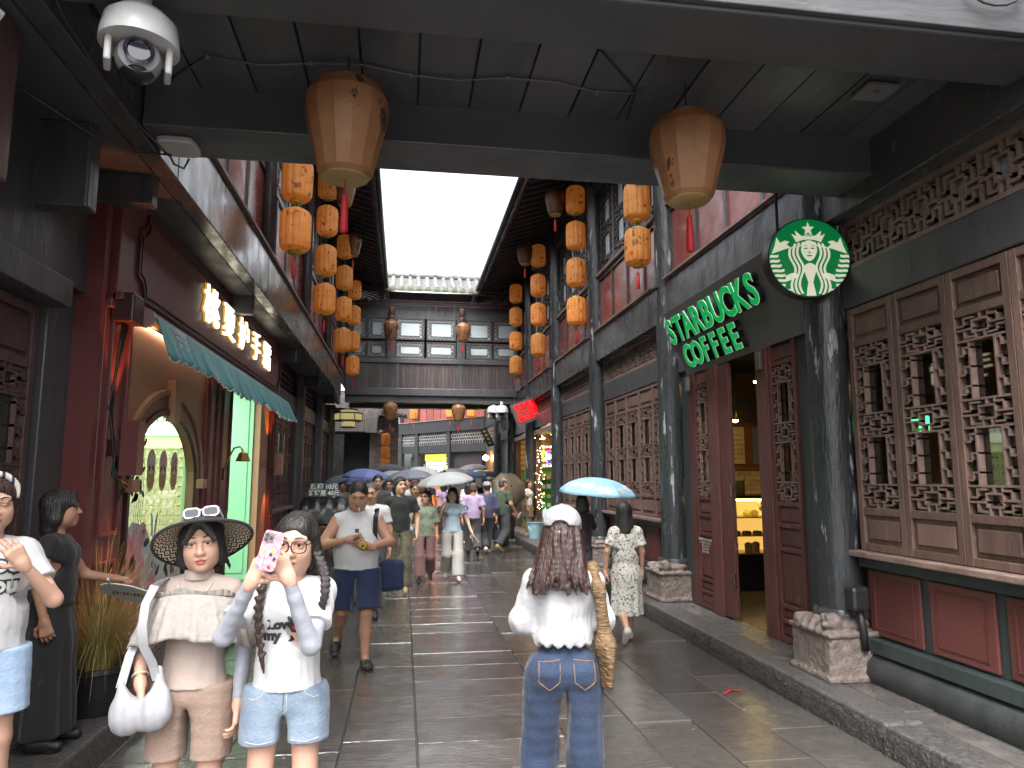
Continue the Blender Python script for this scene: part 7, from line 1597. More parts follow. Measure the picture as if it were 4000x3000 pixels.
# sunglasses pushed up on the visor
mat('white_gloss', (.75, .75, .76), .2); mat('dark_lens', (.02, .02, .035), .08, coat=.8)
for q in (-1, 1):
    c0 = V3(q * .038, -.075, .05); m = MB(); P = [(.031 * math.copysign(abs(math.cos(t)) ** .6, math.cos(t)), .02 * math.copysign(abs(math.sin(t)) ** .7, math.sin(t))) for t in [k * 2 * math.pi / 20 for k in range(20)]]
    tilt = R(18); f_ = lambda u, v, w: tuple(hc + hR @ (c0 + V3(u, -w + v * math.sin(tilt) * -1, v * math.cos(tilt))))
    m.prism(P, f_, .0, .003); m.build('sunglass_lens', 'dark_lens', p, world=False); MB().tube([f_(u, v, .002) for u, v in P] + [f_(*P[0], .002)], .0045, 6, cap=False).build('sunglass_rim', 'white_gloss', p, world=False, smooth=True)
    MB().tube([f_(q * .03, .012, 0), tuple(hc + hR @ V3(q * .085, -.02, .045)), tuple(hc + hR @ V3(q * .088, .05, .03))], .004, 6).build('sunglass_temple', 'white_gloss', p, world=False)
MB().tube([tuple(hc + hR @ V3(x, -.08, .06)) for x in (-.012, 0, .012)], .004, 6).build('sunglass_bridge', 'white_gloss', p, world=False)
wr = J['wrR']; ax_ = unit(wr - J['elR'])
for off, mm, r_ in ((.03, 'pearl', .0035), (.018, 'gold', .003)):
    c0 = wr - ax_ * off; a1 = unit(np.cross(ax_, V3(0, 1, 0))); a2 = np.cross(ax_, a1); MB().tube([tuple(c0 + (a1 * math.cos(t) + a2 * math.sin(t)) * .031) for t in [k * 2 * math.pi / 24 for k in range(25)]], r_, 6, cap=False).build('bracelet', mm, p, world=False, smooth=True)
# crossbody bag (held by her hand)
bg_ = thing('crescent_bag', 'white padded crescent bag at the hip of the woman in the straw visor', 'bag', TW((-.15, -.15, .695)), -.05)
s = Sdf((-.2, -.12, -.05), (.2, .12, .36), .008); s.cone((-.08, 0, .07), (.08, 0, .09), .075, .075, .03, .75).cone((.08, 0, .09), (.085, 0, .26), .07, .024, .05, .7).cone((-.08, 0, .07), (-.115, 0, .2), .06, .02, .05, .7).ell((-.01, 0, .26), (.08, .08, .12), .02, True); s.wave(.005, [(60, 8, 14, 0), (-50, 10, 22, 1), (75, 0, -16, 2), (120, 10, 20, 3)]); o = np_obj('pouch', [s.nets()], ['bag_white'], bg_); o.scale = (.72, .8, .9)
strap('strap', 'bag_white', bg_, [(.058, -.005, .2), (.04, -.02, .27), (.02, -.06, .34), (.01, -.062, .42), (.005, -.03, .5), (.01, .04, .56), (.02, .12, .575), (.03, .2, .53)], .017)
strap('strap', 'bag_white', bg_, [(-.083, .0, .17), (-.075, .05, .28), (-.06, .16, .4)], .017)

# ================================================================ 2 girl with phone
K2 = []; K2b = []
p, J, W, TW = person('girl with two braids and glasses photographing with her phone, in denim shorts', (-.461, 3.2, 0), .05, 1.557, 'f', dict(shR=(-.145, -.01, 1.30), elR=(-.245, -.15, 1.15), wrR=(-.125, -.28, 1.385), shL=(.145, -.01, 1.30), elL=(.11, -.2, 1.11), wrL=(.02, -.29, 1.395), head=(.02, -.02, 1.515), neck=(.01, .015, 1.36)), (R(-8), R(6), R(3)), 'fair',
    [('top', 'cloth_white', dict(sleeve=.62, hem=.9, rh=.142, rw=.122, fit=.012, fold=.009, h=.008, keep=K2, rs=.062, name='tshirt')), ('legs', 'cloth_denim_light', dict(hem=.47, top=.97, rp=.155, rt=.105, rh=.106, fold=.005, h=.008, name='denim_shorts', keep=K2b)), ('sleeves', 'cloth_icegrey', dict(start=.5, end=.96))],
    dict(style='long', mat='black', len=.1, vol=.99, part=1), h=.009, hh=.0042, hands=dict(R=dict(d=(.45, -.1, .9), n=(.6, .75, 0), curl=(.35, .45, .5, .6), thumb=.3, side=-1), L=dict(d=(-.45, -.08, .85), n=(-.5, .8, 0), curl=(.45, .5, .55, .6), thumb=.3, side=1)), group=FG, shoes='shoe_white', hsc=1.1)
for q in (-1, 1):       # braids over the shoulders
    b = MB(); P0 = W(q * .075, .02, -.035); P1 = np.array(((.13 if q > 0 else -.085), -.125, 1.0 if q < 0 else 1.14)); n = 13; s = Sdf(np.minimum(P0, P1) - .07, np.maximum(P0, P1) + .07, .0055)
    for i in range(n):
        t = i / (n - 1); c = P0 + (P1 - P0) * t + V3(q * .035, -.05, .01) * math.sin(math.pi * t) ; r_ = .0215 * (1 - .5 * t)
        for z in (-1, 1): s.cone(c + V3(z * .011, -.003, .012), c + V3(-z * .005, -.004, -.014), r_ * .68, r_ * .55, .004)
    e = P1 + V3(0, -.005, 0); s.cone(e, e - V3(q * .01, 0, .07), .011, .004, .004); s.wave(.0015, [(140, 60, 90, 0), (-120, 90, 110, 1)]); np_obj('braid', [s.nets()], ['hair_brown' if q < 0 else 'hair_black'], p)
mat('glass_frame', (.012, .012, .012), .25)
for q in (-1, 1):
    f_ = lambda u, v, w: tuple(W(q * .034 + u, -.103 + .28 * abs(q * .034 + u) ** 1.3 * .4 - w, .004 + v)); P = [(.029 * math.copysign(abs(math.cos(t)) ** .7, math.cos(t)), .023 * math.copysign(abs(math.sin(t)) ** .75, math.sin(t))) for t in [k * 2 * math.pi / 24 for k in range(25)]]
    MB().tube([f_(u, v, 0) for u, v in P], .0024, 6, cap=False).build('glasses_rim', 'glass_frame', p, world=False, smooth=True); MB().tube([f_(q * .029, .01, 0), tuple(W(q * .074, -.04, .012)), tuple(W(q * .079, .01, .012))], .0024, 6).build('glasses_temple', 'glass_frame', p, world=False)
MB().tube([tuple(W(x, -.104, .007)) for x in (-.007, 0, .007)], .0024, 6).build('glasses_bridge', 'glass_frame', p, world=False)
S2 = K2[0]; Sb = K2b[0]
seam(p, Sb, [(0, .87), (0, .74)]); seam(p, Sb, [(.012, .86), (.014, .79), (.0, .765)], 'thread_pale'); 
for q in (-1, 1): seam(p, Sb, [(q * .075, .868), (q * .085, .84), (q * .115, .825), (q * .14, .83)], 'thread_pale'); seam(p, Sb, [(q * .03, .665), (q * .09, .66), (q * .15, .67)], 'thread_pale')
print_text(p, S2, 'I Love', 'print_ink', -.035, 1.115, .052, .0035); print_text(p, S2, 'my', 'print_ink', -.055, 1.07, .055, .0035)
decal(p, S2, [ep(0, 0, .022, .034), ep(.004, .038, .022, .016, -.2), ep(-.018, .034, .008, .018, .6), ep(-.012, -.036, .006, .016), ep(.014, -.036, .006, .016), ep(-.012, -.05, .013, .005), ep(.016, -.05, .013, .005)], 'print_ink', 'dog_print', .035, 1.10)
mat('heart_red', (.6, .02, .02), .6)
h_ = [(.011 * (1.2 * math.sin(t) ** 3), .011 * (math.cos(t) - .38 * math.cos(2 * t) - .15 * math.cos(3 * t))) for t in [k * 2 * math.pi / 18 for k in range(18)]]
mb = MB(); vs = [(.033, (on_front(S2, .033, 1.10, .008) or -.1), 1.10)] + [(.033 + a, (on_front(S2, .033 + a, 1.10 + b, .008) or -.1), 1.10 + b) for a, b in h_]; mb.add(vs, [(0, i + 1, (i + 1) % 18 + 1) for i in range(18)]); mb.build('heart_print', 'heart_red', p, world=False)
ph = thing('mobile_phone', 'phone in a pink gingham case held up by the girl with braids', 'phone', TW((-.045, -.35, 1.43)), .05); ph.rotation_euler = (R(-4), R(14), .05)
mat('gingham', (.55, .1, .18), .4, col2=(.6, .35, .4), vscale=60, patch=((.7, .6, .62), .55, 70, (1, 1, 1))); m = MB(); P = [(.037 * math.copysign(abs(math.cos(t)) ** .35, math.cos(t)), .074 * math.copysign(abs(math.sin(t)) ** .22, math.sin(t))) for t in [k * 2 * math.pi / 32 for k in range(32)]]
m.prism(P, lambda u, v, w: (u, -w, v), -.005, .005); m.build('case', 'gingham', ph, world=False, bevel=.002); MB().prism([(u * .9, v * .93) for u, v in P], lambda u, v, w: (u, -w, v), -.0065, -.005).build('screen', 'black_plastic', ph, world=False)
q = MB(); q.prism([(-.016 + .018 * math.copysign(abs(math.cos(t)) ** .4, math.cos(t)), .047 + .018 * math.copysign(abs(math.sin(t)) ** .4, math.sin(t))) for t in [k * 2 * math.pi / 20 for k in range(20)]], lambda u, v, w: (u, -w, v), .005, .008); q.build('camera_island', 'grey_plastic', ph, world=False)
for u, v in ((-.024, .055), (-.024, .039), (-.008, .047)): q = MB(); ell(q, lambda u, v, w: (u, -w, v), u, v, .0068, .0068, .008, .0105, 0, 14); q.build('camera_lens', 'lens_glass', ph, world=False)
for k in range(7): q = MB(); ell(q, lambda u, v, w: (u, -w, v), random.uniform(-.025, .025), random.uniform(-.06, .02), .008, .006, .005, .0065, random.uniform(0, 3), 8); q.build('case_sticker', ['print_ink', 'print_white', 'yellow_board', 'seal_red'][k % 4], ph, world=False)

# ================================================================ 3 woman in white cap seen from behind
K3 = []; K3b = []
p, J, W, TW = person('woman in white cap, white blouse and wide blue jeans walking away', (.755, 3.4, 0), R(176), 1.555, 'f', dict(elL=(.2, -.03, 1.1), wrL=(.11, -.2, 1.04), elR=(-.195, -.03, 1.1), wrR=(-.1, -.2, 1.04), head=(0, -.01, 1.525), knL=(.12, -.07, .47), anL=(.13, .06, .09), toeL=(.14, -.1, .03), knR=(-.1, .02, .47), anR=(-.1, -.02, .075)), (R(-14), R(2), 0), 'fair',
    [('top', 'cloth_eyelet', dict(sleeve=1.75, hem=.99, rh=.15, rw=.135, fit=.016, fold=.011, h=.008, rs=.062, rc=.05, name='blouse', bust=0, neck=.05, scallop=1, keep=K3)), ('legs', 'cloth_denim_blue', dict(hem=1.94, top=1.03, rp=.15, rt=.108, rk=.102, rh=.112, fold=.012, h=.009, name='wide_jeans', keep=K3b))],
    dict(style='long', mat='brown', len=.24, vol=1.0, top=.95, amp=.002, locks=110, spread=1.25, h=.0048, drape=.125), h=.010, hh=.0055, group=FG, shoes='shoe_white', hands=dict(L=dict(n=(0, 0, 1)), R=dict(n=(0, 0, 1))))
mat('cap_white', (.34, .34, .35), .7, bump=.5, bscale=34)
s = Sdf(J['head'] - V3(.2, .25, .05), J['head'] + V3(.2, .2, .2), .006); Rc = rotm(R(-14), R(2), 0)
s.ell(W(0, .018, .05), V3(.094, .112, .088), .0, False, Rc); s.plane(W(0, .0, .028), Rc @ V3(0, .12, -1)); s.ell(W(0, .13, .035), V3(.042, .06, .03), .004, True, Rc); s.wave(.0012, [(60, 0, 0, 0), (0, 60, 30, 1)])
np_obj('cap_crown', [s.nets()], ['cap_white'], p)
vs = []; fs = []
for i in range(7):
    for k in range(21):
        a = math.pi * (k / 20); r_ = .09 + .075 * i / 6 * math.sin(a) ** .6; q = V3(.088 * math.cos(a) * (1 - .05 * i / 6), -.01 - r_ * math.sin(a) * 1.05, .03 - .028 * (i / 6) ** 1.3 * math.sin(a)); vs.append(tuple(W(*q)))
for i in range(6):
    for k in range(20): b0 = i * 21 + k; fs.append((b0, b0 + 1, b0 + 22, b0 + 21))
o = MB().add(vs, fs).build('cap_brim', 'cap_white', p, world=False, smooth=True); so = o.modifiers.new('s', 'SOLIDIFY'); so.thickness = .006
MB().tube([tuple(W(.05 * math.cos(a), .118 - .02 * abs(math.cos(a)), .012)) for a in [k * math.pi / 10 for k in range(11)]], .006, 6).build('cap_strap', 'cap_white', p, world=False)
MB().lathe([(0, .006), (.007, .003), (.008, 0)], 10, tuple(W(0, .018, .137)), cap=False).build('cap_button', 'cap_white', p, world=False)
# embroidered rosettes and scalloped hem, back pockets
mat('stitch', (.45, .46, .48), .8); mat('stitch_gold', (.3, .16, .06), .7)
for cx in (-.045, .055):
    q = MB()
    for k in range(20):
        for r_, e_ in ((.034, .0034), (.016, .0022)):
            a = k * 2 * math.pi / 20; x, z = cx + r_ * math.cos(a), .985 + r_ * math.sin(a); y = K3[0].back(x, z)
            if y is not None: q.lathe([(0, 0), (e_, 0)], 6, (x, y + .0025, z), axis='y', cap=False)
    q.build('embroidered_rosette', 'stitch', p, world=False)
for q in (-1, 1):
    seam(p, K3b[0], [(q * .03, .885), (q * .125, .875), (q * .128, .79), (q * .08, .755), (q * .035, .79), (q * .03, .885)], 'thread_gold', .002, True, 'back_pocket_stitching'); seam(p, K3b[0], [(q * .165, .9), (q * .17, .6), (q * .2, .3)], 'thread_dark', .002, True)
seam(p, K3b[0], [(0, .91), (0, .72)], 'thread_dark', .0025, True)
tote = thing('straw_tote', 'woven straw shoulder bag hanging from the right shoulder of the woman in the white cap', 'bag', (.935, 3.30, .74), 0)
s = Sdf((-.14, -.2, -.02), (.14, .24, .62), .007); s.cone((.0, .02, .03), (-.005, .02, .2), .026, .04, .02, 3.).cone((-.005, -.0, .2), (-.035, -.01, .45), .034, .024, .05, .8).cone((-.035, -.01, .45), (-.045, .07, .54), .024, .024, .03, .7).cone((-.045, .07, .54), (-.03, .15, .46), .024, .024, .03, .7); s.wave(.0016, [(0, 60, 190, 0), (80, -60, 190, 1)]); np_obj('woven_body', [s.nets()], ['straw'], tote)

# ================================================================ 4 white-T woman at the left edge
K4 = []
p, J, W, TW = person('woman with striped headband and white printed tee touching her mouth at the left edge', (-1.74, 3.42, .2), .62, 1.5, 'f', dict(elL=(.25, -.14, 1.08), wrL=(.10, -.22, 1.26), elR=(-.23, .0, 1.06), wrR=(-.2, -.1, .85), head=(0, -.02, 1.535)), (R(-4), R(10), R(-4)), 'fair',
    [('top', 'cloth_white', dict(sleeve=.6, hem=.86, rh=.17, rw=.15, fit=.022, fold=.008, h=.009, keep=K4, name='tshirt')), ('legs', 'cloth_denim_pale', dict(hem=.72, top=.97, rp=.16, rt=.115, rh=.12, h=.009, name='denim_shorts'))],
    dict(style='long', mat='brown', len=.10, vol=1.03), h=.010, hh=.0045, hands=dict(L=dict(d=(-.55, -.15, .8), n=(-.3, .9, .1), curl=(.25, .2, .3, .4), thumb=.0, side=1)), group=FG, shut=True, build_=1.08, shoes='shoe_black')
mat('band_stripe', (.66, .62, .52), .6, wave=((.02, .02, .05), 9., 'X', .72))
MB().tube([tuple(W(.088 * math.cos(a), -.03 + .06 * math.sin(a) * 0 + .015, .03 + .102 * math.sin(a))) for a in [-.1 + k * (math.pi + .2) / 24 for k in range(25)]], .0135, 10).build('headband', 'band_stripe', p, world=False, smooth=True)
print_text(p, K4[0], 'you\nyou', 'print_ink', .03, 1.10, .085, .012, 'bold_print'); print_text(p, K4[0], 'you\nyou', 'print_white', .03, 1.10, .085, .003, 'bold_print_fill')
for o in p.children:
    if o.name.startswith('bold_print_fill'): o.data.transform(Matrix.Translation((0, -.003, 0)))

# ================================================================ 5 woman in black with a fan
p, J, W, TW = person('short-haired woman in black dress and sandals standing on the left kerb', (-1.98, 4.6, .2), 1.72, 1.43, 'f', dict(elL=(.24, -.12, 1.06), wrL=(.2, -.32, 1.03), elR=(-.24, .04, 1.07), wrR=(-.23, -.02, .83), toeL=(.12, -.17, .03), toeR=(-.12, -.12, .03)), (R(12), R(-4), 0), 'tan',
    [('top', 'cloth_black', dict(sleeve=.35, hem=.9, rh=.165, rw=.15, fit=.014, fold=.005, neck=.082, name='black_top')), ('skirt', 'cloth_black', dict(top=1.0, hem=.1, r0=.14, rm=.18, r1=.22, pleat=.014, name='long_skirt'))],
    dict(style='long', mat='black', len=.12, vol=1.06, bang=1), h=.010, hh=.0055, group=FG, shoes='shoe_black', barefoot=True, build_=1.05, hands=dict(L=dict(n=(0, 0, -1), curl=(.9, .9, .9, .9)), R=dict(n=(1, 0, 0))))
fan = thing('round_fan', 'white oval hand fan with bright print held by the woman in black', 'fan', TW((.17, -.36, .80)), .1); fan.rotation_euler = (R(60), R(14), .2)
q = MB(); ell(q, lambda u, v, w: (u, w, v), 0, 0, .17, .12, -.003, .003, R(-10), 40); q.build('fan_leaf', 'poster_white', fan, world=False)
for k in range(9): MB().box(-.09 + .02 * k, -.078 + .02 * k, -.006, -.0035, -.035 + .004 * k, .005 + .004 * k).build('fan_print', ['seal_red', 'menu_blue', 'yellow_board'][k % 3], fan, world=False)
MB().tube([(-.1, 0, .06), (-.12, 0, .16)], .008, 8).build('fan_handle', 'white_plastic', fan, world=False)

# ================================================================ 6 smoking man
K6 = []
p, J, W, TW = person('man in sleeveless white shirt and navy shorts lighting a cigarette', (-.42, 7.05, 0), .04, 1.66, 'm', dict(elR=(-.315, -.06, 1.075), wrR=(-.07, -.27, 1.14), elL=(.30, -.06, 1.10), wrL=(.13, -.27, 1.07), head=(0, -.06, 1.525), neck=(0, -.01, 1.385), knL=(.1, -.1, .475), anL=(.1, -.08, .085), toeL=(.13, -.25, .035), knR=(-.12, .06, .47), anR=(-.17, .36, .2), toeR=(-.19, .29, .06)), (0, R(20), R(3)), 'tan',
    [('top', 'cloth_white', dict(sleeve=0, hem=.85, rh=.18, rw=.165, fit=.02, fold=.006, keep=K6, name='sleeveless_shirt')), ('legs', 'cloth_navy', dict(hem=.92, top=.97, rp=.17, rt=.125, rh=.125, fold=.005, name='navy_shorts'))],
    dict(style='short', mat='black', vol=1.04, amp=.006), h=.010, hh=.006, belly=.22, build_=1.16, jaw=1.14, barefoot=True, hands=dict(R=dict(d=(.9, -.1, .1), n=(.1, .9, .2), curl=(.6, .7, .8, .8)), L=dict(d=(-.8, -.2, .3), n=(.2, .8, .5), curl=(.6, .7, .7, .7))))
print_text(p, K6[0], 'DEEP', 'print_ink', .0, 1.13, .05, .003, rot=True); decal(p, K6[0], [[(-.018, 0), (.018, 0), (.018, .035), (-.018, .035)]], 'print_ink', 'label_print', 0, 1.2)
for o in p.children:
    if o.name.startswith('shirt_print') and False: pass
for n in 'LR':      # slide sandals
    a, t_ = J['an' + n], J['toe' + n]; fd = unit(t_ - a - V3(0, .0, -.045 if n == 'L' else 0)); s = Sdf(np.minimum(a, t_) - .12, np.maximum(a, t_) + .12, .008); hl = a + V3(0, .02, -.05); tp = t_ + V3(0, 0, -.01); s.cone(hl, tp, .046, .05, .0, 1.); u_ = np.cross(V3(1, 0, 0), unit(tp - hl)); u_ = u_ if u_[2] > 0 else -u_; c_ = (hl + tp) / 2; s.plane(c_ + u_ * .012, u_); s.plane(c_ - u_ * .022, -u_); s.cone(c_ + (tp - hl) * .12 - u_ * .01, c_ + (tp - hl) * .36 - u_ * .01, .056, .05, .01); s.wave(.002, [(60, 120, 60, 0)]); np_obj('slide_sandal', [s.nets()], ['rubber_black'], p)
cig = thing('cigarette', 'white cigarette in the mouth of the man in the sleeveless shirt', 'cigarette', TW(W(.012, -.1, -.066))); MB().tube([(0, 0, 0), (.01, -.05, -.035)], .004, 8).build('paper_tube', 'white_plastic', cig, world=False)
cgp = thing('cigarette_pack', 'small yellow cigarette pack in the left hand of the smoking man', 'pack', TW((.055, -.37, 1.1))); cgp.rotation_euler = (.3, .5, .3); MB().box(-.03, .03, -.012, .012, -.022, .03).build('carton', 'yellow_board', cgp, world=False, bevel=.003); MB().box(-.01, .01, -.0135, -.012, -.01, .012).build('emblem', 'print_ink', cgp, world=False)
lt_ = thing('lighter', 'black lighter in the right hand of the smoking man', 'lighter', TW((.0, -.34, 1.16))); lt_.rotation_euler = (0, R(60), 0); MB().box(-.008, .008, -.005, .005, -.03, .03).build('case', 'black_plastic', lt_, world=False, bevel=.002)
bgm = thing('sling_backpack', 'dark navy sling bag behind the hip of the smoking man', 'bag', TW((.33, .06, .62))); s = Sdf((-.17, -.12, -.02), (.17, .14, .36), .012); s.box((0, .02, .16), (.12, .07, .15), .06); s.wave(.006, [(20, 10, 30, 0), (-24, 18, 22, 2)]); np_obj('bag_body', [s.nets()], ['cloth_navy'], bgm); strap('strap', 'cloth_black', bgm, [(-.13, -.04, .3), (-.16, -.17, .55), (-.155, -.16, .72), (-.15, -.04, .79), (-.15, .08, .7)], .022)
# ================================================================ THE CROWD
CR = 'people walking on the street'; MH = dict(h=.014, hh=.008)
HANG = dict(L=dict(n=(-1, 0, 0)), R=dict(n=(1, 0, 0)))
def worn(root, name, m, mb, **k): return mb.build(name, m, root, world=False, **k)
# leaf-print dress, walking away
p, J, W, TW = person('woman in black and cream leaf-print dress walking away past the coffee shop', (2.33, 7.45, 0), R(182), 1.45, 'f', dict(WALK_R, elL=(.24, .03, 1.07), wrL=(.26, .0, .83), anL=(.07, .2, .2), toeL=(.08, .13, .05)), (R(-38), 0, 0), 'mid',
    [('top', 'cloth_leafdress', dict(sleeve=.7, hem=.8, rh=.17, rw=.15, fit=.02, fold=.006, bust=0, h=.011, rs=.07, name='dress_bodice')), ('skirt', 'cloth_leafdress', dict(top=1.06, hem=.33, r0=.15, rm=.185, r1=.205, pleat=.01, h=.012, name='dress_skirt'))], dict(style='long', mat='black', len=.2, vol=1.08), h=.012, hh=.0065, hands=HANG, shoes='shoe_beige')
# purple floral blouse under the blue umbrella
p, J, W, TW = person('woman in dark purple floral blouse under the blue flowered umbrella', (2.5, 10.0, 0), R(196), 1.46, 'f', dict(WALK, elR=(-.25, -.08, 1.15), wrR=(-.24, -.2, 1.3)), (0, R(4), 0), 'tan', [('top', 'cloth_purplefloral', dict(sleeve=1.5, hem=.84, rh=.17, rw=.15, fit=.02, bust=0)), ('legs', 'cloth_charcoal', dict(hem=1.9))], dict(style='long', mat='black', len=.1, vol=1.05), hands=dict(R=dict(d=(0, -.3, 1), n=(1, 0, 0), curl=(.9, .9, .9, .9))), shoes='shoe_black', **MH)
# man in black tee
p, J, W, TW = person('long-haired man in black tee and wide camouflage trousers carrying a bottle', (-.04, 11.3, 0), .02, 1.72, 'm', dict(WALK, elR=(-.26, .02, 1.07), wrR=(-.24, -.1, .86), elL=(.26, .03, 1.06), wrL=(.25, -.05, .84)), (R(24), R(-3), 0), 'fair', [('top', 'cloth_black', dict(sleeve=.62, hem=.86, rh=.155, rw=.14, fit=.026, rs=.068, fold=.007)), ('legs', 'cloth_camo', dict(hem=1.97, top=.95, rt=.11, rk=.105, rh=.115, fold=.01))], dict(style='long', mat='black', len=.09, vol=1.04), hands=dict(R=dict(n=(1, 0, 0), curl=(.8, .8, .8, .8)), L=dict(n=(-1, 0, 0))), shoes='shoe_tan', jaw=.95, h=.012, hh=.007)
b = thing('water_bottle', 'clear plastic bottle with red cap carried by the man in the black tee', 'bottle', TW((-.25, -.16, .64))); mat('bottle_clear', (.7, .75, .78), .1, trans=.8); MB().lathe([(.03, 0), (.033, .02), (.033, .15), (.015, .19), (.013, .21)], 14).build('bottle', 'bottle_clear', b, world=False, smooth=40); MB().lathe([(.015, .205), (.015, .225)], 12).build('cap', 'ribbon_red', b, world=False)
# woman in green patterned shirt
p, J, W, TW = person('woman with glasses in green patterned shirt and plum trousers', (.38, 12.2, 0), -.06, 1.49, 'f', dict(WALK_R, elR=(-.23, -.04, 1.08), wrR=(-.2, -.2, 1.22)), (R(-28), R(-8), 0), 'tan', [('top', 'cloth_green_print', dict(sleeve=.95, hem=.83, rh=.175, rw=.16, fit=.026, rs=.075)), ('legs', 'cloth_plum', dict(hem=1.9, rt=.115, rk=.1, rh=.095))], dict(style='short', mat='black', vol=1.05, amp=.006), hands=dict(R=dict(d=(0, -.3, 1), n=(1, 0, 0), curl=(.7, .7, .7, .7))), shoes='shoe_black', build_=1.08, h=.012, hh=.007)
for q in (-1, 1): worn(p, 'glasses_rim', 'glass_frame', MB().tube([tuple(W(q * .034 + .026 * math.cos(t), -.1, .008 + .018 * math.sin(t))) for t in [k * math.pi / 6 for k in range(13)]], .0022, 5, cap=False))
# woman in pale blue with umbrella
p, J, W, TW = person('woman in pale blue peplum blouse and ivory trousers under a grey umbrella', (.84, 12.4, 0), .04, 1.54, 'f', dict(WALK, elR=(-.24, -.06, 1.12), wrR=(-.18, -.2, 1.3), elL=(.27, .0, 1.08), wrL=(.33, -.14, .87)), (R(-20), R(2), 0), 'fair', [('top', 'cloth_paleblue', dict(sleeve=.5, hem=.86, rh=.19, rw=.125, fit=.02, rs=.08, fold=.008)), ('legs', 'cloth_ivory', dict(hem=1.95, top=.95, rt=.115, rk=.11, rh=.115, fold=.008))], dict(style='long', mat='black', len=.19, vol=1.05), hands=dict(R=dict(d=(.1, -.2, 1), n=(1, .3, 0), curl=(.9, .9, .9, .9))), shoes='shoe_beige', h=.012, hh=.007)
fd_ = thing('folded_fan', 'pale folded fan hanging from the hand of the woman in pale blue', 'fan', TW((.34, -.2, .75))); MB().box(-.012, .012, -.01, .01, -.16, .04).build('sticks', 'sticker_cream', fd_, world=False); fd_.rotation_euler = (R(20), R(-40), 0)
# shaven-headed man
person('shaven-headed man in white shirt just behind the smoking man', (-.40, 9.4, 0), .0, 1.64, 'm', WALK, (R(-6), R(10), 0), 'tan', [('top', 'cloth_white', dict(sleeve=.65, hem=.85, rh=.175, rw=.165)), ('legs', 'cloth_charcoal', dict(hem=1.9))], dict(style='buzz', mat='grey', vol=.965, amp=.001), hands=HANG, shoes='shoe_black', build_=1.08, belly=.1, **MH)
# dark grey tee
person('tall man in charcoal tee behind the crowd on the left', (-.49, 14.5, 0), .0, 1.76, 'm', WALK_R, (R(6), 0, 0), 'mid', [('top', 'cloth_charcoal', dict(sleeve=.62, hem=.85, rh=.16, rw=.15)), ('legs', 'cloth_jean_dark', dict(hem=1.9))], dict(style='short', mat='black', vol=1.06, amp=.006), hands=HANG, shoes='shoe_white', **MH)
person('man in white shirt under the pale grey umbrella at far left', (-1.5, 18.6, 0), .1, 1.62, 'm', dict(WALK, elR=(-.25, -.06, 1.1), wrR=(-.15, -.2, 1.25)), (0, R(10), 0), 'tan', [('top', 'cloth_white', dict(sleeve=.65, hem=.86, rh=.17)), ('legs', 'cloth_charcoal', dict(hem=1.9))], dict(style='short', mat='black'), shoes='shoe_black', **MH)
person('man in pale blue shirt beside the man in charcoal', (-.30, 16.2, 0), .0, 1.68, 'm', WALK, (R(-10), R(4), 0), 'tan', [('top', 'cloth_paleblue', dict(sleeve=.65, hem=.86, rh=.165)), ('legs', 'cloth_charcoal', dict(hem=1.9))], dict(style='short', mat='black'), hands=HANG, shoes='shoe_black', **MH)
person('person in beige tee and black shorts with white sneakers behind the man in black', (.22, 13.6, 0), .0, 1.62, 'm', WALK_R, (R(10), R(6), 0), 'tan', [('top', 'cloth_pinkish', dict(sleeve=.65, hem=.84, rh=.165)), ('legs', 'cloth_paleblue', dict(hem=.95, rh=.11))], dict(style='short', mat='black'), hands=HANG, shoes='shoe_white', **MH)
# backs on the right
person('man in lilac shirt and dark trousers walking away', (1.55, 16.1, 0), R(178), 1.6, 'm', WALK, (R(-8), R(4), 0), 'tan', [('top', 'cloth_lilac', dict(sleeve=.75, hem=.84, rh=.165, rw=.155, rs=.07)), ('legs', 'cloth_charcoal', dict(hem=1.92, seed=3))], dict(style='short', mat='grey', vol=1.0), hands=HANG, shoes='shoe_black', build_=1.05, **MH)
p, J, W, TW = person('person in white cap and navy shirt walking away beside the man in lilac', (1.9, 16.5, 0), R(188), 1.62, 'm', WALK_R, (0, R(6), 0), 'tan', [('top', 'cloth_navy_shirt', dict(sleeve=1.6, hem=.82, rh=.17, rw=.16, fit=.03)), ('legs', 'cloth_charcoal', dict(hem=1.92, seed=5))], dict(style='short', mat='black'), hands=HANG, shoes='shoe_white', **MH)
s = Sdf(J['head'] - .2, J['head'] + .2, .01); s.ell(W(0, .012, .05), (.094, .112, .086), 0); s.plane(W(0, 0, .03), (0, 0, -1)); s.ell(W(0, -.13, .035), (.07, .08, .012), .01); np_obj('cap', [s.nets()], ['cap_white'], p)
p, J, W, TW = person('man in dark green tee with glasses holding a bottle, turned to the shop', (2.33, 16.9, 0), R(128), 1.7, 'm', dict(WALK, elR=(-.25, .0, 1.07), wrR=(-.24, -.16, .88)), (R(-10), R(2), 0), 'tan', [('top', 'cloth_olive', dict(sleeve=.65, hem=.84, rh=.17, rw=.165)), ('legs', 'cloth_charcoal', dict(hem=1.92, seed=6))], dict(style='bald', mat='grey', vol=.985), hands=dict(R=dict(n=(1, 0, 0), curl=(.8, .8, .8, .8))), shoes='shoe_tan', build_=1.08, belly=.1, **MH)
b2 = thing('water_bottle', 'small clear bottle carried by the man in the dark green tee', 'bottle', TW((-.24, -.24, .76))); MB().lathe([(.03, 0), (.033, .02), (.033, .12), (.015, .16), (.013, .18)], 12).build('bottle', 'bottle_clear', b2, world=False, smooth=40); MB().lathe([(.015, .178), (.015, .195)], 10).build('cap', 'ribbon_red', b2, world=False); b2.rotation_euler = (0, R(30), 0)
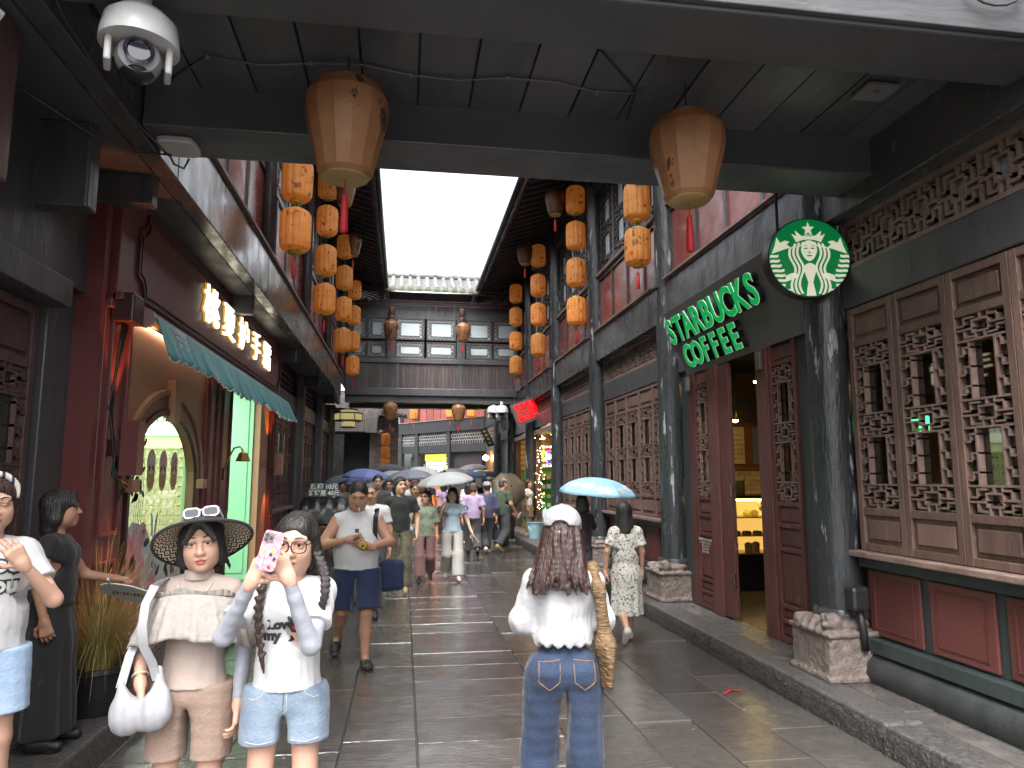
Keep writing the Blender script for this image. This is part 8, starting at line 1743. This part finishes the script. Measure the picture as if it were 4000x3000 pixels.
person('man in pale shirt looking right behind the man in dark green', (2.22, 18.6, 0), R(100), 1.74, 'm', WALK, (0, 0, 0), 'fair', [('top', 'cloth_paleblue', dict(sleeve=.65, hem=.86, rh=.165)), ('legs', 'cloth_jean_dark', dict(hem=1.9))], dict(style='short', mat='black', vol=1.06), hands=HANG, shoes='shoe_black', **MH)
person('woman in white top seen from behind at the back of the crowd', (1.68, 18.8, 0), R(175), 1.58, 'f', WALK, (0, 0, 0), 'mid', [('top', 'cloth_white', dict(sleeve=.6, hem=.86, rh=.16)), ('legs', 'cloth_charcoal', dict(hem=1.9))], dict(style='long', mat='black', len=.14), hands=HANG, shoes='shoe_white', **MH)
person('person in black trousers and white sneakers at the souvenir shop kerb', (2.86, 19.4, 0), R(110), 1.6, 'f', {}, (0, 0, 0), 'mid', [('top', 'cloth_pinkish', dict(sleeve=.7, hem=.9, rh=.155)), ('legs', 'cloth_black', dict(hem=1.92))], dict(style='long', mat='black', len=.16), hands=HANG, shoes='shoe_white', **MH)
person('person in pale shorts and white socks before the ice blue light panel', (3.3, 19.0, .18), R(60), 1.5, 'f', {}, (0, 0, 0), 'mid', [('top', 'cloth_white', dict(sleeve=.6, hem=.9, rh=.155)), ('legs', 'cloth_beige', dict(hem=.8, rh=.11))], dict(style='long', mat='brown', len=.14), hands=HANG, shoes='shoe_white', **MH)
# barista
person('coffee shop worker in dark red top standing at the pastry case', (5.02, 9.05, .18), R(165), 1.64, 'f', dict(elL=(.24, -.16, 1.12), wrL=(.22, -.38, 1.2)), (R(20), 0, 0), 'mid', [('top', 'cloth_red', dict(sleeve=.55, hem=.86, rh=.155)), ('legs', 'cloth_black', dict(hem=1.92))], dict(style='short', mat='black', vol=1.08), hands=HANG, shoes='shoe_white', **MH)
# far heads under the umbrellas
far_sp = [(-1.15, 24.6, 1.64, 'm', 'cloth_white', 0), (-.5, 23.2, 1.66, 'm', 'cloth_navy_shirt', 0), (.45, 17.3, 1.6, 'f', 'cloth_beige', 0), (2.2, 24.6, 1.62, 'f', 'cloth_paleblue', 3.1), (2.45, 25.8, 1.7, 'm', 'cloth_charcoal', 3.1), (3.0, 26.6, 1.66, 'm', 'cloth_black', 3.1), (-.75, 20.4, 1.66, 'm', 'cloth_olive', 0), (1.2, 21.8, 1.64, 'f', 'cloth_lilac', 3.1), (.1, 19.5, 1.7, 'm', 'cloth_white', 0), (-1.0, 21.6, 1.6, 'f', 'cloth_red', 0), (.8, 23.5, 1.68, 'm', 'cloth_navy_shirt', 3.1), (1.9, 21.0, 1.66, 'm', 'cloth_white', 3.1), (.35, 26.5, 1.7, 'm', 'cloth_charcoal', 0)]
far_lb = ['under the periwinkle umbrella', 'under the raised slate umbrella', 'under the beige umbrella', 'under the plain sky blue umbrella', 'under the lilac umbrella', 'under the black umbrella at back right', 'under the dark speckled umbrella', 'under the small black umbrella', 'left of the beige umbrella, far back', 'behind the rickshaw far back', 'in the far middle of the street', 'far behind the man in lilac', 'farthest back in the middle']
cn = dict(cloth_white='white', cloth_navy_shirt='navy', cloth_beige='beige', cloth_paleblue='pale blue', cloth_charcoal='charcoal', cloth_black='black', cloth_olive='dark green', cloth_lilac='lilac', cloth_red='dark red')
for (x, y, H, sx, cm, rz), lb_ in zip(far_sp, far_lb):
    person('distant %s in %s top %s' % ('woman' if sx == 'f' else 'man', cn[cm], lb_), (x, y, 0), rz + random.uniform(-.2, .2), H, sx, random.choice([WALK, WALK_R]), (random.uniform(-.3, .3), 0, 0), random.choice(['tan', 'mid']), [('top', cm, dict(sleeve=.6, hem=.86, rh=.16)), ('legs', 'cloth_charcoal', dict(hem=1.9))], dict(style='short' if sx == 'm' else 'long', mat='black', len=.16), hands=HANG, shoes='shoe_black', face=False, h=.02, hh=.012, group='distant people in the crowd')
